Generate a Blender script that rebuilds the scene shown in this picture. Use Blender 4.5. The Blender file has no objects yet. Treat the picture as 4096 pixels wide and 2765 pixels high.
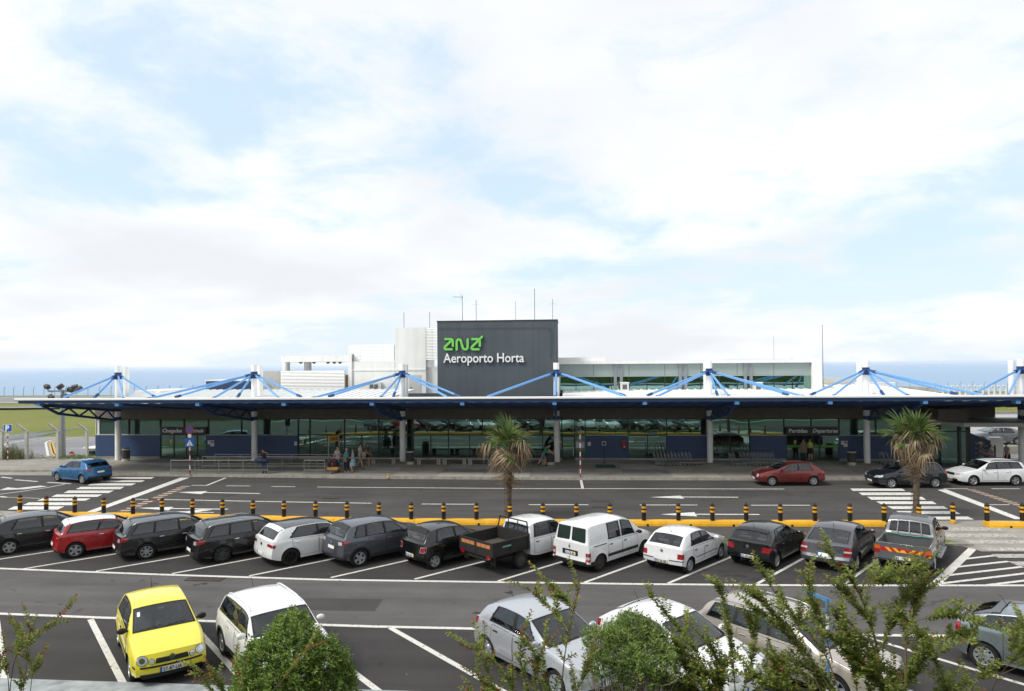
import bpy, bmesh, math, random
from math import sin, cos, pi, radians, sqrt, atan2, exp
from mathutils import Vector, Matrix
random.seed(7)
SC = bpy.context.scene
COL = SC.collection

# ------------------------------------------------------------------ camera
CAM_H = 7.35
F_PX = 4096 * 24 / 36
yaw, pitch, roll = radians(4.6), radians(.74), radians(.43)
fwd = Vector((-sin(yaw) * cos(pitch), cos(yaw) * cos(pitch), sin(pitch)))
r0 = Vector((cos(yaw), sin(yaw), 0)); u0 = r0.cross(fwd)
CRIGHT = r0 * cos(roll) - u0 * sin(roll)
CUP = r0 * sin(roll) + u0 * cos(roll)
CPOS = Vector((0, 0, CAM_H))
cam_d = bpy.data.cameras.new('camera'); cam_d.lens = 24; cam_d.sensor_width = 36
cam_d.shift_y = 43 / 4096; cam_d.clip_start = .1; cam_d.clip_end = 90000
cam = bpy.data.objects.new('camera', cam_d); COL.objects.link(cam)
M = Matrix((CRIGHT, CUP, -fwd)).transposed().to_4x4(); M.translation = CPOS
cam.matrix_world = M; SC.camera = cam

# ------------------------------------------------------------------ sky, sun, exposure
SUN_EL, SUN_AZ = radians(50), radians(-125)     # azimuth from +Y towards +X
W = bpy.data.worlds.new('World'); SC.world = W; W.use_nodes = True
nt = W.node_tree; N = nt.nodes; N.clear(); LK = nt.links.new
def wn(t, **k):
    n = N.new(t)
    for a, b in k.items(): setattr(n, a, b)
    return n
def wmath(op, a, b=None, clamp=False):
    n = wn('ShaderNodeMath', operation=op, use_clamp=clamp)
    for i, v in enumerate((a, b)):
        if v is None: continue
        if isinstance(v, (int, float)): n.inputs[i].default_value = v
        else: LK(v, n.inputs[i])
    return n.outputs[0]
sky = wn('ShaderNodeTexSky', sky_type='NISHITA', sun_disc=False)
sky.sun_elevation = SUN_EL; sky.sun_rotation = SUN_AZ; sky.air_density = 1.0; sky.dust_density = 2.4; sky.ozone_density = 1.2
tc = wn('ShaderNodeTexCoord'); sep = wn('ShaderNodeSeparateXYZ'); LK(tc.outputs['Generated'], sep.inputs[0])
zc = wmath('MAXIMUM', sep.outputs[2], 0.0)
# clouds on a flat layer above, softened toward the horizon
den = wmath('ADD', zc, .20)
comb = wn('ShaderNodeCombineXYZ')
LK(wmath('DIVIDE', sep.outputs[0], den), comb.inputs[0]); LK(wmath('DIVIDE', sep.outputs[1], den), comb.inputs[1])
def cloud(scale, off, detail, rough, dist=0.):
    mp = wn('ShaderNodeMapping'); mp.inputs['Location'].default_value = off; LK(comb.outputs[0], mp.inputs[0])
    n = wn('ShaderNodeTexNoise', noise_dimensions='3D'); n.inputs['Scale'].default_value = scale
    n.inputs['Detail'].default_value = detail; n.inputs['Roughness'].default_value = rough; n.inputs['Distortion'].default_value = dist
    LK(mp.outputs[0], n.inputs['Vector']); return n.outputs['Fac']
def ramp(v, a, b):
    n = wn('ShaderNodeMapRange', interpolation_type='SMOOTHSTEP'); n.inputs[1].default_value = a; n.inputs[2].default_value = b
    LK(v, n.inputs[0]); return n.outputs[0]
def wmix(f, a, b):
    n = wn('ShaderNodeMix', data_type='RGBA')
    for i, v in ((0, f), (6, a), (7, b)):
        if hasattr(v, 'node'): LK(v, n.inputs[i])
        else: n.inputs[i].default_value = v
    return n.outputs[2]
SEED = 6.85
big = cloud(.55, (1.7 + SEED, 4.4 + SEED * 1.7, 3.0), 2, .45); fine = cloud(2.3, (5.2, 1.1 + SEED, 7.7), 10, .6, .25)
dens = wmath('ADD', wmath('MULTIPLY', big, .62), wmath('MULTIPLY', fine, .42))
mask = ramp(dens, .405, .525)
thick = ramp(wmath('ADD', wmath('MULTIPLY', cloud(.9, (2.2 + SEED, 7.7, 1.3), 4, .5), .6), wmath('MULTIPLY', dens, .5)), .46, .68)
lowhaze = ramp(zc, .16, .0)
clear = wmix(.22, (3.5, 4.28, 4.85, 1), sky.outputs[0])
clear = wmix(wmath('MULTIPLY', lowhaze, .6), clear, (4.3, 4.65, 4.9, 1))
cc = wmix(thick, (5.05, 5.08, 5.13, 1), (4.05, 4.16, 4.33, 1))
mxo = wmix(wmath('MULTIPLY', mask, .95), clear, cc)
bg = wn('ShaderNodeBackground'); bg.inputs[1].default_value = .105; LK(mxo, bg.inputs[0])
wo = wn('ShaderNodeOutputWorld'); LK(bg.outputs[0], wo.inputs[0])
sun_d = bpy.data.lights.new('sun', 'SUN'); sun_d.energy = 1.5; sun_d.angle = radians(16); sun_d.color = (1, .965, .90)
sun = bpy.data.objects.new('sun', sun_d); COL.objects.link(sun)
sdir = Vector((sin(SUN_AZ) * cos(SUN_EL), cos(SUN_AZ) * cos(SUN_EL), sin(SUN_EL)))
sun.rotation_euler = sdir.to_track_quat('Z', 'Y').to_euler()
vs = SC.view_settings; vs.view_transform = 'Standard'; vs.look = 'None'; vs.gamma = 1; vs.exposure = 1.05; vs.use_curve_mapping = False
SC.cycles.max_bounces = 6; SC.cycles.diffuse_bounces = 3; SC.cycles.glossy_bounces = 4; SC.cycles.transmission_bounces = 4; SC.cycles.transparent_max_bounces = 12; SC.cycles.volume_bounces = 3
SC.cycles.caustics_reflective = False; SC.cycles.caustics_refractive = False
SC.cycles.use_denoising = True

# ------------------------------------------------------------------ where a point of the photograph lies in the place
def pray(px, py):
    return fwd + CRIGHT * ((px - 2048) / F_PX) + CUP * ((43 + 1382.5 - py) / F_PX)
def G(px, py, z=0.):
    d = pray(px, py); t = (z - CAM_H) / d.z; p = CPOS + d * t; return Vector((p.x, p.y, z))
def at(px, py, Y):
    d = pray(px, py); return CPOS + d * (Y / d.y)
def XA(px, Y, py=1700): return at(px, py, Y).x
def ZA(py, Y, px=2048): return at(px, py, Y).z

# ------------------------------------------------------------------ materials
def lin(h):
    if not isinstance(h, str): return (*h[:3], 1)
    h = h.lstrip('#'); o = []
    for i in (0, 2, 4):
        c = int(h[i:i + 2], 16) / 255; o.append(c / 12.92 if c <= .04045 else ((c + .055) / 1.055) ** 2.4)
    return (*o, 1)
MATS = {}
def mat(name, col=(.5, .5, .5), rough=.6, metal=0., spec=.5, coat=0., var=0., vscale=4., bump=0., bscale=40., col2=None, emis=0, grain=0., gscale=300., alpha=1, rvar=0.):
    if name in MATS: return MATS[name]
    m = bpy.data.materials.new(name); m.use_nodes = True; MATS[name] = m
    t = m.node_tree; b = t.nodes['Principled BSDF']; c = lin(col)
    b.inputs['Base Color'].default_value = c; b.inputs['Roughness'].default_value = rough; b.inputs['Metallic'].default_value = metal
    b.inputs['Specular IOR Level'].default_value = spec; b.inputs['Coat Weight'].default_value = coat; b.inputs['Coat Roughness'].default_value = .04
    b.inputs['Alpha'].default_value = alpha
    if var or bump or grain or rvar:
        tcn = t.nodes.new('ShaderNodeTexCoord'); out = tcn.outputs['Object']
        cur = None
        if var or rvar:
            n = t.nodes.new('ShaderNodeTexNoise'); n.inputs['Scale'].default_value = vscale; n.inputs['Detail'].default_value = 7; n.inputs['Roughness'].default_value = .62
            t.links.new(out, n.inputs['Vector'])
            r = t.nodes.new('ShaderNodeMapRange'); r.inputs[1].default_value = .3; r.inputs[2].default_value = .7; t.links.new(n.outputs['Fac'], r.inputs[0])
            if var:
                mxn = t.nodes.new('ShaderNodeMix'); mxn.data_type = 'RGBA'; t.links.new(r.outputs[0], mxn.inputs[0])
                c2 = lin(col2) if col2 else c
                if col2: mxn.inputs[6].default_value = c; mxn.inputs[7].default_value = c2
                else:
                    mxn.inputs[6].default_value = tuple(v * (1 - var) for v in c[:3]) + (1,); mxn.inputs[7].default_value = tuple(min(1, v * (1 + var)) for v in c[:3]) + (1,)
                cur = mxn.outputs[2]
            if rvar:
                rr = t.nodes.new('ShaderNodeMapRange'); rr.inputs[3].default_value = max(0, rough - rvar); rr.inputs[4].default_value = min(1, rough + rvar)
                t.links.new(r.outputs[0], rr.inputs[0]); t.links.new(rr.outputs[0], b.inputs['Roughness'])
        if grain:
            g = t.nodes.new('ShaderNodeTexNoise'); g.inputs['Scale'].default_value = gscale; g.inputs['Detail'].default_value = 3; t.links.new(out, g.inputs['Vector'])
            mr = t.nodes.new('ShaderNodeMapRange'); mr.inputs[1].default_value = .25; mr.inputs[2].default_value = .75; mr.inputs[3].default_value = 1 - grain; mr.inputs[4].default_value = 1 + grain
            t.links.new(g.outputs['Fac'], mr.inputs[0])
            mu = t.nodes.new('ShaderNodeMix'); mu.data_type = 'RGBA'; mu.blend_type = 'MULTIPLY'; mu.inputs[0].default_value = 1
            if cur: t.links.new(cur, mu.inputs[6])
            else: mu.inputs[6].default_value = c
            t.links.new(mr.outputs[0], mu.inputs[7]); cur = mu.outputs[2]
        if cur: t.links.new(cur, b.inputs['Base Color'])
        if bump:
            n2 = t.nodes.new('ShaderNodeTexNoise'); n2.inputs['Scale'].default_value = bscale; n2.inputs['Detail'].default_value = 5; t.links.new(out, n2.inputs['Vector'])
            bp = t.nodes.new('ShaderNodeBump'); bp.inputs['Strength'].default_value = bump; bp.inputs['Distance'].default_value = .02
            t.links.new(n2.outputs['Fac'], bp.inputs['Height']); t.links.new(bp.outputs[0], b.inputs['Normal'])
    if emis: b.inputs['Emission Color'].default_value = c; b.inputs['Emission Strength'].default_value = emis
    return m

# ------------------------------------------------------------------ mesh helpers
def link(o, parent=None):
    COL.objects.link(o)
    if parent is not None: o.parent = parent
    return o
def tag(o, label=None, cat=None, group=None, kind=None):
    if label: o['label'] = label
    if cat: o['category'] = cat
    if group: o['group'] = group
    if kind: o['kind'] = kind
    return o
def thing(name, label, cat, loc=(0, 0, 0), rz=0., group=None):
    o = bpy.data.objects.new(name, None); o.empty_display_size = .2; COL.objects.link(o)
    o.location = loc; o.rotation_euler = (0, 0, rz); return tag(o, label, cat, group)
def mk(name, v, f, m, parent=None, smooth=0, mi=None):
    me = bpy.data.meshes.new(name); me.from_pydata([tuple(p) for p in v], [], f)
    for x in (m if isinstance(m, (list, tuple)) else [m]): me.materials.append(x)
    if mi: me.polygons.foreach_set('material_index', mi)
    if smooth:
        me.polygons.foreach_set('use_smooth', [True] * len(me.polygons))
        if smooth > 1: me.set_sharp_from_angle(angle=radians(smooth))
    me.update(); return link(bpy.data.objects.new(name, me), parent)
def inst(name, me, parent=None, loc=(0, 0, 0), rot=(0, 0, 0), scale=(1, 1, 1)):
    o = link(bpy.data.objects.new(name, me), parent); o.location = loc; o.rotation_euler = rot; o.scale = scale; return o
def copy_tree(o, parent=None):
    c = o.copy(); COL.objects.link(c); c.parent = parent
    for ch in o.children: copy_tree(ch, c)
    return c
class MB:
    def __init__(s): s.v = []; s.f = []; s.m = []
    def add(s, v, f, mi=0):
        n = len(s.v); s.v += [tuple(p) for p in v]; s.f += [tuple(i + n for i in q) for q in f]; s.m += [mi] * len(f); return s
    def box(s, a, b, mi=0, b_=0.):
        x0, y0, z0 = a; x1, y1, z1 = b
        x0, x1 = min(x0, x1), max(x0, x1); y0, y1 = min(y0, y1), max(y0, y1); z0, z1 = min(z0, z1), max(z0, z1)
        if b_:
            c = b_; pr = [(x0 + c, y0), (x1 - c, y0), (x1, y0 + c), (x1, y1 - c), (x1 - c, y1), (x0 + c, y1), (x0, y1 - c), (x0, y0 + c)]
            cx, cy = (x0 + x1) / 2, (y0 + y1) / 2; kx = 1 - c / max((x1 - x0) / 2, 1e-6); ky = 1 - c / max((y1 - y0) / 2, 1e-6)
            sh = lambda p: (cx + (p[0] - cx) * kx, cy + (p[1] - cy) * ky)
            v = [(*sh(p), z0) for p in pr] + [(*p, z0 + c) for p in pr] + [(*p, z1 - c) for p in pr] + [(*sh(p), z1) for p in pr]
            f = [tuple(range(7, -1, -1)), tuple(range(24, 32))]
            for k in range(3):
                for i in range(8): j = (i + 1) % 8; f.append((k * 8 + i, k * 8 + j, k * 8 + 8 + j, k * 8 + 8 + i))
            return s.add(v, f, mi)
        v = [(x0, y0, z0), (x1, y0, z0), (x1, y1, z0), (x0, y1, z0), (x0, y0, z1), (x1, y0, z1), (x1, y1, z1), (x0, y1, z1)]
        return s.add(v, [(3, 2, 1, 0), (4, 5, 6, 7), (0, 1, 5, 4), (1, 2, 6, 5), (2, 3, 7, 6), (3, 0, 4, 7)], mi)
    def tube(s, pts, r, n=8, mi=0, caps=True):
        pts = [Vector(p) for p in pts]; rs = r if isinstance(r, (list, tuple)) else [r] * len(pts); base = len(s.v); up = Vector((0, 0, 1)); prev = None
        for i, p in enumerate(pts):
            d = (pts[min(i + 1, len(pts) - 1)] - pts[max(i - 1, 0)]).normalized()
            if prev is None: a = d.cross(up if abs(d.z) < .95 else Vector((1, 0, 0))).normalized()
            else: a = (prev - d * prev.dot(d)).normalized()
            prev = a; b = d.cross(a)
            for k in range(n):
                t = 2 * pi * k / n; q = p + (a * cos(t) + b * sin(t)) * rs[i]; s.v.append(tuple(q))
        for i in range(len(pts) - 1):
            for k in range(n):
                j = (k + 1) % n; s.f.append((base + i * n + k, base + i * n + j, base + (i + 1) * n + j, base + (i + 1) * n + k)); s.m.append(mi)
        if caps:
            s.f.append(tuple(base + k for k in range(n - 1, -1, -1))); s.m.append(mi)
            e = base + (len(pts) - 1) * n; s.f.append(tuple(e + k for k in range(n))); s.m.append(mi)
        return s
    def lathe(s, prof, n=16, c=(0, 0, 0), axis='z', mi=0, caps=True):
        base = len(s.v)
        for r, z in prof:
            for k in range(n):
                t = 2 * pi * k / n; x, y = r * cos(t), r * sin(t)
                p = (x, y, z) if axis == 'z' else ((x, z, y) if axis == 'y' else (z, x, y))
                s.v.append((p[0] + c[0], p[1] + c[1], p[2] + c[2]))
        for i in range(len(prof) - 1):
            for k in range(n):
                j = (k + 1) % n; q = (base + i * n + k, base + i * n + j, base + (i + 1) * n + j, base + (i + 1) * n + k)
                s.f.append(q if axis != 'y' else q[::-1]); s.m.append(mi)
        if caps:
            s.f.append(tuple(base + k for k in range(n))); s.m.append(mi)
            e = base + (len(prof) - 1) * n; s.f.append(tuple(e + k for k in range(n))); s.m.append(mi)
        return s
    def prism(s, poly, z0, z1, mi=0):
        n = len(poly); v = [(*p, z0) for p in poly] + [(*p, z1) for p in poly]
        f = [tuple(range(n - 1, -1, -1)), tuple(range(n, 2 * n))] + [(i, (i + 1) % n, n + (i + 1) % n, n + i) for i in range(n)]
        return s.add(v, f, mi)
    def prismy(s, poly, y0, y1, mi=0):     # outline in x,z, thickness along y
        n = len(poly); v = [(p[0], y0, p[1]) for p in poly] + [(p[0], y1, p[1]) for p in poly]
        f = [tuple(range(n)), tuple(range(2 * n - 1, n - 1, -1))] + [((i + 1) % n, i, n + i, n + (i + 1) % n) for i in range(n)]
        return s.add(v, f, mi)
    def beam(s, a, b, w, h=None, mi=0):
        h = h or w; a = Vector(a); b = Vector(b); d = (b - a).normalized(); x = d.cross(Vector((0, 0, 1)))
        x = x.normalized() if x.length > 1e-4 else Vector((1, 0, 0)); y = x.cross(d)
        v = [p + x * sx * w / 2 + y * sy * h / 2 for p in (a, b) for sx, sy in ((-1, -1), (1, -1), (1, 1), (-1, 1))]
        return s.add(v, [(3, 2, 1, 0), (4, 5, 6, 7), (0, 1, 5, 4), (1, 2, 6, 5), (2, 3, 7, 6), (3, 0, 4, 7)], mi)
    def build(s, name, m, parent=None, smooth=0): return mk(name, s.v, s.f, m, parent, smooth, s.m if isinstance(m, (list, tuple)) else None)
    def mesh(s, name, m, smooth=0):
        o = s.build(name, m, None, smooth); me = o.data; bpy.data.objects.remove(o); return me
def text_mesh(name, body, size, depth, m, parent, loc, rot=(pi / 2, 0, 0), shear=0., bold=0., width=None, align='LEFT', spacing=1.):
    cu = bpy.data.curves.new(name, 'FONT'); cu.body = body; cu.size = size; cu.extrude = depth; cu.shear = shear; cu.offset = bold; cu.align_x = align; cu.resolution_u = 3
    cu.space_character = spacing
    o = bpy.data.objects.new(name, cu); COL.objects.link(o)
    me = bpy.data.meshes.new_from_object(o); bpy.data.objects.remove(o); me.materials.clear(); me.materials.append(m)
    o = link(bpy.data.objects.new(name, me), parent)
    if width:
        xs = [v.co.x for v in me.vertices]; k = width / (max(xs) - min(xs)); x0 = min(xs)
        for v in me.vertices: v.co.x = (v.co.x - (x0 if align == 'LEFT' else 0)) * k
    o.location = loc; o.rotation_euler = rot; return o
ORD = ['', 'first', 'second', 'third', 'fourth', 'fifth', 'sixth', 'seventh', 'eighth', 'ninth', 'tenth', 'eleventh', 'twelfth', 'thirteenth', 'fourteenth', 'fifteenth', 'sixteenth', 'seventeenth', 'eighteenth', 'nineteenth', 'twentieth']
def nth(i): return ORD[i] if i <= 20 else (ORD[i - 20] and {20: 'twenty-', 30: 'thirty-'}[i // 10 * 10] + (ORD[i % 10] or '')) if i % 10 else {30: 'thirtieth', 40: 'fortieth'}[i]
# ------------------------------------------------------------------ ground, sea, roads
def road_mat(name, base, lite, sc=.35, spots=.5, rough=.88):
    m = bpy.data.materials.new(name); m.use_nodes = True; t = m.node_tree; b = t.nodes['Principled BSDF']; b.inputs['Roughness'].default_value = rough; b.inputs['Specular IOR Level'].default_value = .35
    tcn = t.nodes.new('ShaderNodeTexCoord'); o = tcn.outputs['Object']
    def noise(s, d, r=.6, dist=0.):
        n = t.nodes.new('ShaderNodeTexNoise'); n.inputs['Scale'].default_value = s; n.inputs['Detail'].default_value = d; n.inputs['Roughness'].default_value = r; n.inputs['Distortion'].default_value = dist; t.links.new(o, n.inputs['Vector']); return n.outputs['Fac']
    def rng(v, a, b_, c=0., d=1.):
        n = t.nodes.new('ShaderNodeMapRange'); n.inputs[1].default_value = a; n.inputs[2].default_value = b_; n.inputs[3].default_value = c; n.inputs[4].default_value = d; t.links.new(v, n.inputs[0]); return n.outputs[0]
    def mix(f, a, c, mode='MIX'):
        n = t.nodes.new('ShaderNodeMix'); n.data_type = 'RGBA'; n.blend_type = mode
        for i, v in ((0, f), (6, a), (7, c)):
            if hasattr(v, 'node'): t.links.new(v, n.inputs[i])
            else: n.inputs[i].default_value = v
        return n.outputs[2]
    mp = t.nodes.new('ShaderNodeMapping'); mp.inputs['Scale'].default_value = (.12, 1.3, 1); t.links.new(o, mp.inputs[0])
    st = t.nodes.new('ShaderNodeTexNoise'); st.inputs['Scale'].default_value = 1.1; st.inputs['Detail'].default_value = 4; t.links.new(mp.outputs[0], st.inputs['Vector'])
    c = mix(rng(noise(sc, 6, .65), .32, .68), lin(base), lin(lite))
    c = mix(rng(st.outputs['Fac'], .3, .7, .85, 1.13), c, (0, 0, 0, 1)) if 0 else mix(1., c, mix(rng(st.outputs['Fac'], .3, .7), (.80, .80, .80, 1), (1.14, 1.14, 1.14, 1)), 'MULTIPLY')
    c = mix(rng(noise(60, 4, .7), .3, .7), mix(1., c, (.80, .80, .80, 1), 'MULTIPLY'), mix(1., c, (1.2, 1.2, 1.2, 1), 'MULTIPLY'))
    vo = t.nodes.new('ShaderNodeTexVoronoi'); vo.feature = 'DISTANCE_TO_EDGE'; vo.inputs['Scale'].default_value = .16; wv_ = t.nodes.new('ShaderNodeTexNoise'); wv_.inputs['Scale'].default_value = 1.3; wv_.inputs['Detail'].default_value = 5; t.links.new(o, wv_.inputs['Vector']); va = t.nodes.new('ShaderNodeMix'); va.data_type = 'VECTOR'; va.inputs[0].default_value = .25; t.links.new(o, va.inputs[4]); t.links.new(wv_.outputs['Color'], va.inputs[5]); t.links.new(va.outputs[1], vo.inputs['Vector'])
    ck_ = rng(vo.outputs['Distance'], .0035, .0015); gt = rng(noise(.22, 2), .52, .6); mu_ = t.nodes.new('ShaderNodeMath'); mu_.operation = 'MULTIPLY'; t.links.new(ck_, mu_.inputs[0]); t.links.new(gt, mu_.inputs[1]); c = mix(mu_.outputs[0], c, mix(1., c, (.55, .55, .55, 1), 'MULTIPLY'))
    v2 = t.nodes.new('ShaderNodeTexVoronoi'); v2.inputs['Scale'].default_value = 1.4; v2.inputs['Randomness'].default_value = 1; t.links.new(o, v2.inputs['Vector']); c = mix(rng(v2.outputs['Distance'], .022, .016), c, (.42, .41, .38, 1))
    oil = rng(noise(1.6, 3, .5, .4), .64, .76); c = mix(oil, c, mix(1., c, (.58, .58, .58, 1), 'MULTIPLY'))
    t.links.new(c, b.inputs['Base Color'])
    bp = t.nodes.new('ShaderNodeBump'); bp.inputs['Strength'].default_value = .35; bp.inputs['Distance'].default_value = .01; t.links.new(noise(140, 3), bp.inputs['Height']); t.links.new(bp.outputs[0], b.inputs['Normal']); return m
ASPH = road_mat('asphalt_road', '#403e3c', '#4b4947'); ASPH_D = road_mat('asphalt_dark', '#343232', '#3e3c3b'); ASPH_L = road_mat('asphalt_light', '#4f4d4d', '#5a5857', .5); APRON = road_mat('apron_asphalt', '#77787b', '#86878a', .12)
def paint_mat(name, col, worn, bg):
    m = bpy.data.materials.new(name); m.use_nodes = True; t = m.node_tree; b = t.nodes['Principled BSDF']; b.inputs['Roughness'].default_value = .75
    tcn = t.nodes.new('ShaderNodeTexCoord'); n = t.nodes.new('ShaderNodeTexNoise'); n.inputs['Scale'].default_value = 9; n.inputs['Detail'].default_value = 8; n.inputs['Roughness'].default_value = .75; t.links.new(tcn.outputs['Object'], n.inputs['Vector'])
    r = t.nodes.new('ShaderNodeMapRange'); r.inputs[1].default_value = .36 + worn * .2; r.inputs[2].default_value = .30 + worn * .14; t.links.new(n.outputs['Fac'], r.inputs[0])
    n2 = t.nodes.new('ShaderNodeTexNoise'); n2.inputs['Scale'].default_value = 1.5; t.links.new(tcn.outputs['Object'], n2.inputs['Vector'])
    mx0 = t.nodes.new('ShaderNodeMix'); mx0.data_type = 'RGBA'; t.links.new(n2.outputs['Fac'], mx0.inputs[0]); c = lin(col); mx0.inputs[6].default_value = tuple(v * .82 for v in c[:3]) + (1,); mx0.inputs[7].default_value = c
    mx = t.nodes.new('ShaderNodeMix'); mx.data_type = 'RGBA'; t.links.new(r.outputs[0], mx.inputs[0]); t.links.new(mx0.outputs[2], mx.inputs[6]); mx.inputs[7].default_value = lin(bg); t.links.new(mx.outputs[2], b.inputs['Base Color']); return m
PW = paint_mat('white_marking', '#dcdbd4', .5, '#4a4949'); PWO = paint_mat('old_white_marking', '#d2d0c9', .42, '#5a5858'); PWW = paint_mat('worn_white_marking', '#bdbab2', .9, '#77736c'); POR = paint_mat('ochre_marking', '#a56a32', .5, '#4a4949'); PY = paint_mat('yellow_marking', '#c9a24a', .5, '#6a6866')
CONC = mat('concrete', '#8b877f', rough=.85, var=.22, vscale=.8, grain=.14, gscale=60); CONC_P = mat('pale_concrete', '#8f8c86', rough=.85, var=.22, vscale=1.3, grain=.12, gscale=50); KERB = mat('kerb_stone', '#8a877f', rough=.85, var=.3, vscale=3, grain=.15, gscale=40)
def struct(o): o['kind'] = 'structure'; return o
def sheet(name, pts, m, z=None, par=None):
    return mk(name, [(p[0], p[1], z if z is not None else p[2]) for p in pts], [tuple(range(len(pts)))], m, par)
def grass_mat(name, a, b_, c_, sc=.06):
    m = mat(name, a, rough=.95, spec=.2, var=1, col2=b_, vscale=sc, grain=.35, gscale=6); return m
GRASSF = grass_mat('airfield_grass', '#5a6a2c', '#807c48', None, .05); GRASSN = mat('verge_grass', '#47601f', rough=.95, spec=.2, var=1, col2='#6f7a38', vscale=1.2, grain=.4, gscale=40)
# terrain: flat airfield, embankment behind the car park rising to where the camera stands, cliff at the coast
tv, tf = [], []
xs_ = [-900, -400, -220, -140, -90, -60, -44, -38.2, -37.5, -25, -12, 0, 12, 25, 40, 60, 90, 140, 220, 400, 900]
ys_ = [(-160, 5.6), (-60, 5.6), (-12, 5.6), (-3, 5.75), (2.5, 5.55), (6, 4.2), (10, 2.0), (12.8, .55), (13.9, .12), (14.3, -.03), (30, -.03), (52.7, -.03), (53.1, -.03), (88, -.03), (100, -.03), (130, -.03), (150, -.03), (172, -.03), (185, -.4), (197, -.9), (200, -3), (206, -12), (232, -36.6)]
for y, z in ys_:
    for x in xs_:
        zz = z
        if x < -38: zz = {53.1: -2.02, 88: -2.02, 100: -1.1, 130: -.03}.get(y, z)
        yy = y + (3.5 * sin(x * .05) if y > 190 else 0); tv.append((x, yy, zz))
nx = len(xs_)
for j in range(len(ys_) - 1):
    for i in range(nx - 1): a = j * nx + i; tf.append((a, a + 1, a + 1 + nx, a + nx))
gr_ = struct(mk('ground', tv, tf, [GRASSF, mat('bank_green', '#38461f', rough=.95, spec=.1, var=.3, vscale=.8)], None, 1, [1 if sum(tv[i][1] for i in q) / 4 < 14.2 else 0 for q in tf]))
# sea
m = bpy.data.materials.new('sea_water'); m.use_nodes = True; t = m.node_tree; b = t.nodes['Principled BSDF']
b.inputs['Base Color'].default_value = lin('#5f88ad'); b.inputs['Roughness'].default_value = .3; b.inputs['Specular IOR Level'].default_value = .4
tcn = t.nodes.new('ShaderNodeTexCoord'); hs = []
for sc_, st_ in ((.02, (1, .35, 1)), (.1, (1, .5, 1))):
    mp = t.nodes.new('ShaderNodeMapping'); mp.inputs['Scale'].default_value = st_; t.links.new(tcn.outputs['Object'], mp.inputs[0])
    n = t.nodes.new('ShaderNodeTexNoise'); n.inputs['Scale'].default_value = sc_; n.inputs['Detail'].default_value = 6; n.inputs['Roughness'].default_value = .65; t.links.new(mp.outputs[0], n.inputs['Vector']); hs.append(n.outputs['Fac'])
ad = t.nodes.new('ShaderNodeMath'); ad.operation = 'ADD'; t.links.new(hs[0], ad.inputs[0]); t.links.new(hs[1], ad.inputs[1])
bp = t.nodes.new('ShaderNodeBump'); bp.inputs['Strength'].default_value = .8; bp.inputs['Distance'].default_value = 1.6; t.links.new(ad.outputs[0], bp.inputs['Height']); t.links.new(bp.outputs[0], b.inputs['Normal'])
struct(mk('sea', [(-60000, 180, -36), (60000, 180, -36), (60000, 60000, -36), (-60000, 60000, -36)], [(0, 1, 2, 3)], m))
# roads and parking
road = struct(sheet('road', [(-75, 14.9), (70, 14.9), (70, 46.5), (-75, 46.5)], ASPH, 0))
lane = struct(sheet('parking_lane', [G(-700, 2445) , G(0, 2461), G(1480, 2508), G(3000, 2536), G(5200, 2545), G(5200, 2340), G(4096, 2343), G(3300, 2343), G(2600, 2338), G(2000, 2330), G(1300, 2320), G(660, 2300), G(0, 2275), G(-700, 2250)], ASPH_L, .004))
bays = struct(sheet('parking_bays', [G(-700, 2250), G(0, 2275), G(660, 2300), G(1300, 2320), G(2000, 2330), G(2600, 2338), G(3300, 2343), G(4096, 2343), G(5200, 2340), (40, 29.0), (20, 28.4), (3, 28.3), (-25, 28.6), (-45, 29.2)], ASPH_D, .004))
nbays = struct(sheet('near_parking_bays', [(-30, 15.2), (30, 15.2), G(5200, 2545), G(3000, 2536), G(1480, 2508), G(0, 2461), G(-700, 2445)], ASPH_D, .0045))
def poly(name, px, m, par, z=.009): return mk(name, [G(x, y, z) for x, y in px], [tuple(range(len(px)))], m, par)
def line(name, px, w, m, par, z=.009, world=False):
    pts = [Vector(p) if world else G(*p) for p in px]; v = []
    for i, p in enumerate(pts):
        d = (pts[min(i + 1, len(pts) - 1)] - pts[max(i - 1, 0)]); d.z = 0; d.normalize(); n = Vector((-d.y, d.x, 0)) * w / 2; v += [(p.x + n.x, p.y + n.y, z), (p.x - n.x, p.y - n.y, z)]
    return mk(name, v, [(2 * i, 2 * i + 1, 2 * i + 3, 2 * i + 2) for i in range(len(pts) - 1)], m, par)
# zebra crossings
for a in [(1450, 1500, 2050, 2010, 30, 52), (1300, 1360, 1925, 1880, 72, 95), (1160, 1225, 1810, 1745, 112, 140), (1005, 1075, 1650, 1595, 158, 190), (845, 910, 1510, 1445, 208, 240), (680, 750, 1360, 1290, 260, 292), (492, 565, 1205, 1130, 312, 342), (305, 385, 1030, 960, 365, 402), (100, 190, 855, 770, 418, 460)]:
    q = lambda x, y: (x / 3.32, 1900 + y / 3.32); poly('zebra_stripe', [q(a[0], a[5]), q(a[3], a[5]), q(a[2], a[4]), q(a[1], a[4])], PW, road)
for a in [(520, 1060, 1095, 548, 12, 36), (608, 1165, 1205, 645, 53, 80), (697, 1265, 1308, 742, 98, 128), (790, 1375, 1420, 840, 145, 173), (905, 1490, 1540, 960, 195, 224), (998, 1610, 1668, 1055, 245, 276), (1120, 1740, 1805, 1185, 302, 333)]:
    q = lambda x, y: (3200 + x / 2.594, 1950 + y / 2.594); poly('zebra_stripe', [q(a[3], a[5]), q(a[2], a[5]), q(a[1], a[4]), q(a[0], a[4])], PW, road)
poly('stop_bar', [(346, 2048), (383, 2048), (758, 1911), (722, 1911)], PW, road); poly('stop_bar', [(4058, 2077), (4096, 2077), (3783, 1957), (3750, 1960)], PW, road)
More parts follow.
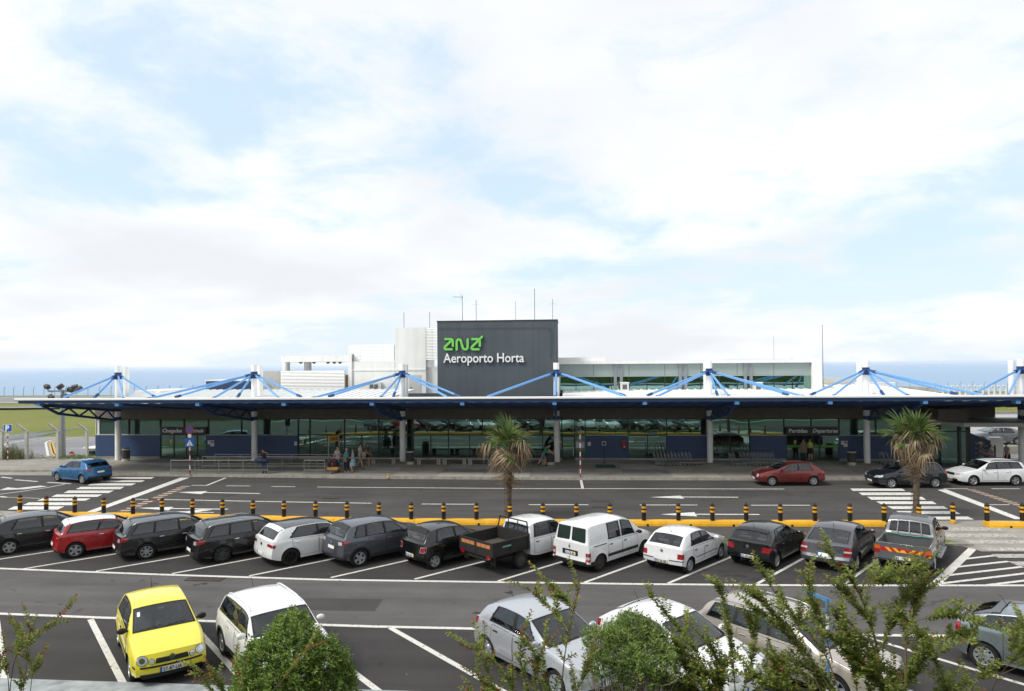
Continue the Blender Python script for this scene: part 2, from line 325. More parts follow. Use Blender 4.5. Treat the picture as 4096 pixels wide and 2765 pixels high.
for (a, b_, c, d) in (((467, 2049), (506, 2049), (765, 1943), (729, 1943)), ((3862, 1957), (3894, 1957), (4140, 2034), (4100, 2036))):
    A, B, C_, D_ = G(*a, .009), G(*b_, .009), G(*c, .009), G(*d, .009)
    for k in range(26):
        t0, t1 = k / 26, (k + .5) / 26; mk('rumble_bar', [A.lerp(D_, t0), B.lerp(C_, t0), B.lerp(C_, t1), A.lerp(D_, t1)], [(0, 1, 2, 3)], PWO if k % 2 else POR, road)
def arrow(tip, b1, b2, s0, s1): poly('lane_arrow', [tip, b2, b1], PW, road); line('arrow_shaft', [s0, s1], .17, PW, road, .0095)
arrow((708, 1969), (830, 1965), (805, 1977), (815, 1971), (1040, 1975)); arrow((548, 2032), (693, 2028), (675, 2042), (684, 2035), (911, 2038)); arrow((2600, 1989), (2722, 1983), (2737, 1995), (2726, 1989), (2953, 1990)); arrow((2642, 2058), (2777, 2049), (2789, 2066), (2780, 2058), (3037, 2059))
poly('lane_arrow', [(676, 2046), (728, 2051), (760, 2053), (852, 2039), (800, 2038), (745, 2046)], PW, road, .0098); line('arrow_shaft', [(728, 2050), (855, 2051)], .12, PW, road, .0103)
for px in [[(1269, 1949), (2048, 1955), (3137, 1957)], [(905, 1944), (1000, 1945)], [(1085, 1947), (1181, 1948)], [(765, 1942), (826, 1943)], [(518, 1998), (660, 1999), (1000, 2006), (1360, 2012), (1487, 2014)], [(1687, 2017), (1900, 2018)], [(2115, 2020), (2353, 2020)], [(2559, 2021), (2790, 2021)], [(3005, 2022), (3240, 2022)], [(3774, 1956), (3874, 1956)], [(3966, 1956), (4079, 1956)], [(3959, 2020), (4037, 2020)], [(590, 2080), (1000, 2086), (1500, 2095), (2500, 2100), (2990, 2099)], [(3100, 2098), (3520, 2098)]]:
    line('lane_line', px, .13, PW, road)
line('lane_line', [(826, 1943), (903, 1912)], .16, PW, road, .0085)
poly('lane_line', [(2319, 1921), (2329, 1921), (2336, 1954), (2325, 1954)], PWO, road, .0086)
for px in [[(60, 1920), (150, 1927)], [(190, 1930), (283, 1936)], [(5, 1909), (48, 1914)], [(0, 1987), (24, 1990)]]: line('lane_line', px, .2, PW, road)
line('lane_line', [(0, 1978), (90, 1966), (190, 1951), (260, 1938)], .14, PWO, road); poly('lane_arrow', [(0, 1960), (30, 1950), (70, 1953), (160, 1943), (190, 1946), (100, 1957), (0, 1961)], PWO, road)
line('lane_line', [(24, 1990), (100, 1992), (160, 1995)], .12, PWW, road)
# bay lines
line('bay_line', [(-500, 2258), (0, 2275), (330, 2288), (660, 2300), (1300, 2320), (2000, 2330), (2600, 2338), (3300, 2343), (4096, 2343), (5000, 2342)], .17, PWO, bays)
for a, d in [((-19.95, 23.63), 45), ((-17.05, 23.50), 44), ((-14.1, 23.38), 44.5), ((-11.2, 23.28), 45), ((-8.25, 23.25), 45.5), ((-5.29, 23.25), 46.5), ((-2.4, 23.2), 48.2), ((.53, 23.22), 49.5), ((3.32, 23.3), 49.3), ((6.26, 23.42), 51), ((9.05, 23.5), 51), ((-22.9, 23.75), 45)]:
    A = Vector((*a, 0)); B = A + Vector((cos(radians(d)), sin(radians(d)), 0)) * 5.6; line('bay_line', [A, B], .12, PWO, bays, .0095, True)
line('bay_line', [(3740, 2340), (3893, 2193)], .28, PWO, bays, .0095)
z6 = lambda x, y: (3200 + x / 2.594, 1950 + y / 2.594)
for a, c in (((1700, 745), (2010, 710)), ((1600, 830), (2160, 770)), ((1530, 915), (2310, 825)), ((1460, 1000), (2600, 862)), ((1950, 1015), (2700, 925))): line('hatch_line', [z6(*a), z6(*c)], .15, PWO, bays, .0092)
poly('zebra_stripe', [z6(2060, 730), z6(2700, 730), z6(2700, 690), z6(1980, 692)], PWW, bays, .0097); poly('zebra_stripe', [z6(2260, 812), z6(2700, 812), z6(2700, 768), z6(2160, 768)], PWW, bays, .0097)
line('bay_line', [(-700, 2437), (0, 2456), (380, 2471), (1480, 2507), (2400, 2527), (3400, 2541), (3800, 2545), (4900, 2548)], .16, PWO, nbays)
for a, d in [((-13.95, 19.0), -46.6), ((-10.9, 18.98), -46.4), ((-7.9, 18.95), -46), ((-5.0, 18.9), -45), ((-1.9, 18.95), -45.5), ((1.2, 19.0), -46), ((4.6, 19.1), -46.5), ((7.8, 19.15), -47), ((-17.0, 19.1), -46.5), ((11, 19.2), -47)]:
    if abs(a[0] + 7.9) < .1: pass
    A = Vector((*a, 0)); B = A + Vector((cos(radians(d)), sin(radians(d)), 0)) * 5.35; line('bay_line', [A, B], .16 if a[0] < 6 else .13, PWO, nbays, .0095, True)
# drain covers
for px, py, w_ in ((1325, 1993, .9), (2400, 2003, 1.0), (2408, 2027, 1.0), (820, 2317, 1.3)):
    p = G(px, py, .011); g = MB(); g.box((-w_ / 2, -.2, 0), (w_ / 2, .2, .012))
    for k in range(7): x = -w_ / 2 + w_ * (k + .5) / 7; g.box((x - .02, -.16, .012), (x + .02, .16, .016))
    o = g.build('drain_grate', mat('grate_iron', '#3a3531', rough=.8, var=.3, vscale=20), road); o.location = p
# footpath with worn zebra on the right, grass verge with kerb, island slab
fp = struct(mk('footpath', [G(*z6(1180, 352)), G(*z6(1600, 600)), G(*z6(1800, 640)), G(*z6(1880, 668)), G(*z6(3200, 668)), G(*z6(3200, 360)), G(*z6(1900, 345))], [tuple(range(7))], CONC, None))
for v in fp.data.vertices: v.co.z = .0135
for a in ((1480, 2060, 2105, 1530, 415, 450), (1480, 2200, 2262, 1520, 480, 515), (1690, 2900, 2900, 1790, 545, 582), (1870, 2900, 2900, 1960, 625, 658)): poly('zebra_stripe', [z6(a[3], a[5]), z6(a[2], a[5]), z6(a[1], a[4]), z6(a[0], a[4])], PWW, fp, .0175)
verge = struct(mk('grass_verge', [G(2480, 2176, .10), G(3872, 2176, .10), G(3760, 2153, .10), G(2480, 2153, .10)], [(0, 1, 2, 3)], GRASSN, None))
A, B = G(2480, 2186, 0), G(3895, 2186, 0); n_ = 16
for k in range(n_):
    p, q = A.lerp(B, k / n_), A.lerp(B, (k + 1) / n_); o = MB().box((p.x + .008, p.y, 0), (q.x - .008, p.y + .16, .125), b_=.015).build('kerb_stone', KERB, verge)
random.seed(11)
gv, gf = [], []
for k in range(5200):
    x = random.uniform(A.x, B.x - 1.0); y = random.uniform(A.y + .2, A.y + 1.15); h = random.uniform(.03, .09); a = random.uniform(0, pi); n0 = len(gv)
    gv += [(x - .008 * cos(a), y - .008 * sin(a), .09), (x + .008 * cos(a), y + .008 * sin(a), .09), (x + random.uniform(-.03, .03), y + random.uniform(-.03, .03), .1 + h)]; gf.append((n0, n0 + 1, n0 + 2))
o = mk('verge_blades', gv, gf, GRASSN, verge); o['kind'] = 'stuff'
isl = struct(mk('island_slab', [G(-250, 2035), G(40, 2047), G(172, 2054), G(172, 2062), G(40, 2066), G(-250, 2062)], [tuple(range(6))], CONC_P)); 
for v in isl.data.vertices: v.co.z = .03
# near kerb path by the bushes and its grass
np_ = struct(MB().box((-40, 14.33, -.1), (34, 15.2, .05), b_=.01).build('near_kerb_path', mat('path_concrete', '#8f9596', rough=.9, var=.35, vscale=2.5, grain=.1), None))
# terminal pavement with slabs and kerb stones
KX = [(-60, 45.4), (-40.3, 45.62), (-36.45, 45.74), (-30.5, 44.41), (-24.63, 44.1), (-17.65, 43.93), (-12.54, 43.72), (.45, 43.7), (10.62, 43.97), (17.53, 44.22), (28.04, 44.6), (60, 45.4)]
pav = struct(MB().prism([(x, y + .15) for x, y in KX] + [(60, 53.5), (-60, 53.5)], -.02, .125).build('pavement', CONC, None))
sl = 0; random.seed(5)
slabm = [mat('slab_%s' % n, c, rough=.85, var=.2, vscale=.9, grain=.14, gscale=60) for n, c in (('mid', '#989389'), ('warm', '#a69f92'), ('cool', '#8a8680'), ('pale', '#b3aea5'))]
def kerb_y(x):
    for (a, b_), (c, d) in zip(KX, KX[1:]):
        if x <= c: return b_ + (d - b_) * (x - a) / (c - a)
x = -36.0
while x < 33:
    w_ = 3.05; ky = max(kerb_y(x), kerb_y(x + w_)) + .32; rows = [ky, ky + 1.55, ky + 3.3, 49.6, 51.95]
    for j in range(4):
        if rows[j + 1] - rows[j] < .3: continue
        x0 = x + random.uniform(-.0, .0) + (.9 if j % 2 and 0 else 0); g = .014; zt = .15 + random.uniform(-.004, .004)
        if x0 < -24.8 and j < 2: mi_ = 0
        else: mi_ = random.choice([0, 0, 1, 2, 3, 1])
        MB().box((x0 + g, rows[j] + g, .10), (x0 + w_ - g, rows[j + 1] - g, zt)).build('paving_slab', slabm[mi_], pav)
    x += w_
x = -48.
while x < 42:
    L_ = 1.1; a, b_ = kerb_y(x), kerb_y(x + L_); g = .008
    v = [(x + g, a, 0), (x + L_ - g, b_, 0), (x + L_ - g, b_ + .3, 0), (x + g, a + .3, 0)]; v = v + [(p[0], p[1] + (.02 if i < 2 else 0), .148) for i, p in enumerate(v)]
    mk('kerb_stone', v, [(4, 5, 6, 7), (0, 1, 5, 4), (1, 2, 6, 5), (2, 3, 7, 6), (3, 0, 4, 7)], KERB, pav); x += L_
struct(sheet('gutter_strip', [(-60, 44.0), (-40.3, 44.3), (-36, 44.35), (-31.5, 44.2), (-30.2, 44.42), (-36.45, 45.76), (-60, 45.4)], CONC_P, .006))
poly_o = mk('pavement_line', [G(1545, 1913, .162), G(1552, 1913, .162), G(1556, 1905, .162), G(1549, 1905, .162)], [(0, 1, 2, 3)], PY, pav); line('pavement_line', [G(1550, 1905, .16), G(1556, 1893, .16)], .1, PY, pav, .162, True)
gm_ = mk('green_mat', [G(2379, 1874, .165), G(2471, 1874, .165), G(2462, 1857, .165), G(2373, 1857, .165)], [(0, 1, 2, 3)], mat('mat_white', '#9a9c98', rough=.9), pav); mk('mat_field', [G(2384, 1872, .169), G(2466, 1872, .169), G(2458, 1859, .169), G(2378, 1859, .169)], [(0, 1, 2, 3)], mat('mat_green', '#2f5a4a', rough=.95, var=.2), gm_)
# airfield behind: service road, low white wall, runway, taxiway, fence along the coast
apr = struct(sheet('service_road', [(-38.3, 53.3), (-60, 53.3), G(-500, 1818, -2), G(0, 1766, -2), G(345, 1725, -2), G(460, 1711, -2)], APRON, -1.99))
for px, w_, m_ in [([(30, 1790), (18, 1782), (22, 1776), (60, 1769), (110, 1759), (240, 1748)], .25, PWO), ([(230, 1834), (192, 1822), (183, 1775), (186, 1768), (205, 1761), (260, 1755)], .25, PWO), ([(222, 1823), (212, 1815), (200, 1775), (206, 1767), (240, 1760)], .3, PY), ([(228, 1821), (219, 1812), (208, 1775), (214, 1768), (300, 1752), (385, 1738)], .3, PY), ([(130, 1765), (400, 1726)], .15, PWO)]: line('apron_marking', [G(*q_, -1.98) for q_ in px], w_, m_, apr, -1.98, True)
MB().prism([tuple(G(-500, 1818, -2)[:2]), tuple(G(0, 1765, -2)[:2]), tuple(G(345, 1723, -2)[:2]), tuple((G(345, 1723, -2) + Vector((.25, .4, 0)))[:2]), tuple((G(0, 1765, -2) + Vector((-.2, .45, 0)))[:2]), tuple((G(-500, 1818, -2) + Vector((-.3, .5, 0)))[:2])], -2.0, -1.38).build('airfield_wall', mat('wall_white', '#c9ccd2', rough=.8, var=.1), None)
tag(bpy.data.objects['airfield_wall'], 'long low white concrete wall between the service road and the airfield grass', 'wall')
struct(sheet('runway', [(-900, 139), (-60, 137), (400, 137), (900, 139), (900, 168), (-900, 168)], APRON, .0)); 
for y in (139.6, 166.8): line('runway_line', [(-900, y, .01), (900, y, .01)], .9, PWO, bpy.data.objects['runway'], .01, True)
struct(sheet('taxiway', [(-400, 127), (-104, 120), (-92, 122), (-92, 124), (-400, 134)], APRON, .0))

bk = MB(); bk.add([(24, 84, 0), (90, 84, 0), (90, 87, 2.3), (24, 87, 2.3), (24, 92, 2.3), (90, 92, 2.3), (90, 96, 0), (24, 96, 0)], [(0, 1, 2, 3), (3, 2, 5, 4), (4, 5, 6, 7), (0, 3, 4, 7), (1, 6, 5, 2)]); struct(bk.build('grass_bank', GRASSF, None))

random.seed(77); OIL = [mat('oil_stain_%d' % i, c, rough=.7, var=.3, vscale=9) for i, c in enumerate(('#262525', '#2a2928'))]; PATCH = road_mat('asphalt_patch', '#3a3838', '#444241')
def blob(par, x, y, r, z, m_, nm='oil_stain'):
    n = 14; ph = random.uniform(0, 6); v = [(x + r * (1 + .35 * sin(3 * a + ph) + random.uniform(-.18, .18)) * cos(a) * 1.3, y + r * (1 + .35 * sin(2 * a + ph) + random.uniform(-.18, .18)) * sin(a), z) for a in (2 * pi * k / n for k in range(n))]; mk(nm, v, [tuple(range(n))], m_, par)
for k in range(26): blob(bays, random.uniform(-21, 14), random.uniform(23.7, 26.5), random.uniform(.05, .22), .0065 + k * .00004, OIL[k % 2])
for k in range(22): blob(nbays, random.uniform(-14, 10), random.uniform(15.6, 18.7), random.uniform(.04, .2), .0068 + k * .00004, OIL[k % 2])
for k in range(16): blob(lane, random.uniform(-16, 13), random.uniform(19.6, 22.8), random.uniform(.04, .14), .0062 + k * .00004, OIL[k % 2])
for x0, y0, w_, h_ in ((-9, 20.1, 3.2, 1.1), (5.5, 21.2, 2.4, .9), (-3, 36.5, 5.5, 1.0), (8, 39, 4.5, 1.3), (-22, 37.5, 3.0, 1.2)): mk('asphalt_patch', [(x0, y0, .0055), (x0 + w_, y0 + .05, .0055), (x0 + w_ - .04, y0 + h_, .0055), (x0 + .03, y0 + h_ - .05, .0055)], [(0, 1, 2, 3)], PATCH, road)
# ------------------------------------------------------------------ the terminal
TB = thing('airport_terminal', 'long white and blue airport terminal with cable-stayed canopy and dark grey sign tower', 'building', (0, 52, 0))
class _P:      # parts are given in world coordinates; the terminal stands at (0, 52, 0)
    pass
def tp(name, mb, m, parent=None, smooth=0):
    mb.v = [(x, y - 52, z) for x, y, z in mb.v] if parent is None or getattr(parent, 'is_t', True) else mb.v
    return mb.build(name, m, TB if parent is None else parent, smooth)
def tower_mat(c0, c1):
    m = bpy.data.materials.new('tower_grey'); m.use_nodes = True; t = m.node_tree; b = t.nodes['Principled BSDF']; b.inputs['Roughness'].default_value = .8
    o = t.nodes.new('ShaderNodeTexCoord').outputs['Object']; fs = []
    for sc, st, lo, hi in ((.5, (1, 1, 1), .3, .7), (1.0, (2.2, 1, .12), .45, .75), (26, (1, 1, 1), .2, .8)):
        mp = t.nodes.new('ShaderNodeMapping'); mp.inputs['Scale'].default_value = st; t.links.new(o, mp.inputs[0]); n = t.nodes.new('ShaderNodeTexNoise'); n.inputs['Scale'].default_value = sc; n.inputs['Detail'].default_value = 5; t.links.new(mp.outputs[0], n.inputs['Vector']); r = t.nodes.new('ShaderNodeMapRange'); r.inputs[1].default_value = lo; r.inputs[2].default_value = hi; t.links.new(n.outputs['Fac'], r.inputs[0]); fs.append(r.outputs[0])
    a = t.nodes.new('ShaderNodeMath'); a.operation = 'MULTIPLY_ADD'; a.inputs[1].default_value = .45; t.links.new(fs[0], a.inputs[0]); s2 = t.nodes.new('ShaderNodeMath'); s2.operation = 'MULTIPLY'; s2.inputs[1].default_value = .5; t.links.new(fs[1], s2.inputs[0]); t.links.new(s2.outputs[0], a.inputs[2]); a3 = t.nodes.new('ShaderNodeMath'); a3.operation = 'MULTIPLY_ADD'; a3.inputs[1].default_value = .18; t.links.new(fs[2], a3.inputs[0]); t.links.new(a.outputs[0], a3.inputs[2])
    mx = t.nodes.new('ShaderNodeMix'); mx.data_type = 'RGBA'; t.links.new(a3.outputs[0], mx.inputs[0]); mx.inputs[6].default_value = lin(c0); mx.inputs[7].default_value = lin(c1); t.links.new(mx.outputs[2], b.inputs['Base Color']); return m
WALLW = tower_mat('#eaeae8', '#d6d6d2'); COLW = mat('column_white', '#efeeea', rough=.5, var=.06, vscale=1.5)
BLUEW = mat('blue_tile', '#33476a', rough=.45, var=.1, vscale=30, spec=.4); BLUED = mat('deep_blue', '#163a6e', rough=.45); BLUEL = mat('strut_blue', '#5f96cc', rough=.4, var=.05); BLUEF = mat('fascia_blue', '#2b4f85', rough=.5, var=.05); SOFF = mat('soffit_blue', '#24477a', rough=.7, var=.1)
BROWN = mat('brown_band', '#6b635a', rough=.8, var=.12, vscale=3, bump=.1); DGREYW = tower_mat('#4f575c', '#3f464b'); ROOFM = mat('roof_sheet', '#e6e8e8', rough=.45, var=.05); MULL = mat('mullion', '#30322f', rough=.5, metal=.4)
# panes: green tinted reflective glass
gm = bpy.data.materials.new('green_glass'); gm.use_nodes = True; t = gm.node_tree; t.nodes.clear()
def tnode(k, **a):
    n = t.nodes.new(k)
    for q, v in a.items(): setattr(n, q, v)
    return n
outn = tnode('ShaderNodeOutputMaterial'); gls = tnode('ShaderNodeBsdfGlossy'); gls.inputs['Roughness'].default_value = .015; gls.inputs['Color'].default_value = (.62, .92, .84, 1)
trn = tnode('ShaderNodeBsdfTransparent'); trn.inputs['Color'].default_value = (.30, .55, .48, 1); fr = tnode('ShaderNodeFresnel'); fr.inputs['IOR'].default_value = 1.52
mr = tnode('ShaderNodeMapRange'); mr.inputs[1].default_value = 0; mr.inputs[2].default_value = 1; mr.inputs[3].default_value = .27; mr.inputs[4].default_value = 1; t.links.new(fr.outputs[0], mr.inputs[0])
tcn = tnode('ShaderNodeTexCoord'); nz = tnode('ShaderNodeTexNoise'); nz.inputs['Scale'].default_value = .5; nz.inputs['Detail'].default_value = 1; t.links.new(tcn.outputs['Object'], nz.inputs['Vector'])
bpn = tnode('ShaderNodeBump'); bpn.inputs['Strength'].default_value = .04; bpn.inputs['Distance'].default_value = .15; t.links.new(nz.outputs['Fac'], bpn.inputs['Height']); t.links.new(bpn.outputs[0], gls.inputs['Normal'])
ms = tnode('ShaderNodeMixShader'); t.links.new(mr.outputs[0], ms.inputs[0]); t.links.new(trn.outputs[0], ms.inputs[1]); t.links.new(gls.outputs[0], ms.inputs[2]); t.links.new(ms.outputs[0], outn.inputs[0])
YW = 52.0; Z0 = .15; ZS = 2.01; ZT = 3.26; ZB = 4.0
fx_ = lambda px: XA(px, YW, 1760)
# interior shell: back wall, floor, so the glass looks into a dark hall
tp('hall_floor', MB().box((-37.4, 52.3, .1), (27.2, 66, .16)), mat('hall_floor', '#5c605d', rough=.3))
tp('hall_back_wall', MB().box((-37.4, 65.8, .16), (27.2, 66.1, 4.4)), mat('hall_wall', '#a3aea9', rough=.8))
tp('hall_ceiling', MB().box((-37.4, 52.3, 4.1), (27.2, 66, 4.2)), mat('hall_ceiling', '#7a7f7c', rough=.9))
tp('end_wall', MB().box((-37.75, 52.0, .0), (-37.45, 66, 5.0)), WALLW); tp('end_wall', MB().box((27.2, 52.35, 0), (27.45, 66, 5.0)), BLUEW)
# brown band above the windows
tp('brown_band', MB().box((-37.7, 51.85, ZT + .02), (27.4, 52.2, ZB + .35)), BROWN)
def pane(x0, x1, z0, z1): tp('window_pane', MB().box((x0, 52.08, z0), (x1, 52.095, z1)), gm)
def mull(x, z0, z1, w=.07): tp('mullion', MB().box((x - w / 2, 51.99, z0), (x + w / 2, 52.16, z1)), MULL)
def rail_(x0, x1, z, h=.07): tp('transom', MB().box((x0, 51.995, z - h / 2), (x1, 52.15, z + h / 2)), MULL)
def blue(px0, px1):
    x0, x1 = fx_(px0), fx_(px1); o = tp('wall_panel', MB().box((x0, 51.9, 0), (x1, 52.2, ZS - .02)), BLUEW); tp('sill_trim', MB().box((x0, 51.87, ZS - .02), (x1, 52.21, ZS + .025)), mat('sill_pale', '#b9bab6', rough=.5)); tp('plinth', MB().box((x0, 51.88, .1), (x1, 51.9, .30)), CONC)
blues = [(385, 643), (828, 1192), (2342, 2513), (2667, 2845), (3000, 3143), (3355, 3775)]
for a, b_ in blues: blue(a, b_)
# clerestory panes
cm = [387, 514, 640, 735, 832, 965, 1056, 1192, 1239, 1377, 1514, 1652, 1793, 1930, 2060, 2170, 2247, 2300, 2341, 2513, 2667, 2825, 2997, 3137, 3246, 3358, 3430, 3505, 3640, 3775]
SIGNS = [(640, 832), (3137, 3358)]
for a, b_ in zip(cm, cm[1:]):
    x0, x1 = fx_(a), fx_(b_); sg_ = any(s0 - 2 <= a and b_ <= s1 + 2 for s0, s1 in SIGNS)
    pane(x0 + .035, x1 - .035, (2.60 if sg_ else ZS + .03), ZT)
    mull(x0, ZS if not sg_ else 2.6, ZT)
mull(fx_(3775), 0.1, ZT); rail_(-37.5, 27.3, ZT + .0, .08)
# full-height glazing
def glaze(px0, px1, ms_):
    xs = [fx_(px0)] + [fx_(p) for p in ms_] + [fx_(px1)]
    rail_(xs[0], xs[-1], ZS, .08); tp('sill_rail', MB().box((xs[0], 51.97, .15), (xs[-1], 52.16, .27)), mat('pale_rail', '#a5a8a4', rough=.4, metal=.3))
    for a, b_ in zip(xs, xs[1:]): pane(a + .03, b_ - .03, .28, ZS - .04)
    for x_ in xs: mull(x_, .15, ZS, .06)
glaze(1192, 2247, [1239, 1310, 1377, 1446, 1514, 1585, 1652, 1722, 1793, 1878, 1960, 2060, 2170]); glaze(2300, 2342, []); glaze(2513, 2667, [2590]); glaze(2845, 3000, [2920])
# sign bands and sliding doors
FILM = mat('green_film', '#4c8a2a', rough=.5); YST = mat('yellow_sticker', '#c9a21e', rough=.5); PAPER = mat('paper', '#c9cbcc', rough=.8); LETT = mat('letter_grey', '#dcdedb', rough=.5); BAND = mat('sign_band', '#35362f' if 0 else '#393a37', rough=.6)
def entrance(px0, px1, divs):
    x0, x1 = fx_(px0), fx_(px1); bnd = tp('sign_band', MB().box((x0, 51.86, 2.06), (x1, 52.14, 2.62)), BAND)
    xs = [x0 + (x1 - x0) * d for d in divs]
    for a, b_ in zip(xs, xs[1:]):
        fr_ = MB(); w = .06
        for q in ((a + .01, a + w), (b_ - w, b_ - .01)): fr_.box((q[0], 51.95, .15), (q[1], 52.02, 2.06))
        fr_.box((a + w, 51.955, 1.98), (b_ - w, 52.015, 2.055)); fr_.box((a + w, 51.955, .155), (b_ - w, 52.015, .26)); d = tp('door_leaf', fr_, MULL)
        MB().box((a + w + .005, -.04, .265), (b_ - w - .005, -.03, 1.975)).build('pane', gm, d); MB().box((a + w + .01, -.046, 1.12), (b_ - w - .01, -.042, 1.30)).build('green_band', FILM, d)
    return bnd, x0, x1, xs
b1, x0, x1, xs1 = entrance(645, 828, [0, .29, .56, .80, 1]); b2, y0, y1, xs2 = entrance(3143, 3356, [0, .35, .50, .63, 1])
def sgn(body, px0, px1, py, band, shear=0.):
    xa, xb = XA(px0, 51.85, py), XA(px1, 51.85, py); text_mesh('lettering', body, .40, .012, LETT, band, (xa, -.155, 2.22), shear=shear, bold=.012, width=xb - xa)
sgn('Chegadas', 650, 728, 1725, b1); sgn('Arrivals', 752, 815, 1725, b1, .3); sgn('Partidas', 3156, 3230, 1725, b2); sgn('Departures', 3250, 3352, 1725, b2, .3)
# single door by the fourth column
xa, xb = fx_(2247), fx_(2300); d = tp('door_leaf', MB().box((xa + .03, 51.96, .15), (xa + .09, 52.03, 2.0)).box((xb - .09, 51.96, .15), (xb - .03, 52.03, 2.0)).box((xa + .09, 51.965, .15), (xb - .09, 52.025, .3)).box((xa + .09, 51.965, 1.9), (xb - .09, 52.025, 1.99)), MULL)
MB().box((xa + .09, -.03, .3), (xb - .09, -.02, 1.9)).build('pane', gm, d); MB().box((xa + .12, -.04, 1.1), (xb - .14, -.036, 1.28)).build('green_band', FILM, d); MB().tube([(xb - .14, -.09, .45), (xb - .14, -.09, 1.15)], .02).build('handle', ALLOY if 'ALLOY' in globals() else COLW, d)
text_mesh('door_letters', 'Pu', .17, .002, mat('faded_print', '#5d8c86', rough=.6), d, (xb - .36, -.045, 1.36))
# notices
def sheet_on(px0, px1, py0, py1, m_, Y=51.88, name='notice'): return tp(name, MB().box((XA(px0, Y, py0), Y - .012, ZA(py1, Y, px0)), (XA(px1, Y, py0), Y, ZA(py0, Y, px0))), m_)
RDN = mat('red_print', '#8e2f24', rough=.7)
for (px, py) in ((829, 1762), (3362, 1764)):
    sheet_on(px + 2, px + 14, py, py + 16, PAPER); o = sheet_on(px + 12, px + 28, py, py + 24, PAPER, 51.865); sheet_on(px + 13, px + 27, py + 4, py + 9, RDN, 51.852, 'red_heading')
sheet_on(1177, 1189, 1767, 1782, PAPER); sheet_on(2351, 2363, 1768, 1784, PAPER); sheet_on(2305, 2336, 1768, 1792, PAPER, 52.05)
for px, py in ((684, 1758), (1211, 1762), (2240, 1763), (3180, 1762)): o = sheet_on(px - 4, px + 5, py, py + 16, YST, 51.94, 'yellow_sticker'); sheet_on(px - 3, px + 4, py + 1, py + 6, PAPER, 51.927, 'sticker_top')
# green graphic and posters behind the glass
tp('window_graphic', MB().prismy([(fx_(2862), 1.62), (fx_(2900), 1.72), (fx_(2960), 1.55), (fx_(2980), 1.85), (fx_(2990), 1.25), (fx_(2950), 1.35), (fx_(2900), .95), (fx_(2866), 1.1)], 52.2, 52.21), mat('graphic_green', '#6f9a25', rough=.5)); tp('window_graphic', MB().prismy([(fx_(2866), 1.1), (fx_(2900), .95), (fx_(2950), 1.35), (fx_(2985), .7), (fx_(2870), .3)], 52.23, 52.24), mat('graphic_blue', '#1f5a78', rough=.5))
for px0, px1, z0, z1, c in ((2560, 2585, .9, 1.75, '#8fb4c4'), (2590, 2610, .6, 1.6, '#7fae9c'), (1745, 1770, .5, .95, '#3f8f80'), (1545, 1570, .3, .62, '#3f8f80'), (1800, 1850, .3, .7, '#2f7f90')): tp('poster', MB().box((fx_(px0), 52.5, z0), (fx_(px1), 52.52, z1)), mat('poster_' + c[1:], c, rough=.5))
# ---- columns, collars, struts
CX = [-35.1, -24.05, -12.45, -.8, 10.35, 21.38, 31.9]; CY = 50.9; COLUMNS = []
cpm = MB().lathe([(.22, 0), (.22, 7.36)], 24).mesh('column', COLW, 30)
for i, x in enumerate(CX):
    c = inst('column', cpm, TB, (x, CY - 52, .14))
    c2 = inst('rear_column', MB().lathe([(.215, 3.95), (.215, 7.3)], 20).mesh('rear_column', COLW, 30), TB, (x * .999 + .0, CY + .95 - 52, .14)) if i != 3 else None
    for z0, z1, r in ((3.80, 4.5, .235), (3.13, 3.40, .235), (6.32, 6.86, .25)): MB().lathe([(r - .02, z0), (r, z0 + .015), (r, z1 - .015), (r - .02, z1)], 24).build('collar', BLUED, c, 30)
    for sx in (-4.8, 0, 4.8):
        if i == 0 and sx < 0: continue
        for fy in (6.4, 2.7):
            if i == 0 and sx == 0: sx2 = 0
            a = Vector((0, 0, 6.62)); e = Vector((sx, -fy, 5.02)); d = (e - a).normalized(); s_ = a + Vector((d.x, d.y, 0)).normalized() * .22
            MB().tube([s_, e], .075, 10).build('strut', BLUEL, c, 30); MB().tube([s_, s_ + d * .5], .11, 8).build('strut_socket', BLUED, c, 30); MB().tube([e - d * .45, e], .105, 8).build('strut_socket', BLUED, c, 30)
    # fin plate under the collar and the truss that carries the canopy
    tr_ = MB(); yb, yf = CY - .28, 43.15; top = lambda y: 4.92 + (ZB - 4.92) * (y - 43) / 9 - .12
    bot = [(yb, 3.28), (44.6, 4.22)]; tr_.beam((x, bot[0][0], bot[0][1]), (x, bot[1][0], bot[1][1]), .13, .16); tr_.beam((x, bot[1][0], bot[1][1]), (x, yf, 4.86), .13, .16); tr_.beam((x, yb, top(yb) + .02), (x, yf, 4.88), .13, .18)
    for k in range(3):
        y_a = 44.6 + (yb - 44.6) * k / 3; y_m = 44.6 + (yb - 44.6) * (k + .5) / 3; y_b = 44.6 + (yb - 44.6) * (k + 1) / 3; zb_ = lambda y: 4.22 + (3.28 - 4.22) * (y - 44.6) / (yb - 44.6)
        tr_.beam((x, y_a, zb_(y_a)), (x, y_m, top(y_m)), .09, .1); tr_.beam((x, y_m, top(y_m)), (x, y_b, zb_(y_b)), .09, .1)
    tp('truss', tr_, mat('truss_blue', '#20467c', rough=.5))
    for xe in ([x] if i == 6 else [x, (x + CX[i + 1]) / 2]): tp('beam_end', MB().box((xe - .13, 42.74, 4.84), (xe + .13, 43.2, 5.06)), BLUEL)
    for xe in ([] if i == 6 else [(x + CX[i + 1]) / 2]): tp('purlin', MB().beam((xe, 43.2, 4.93), (xe, 51.8, ZB + .12), .14, .2), BLUEF)
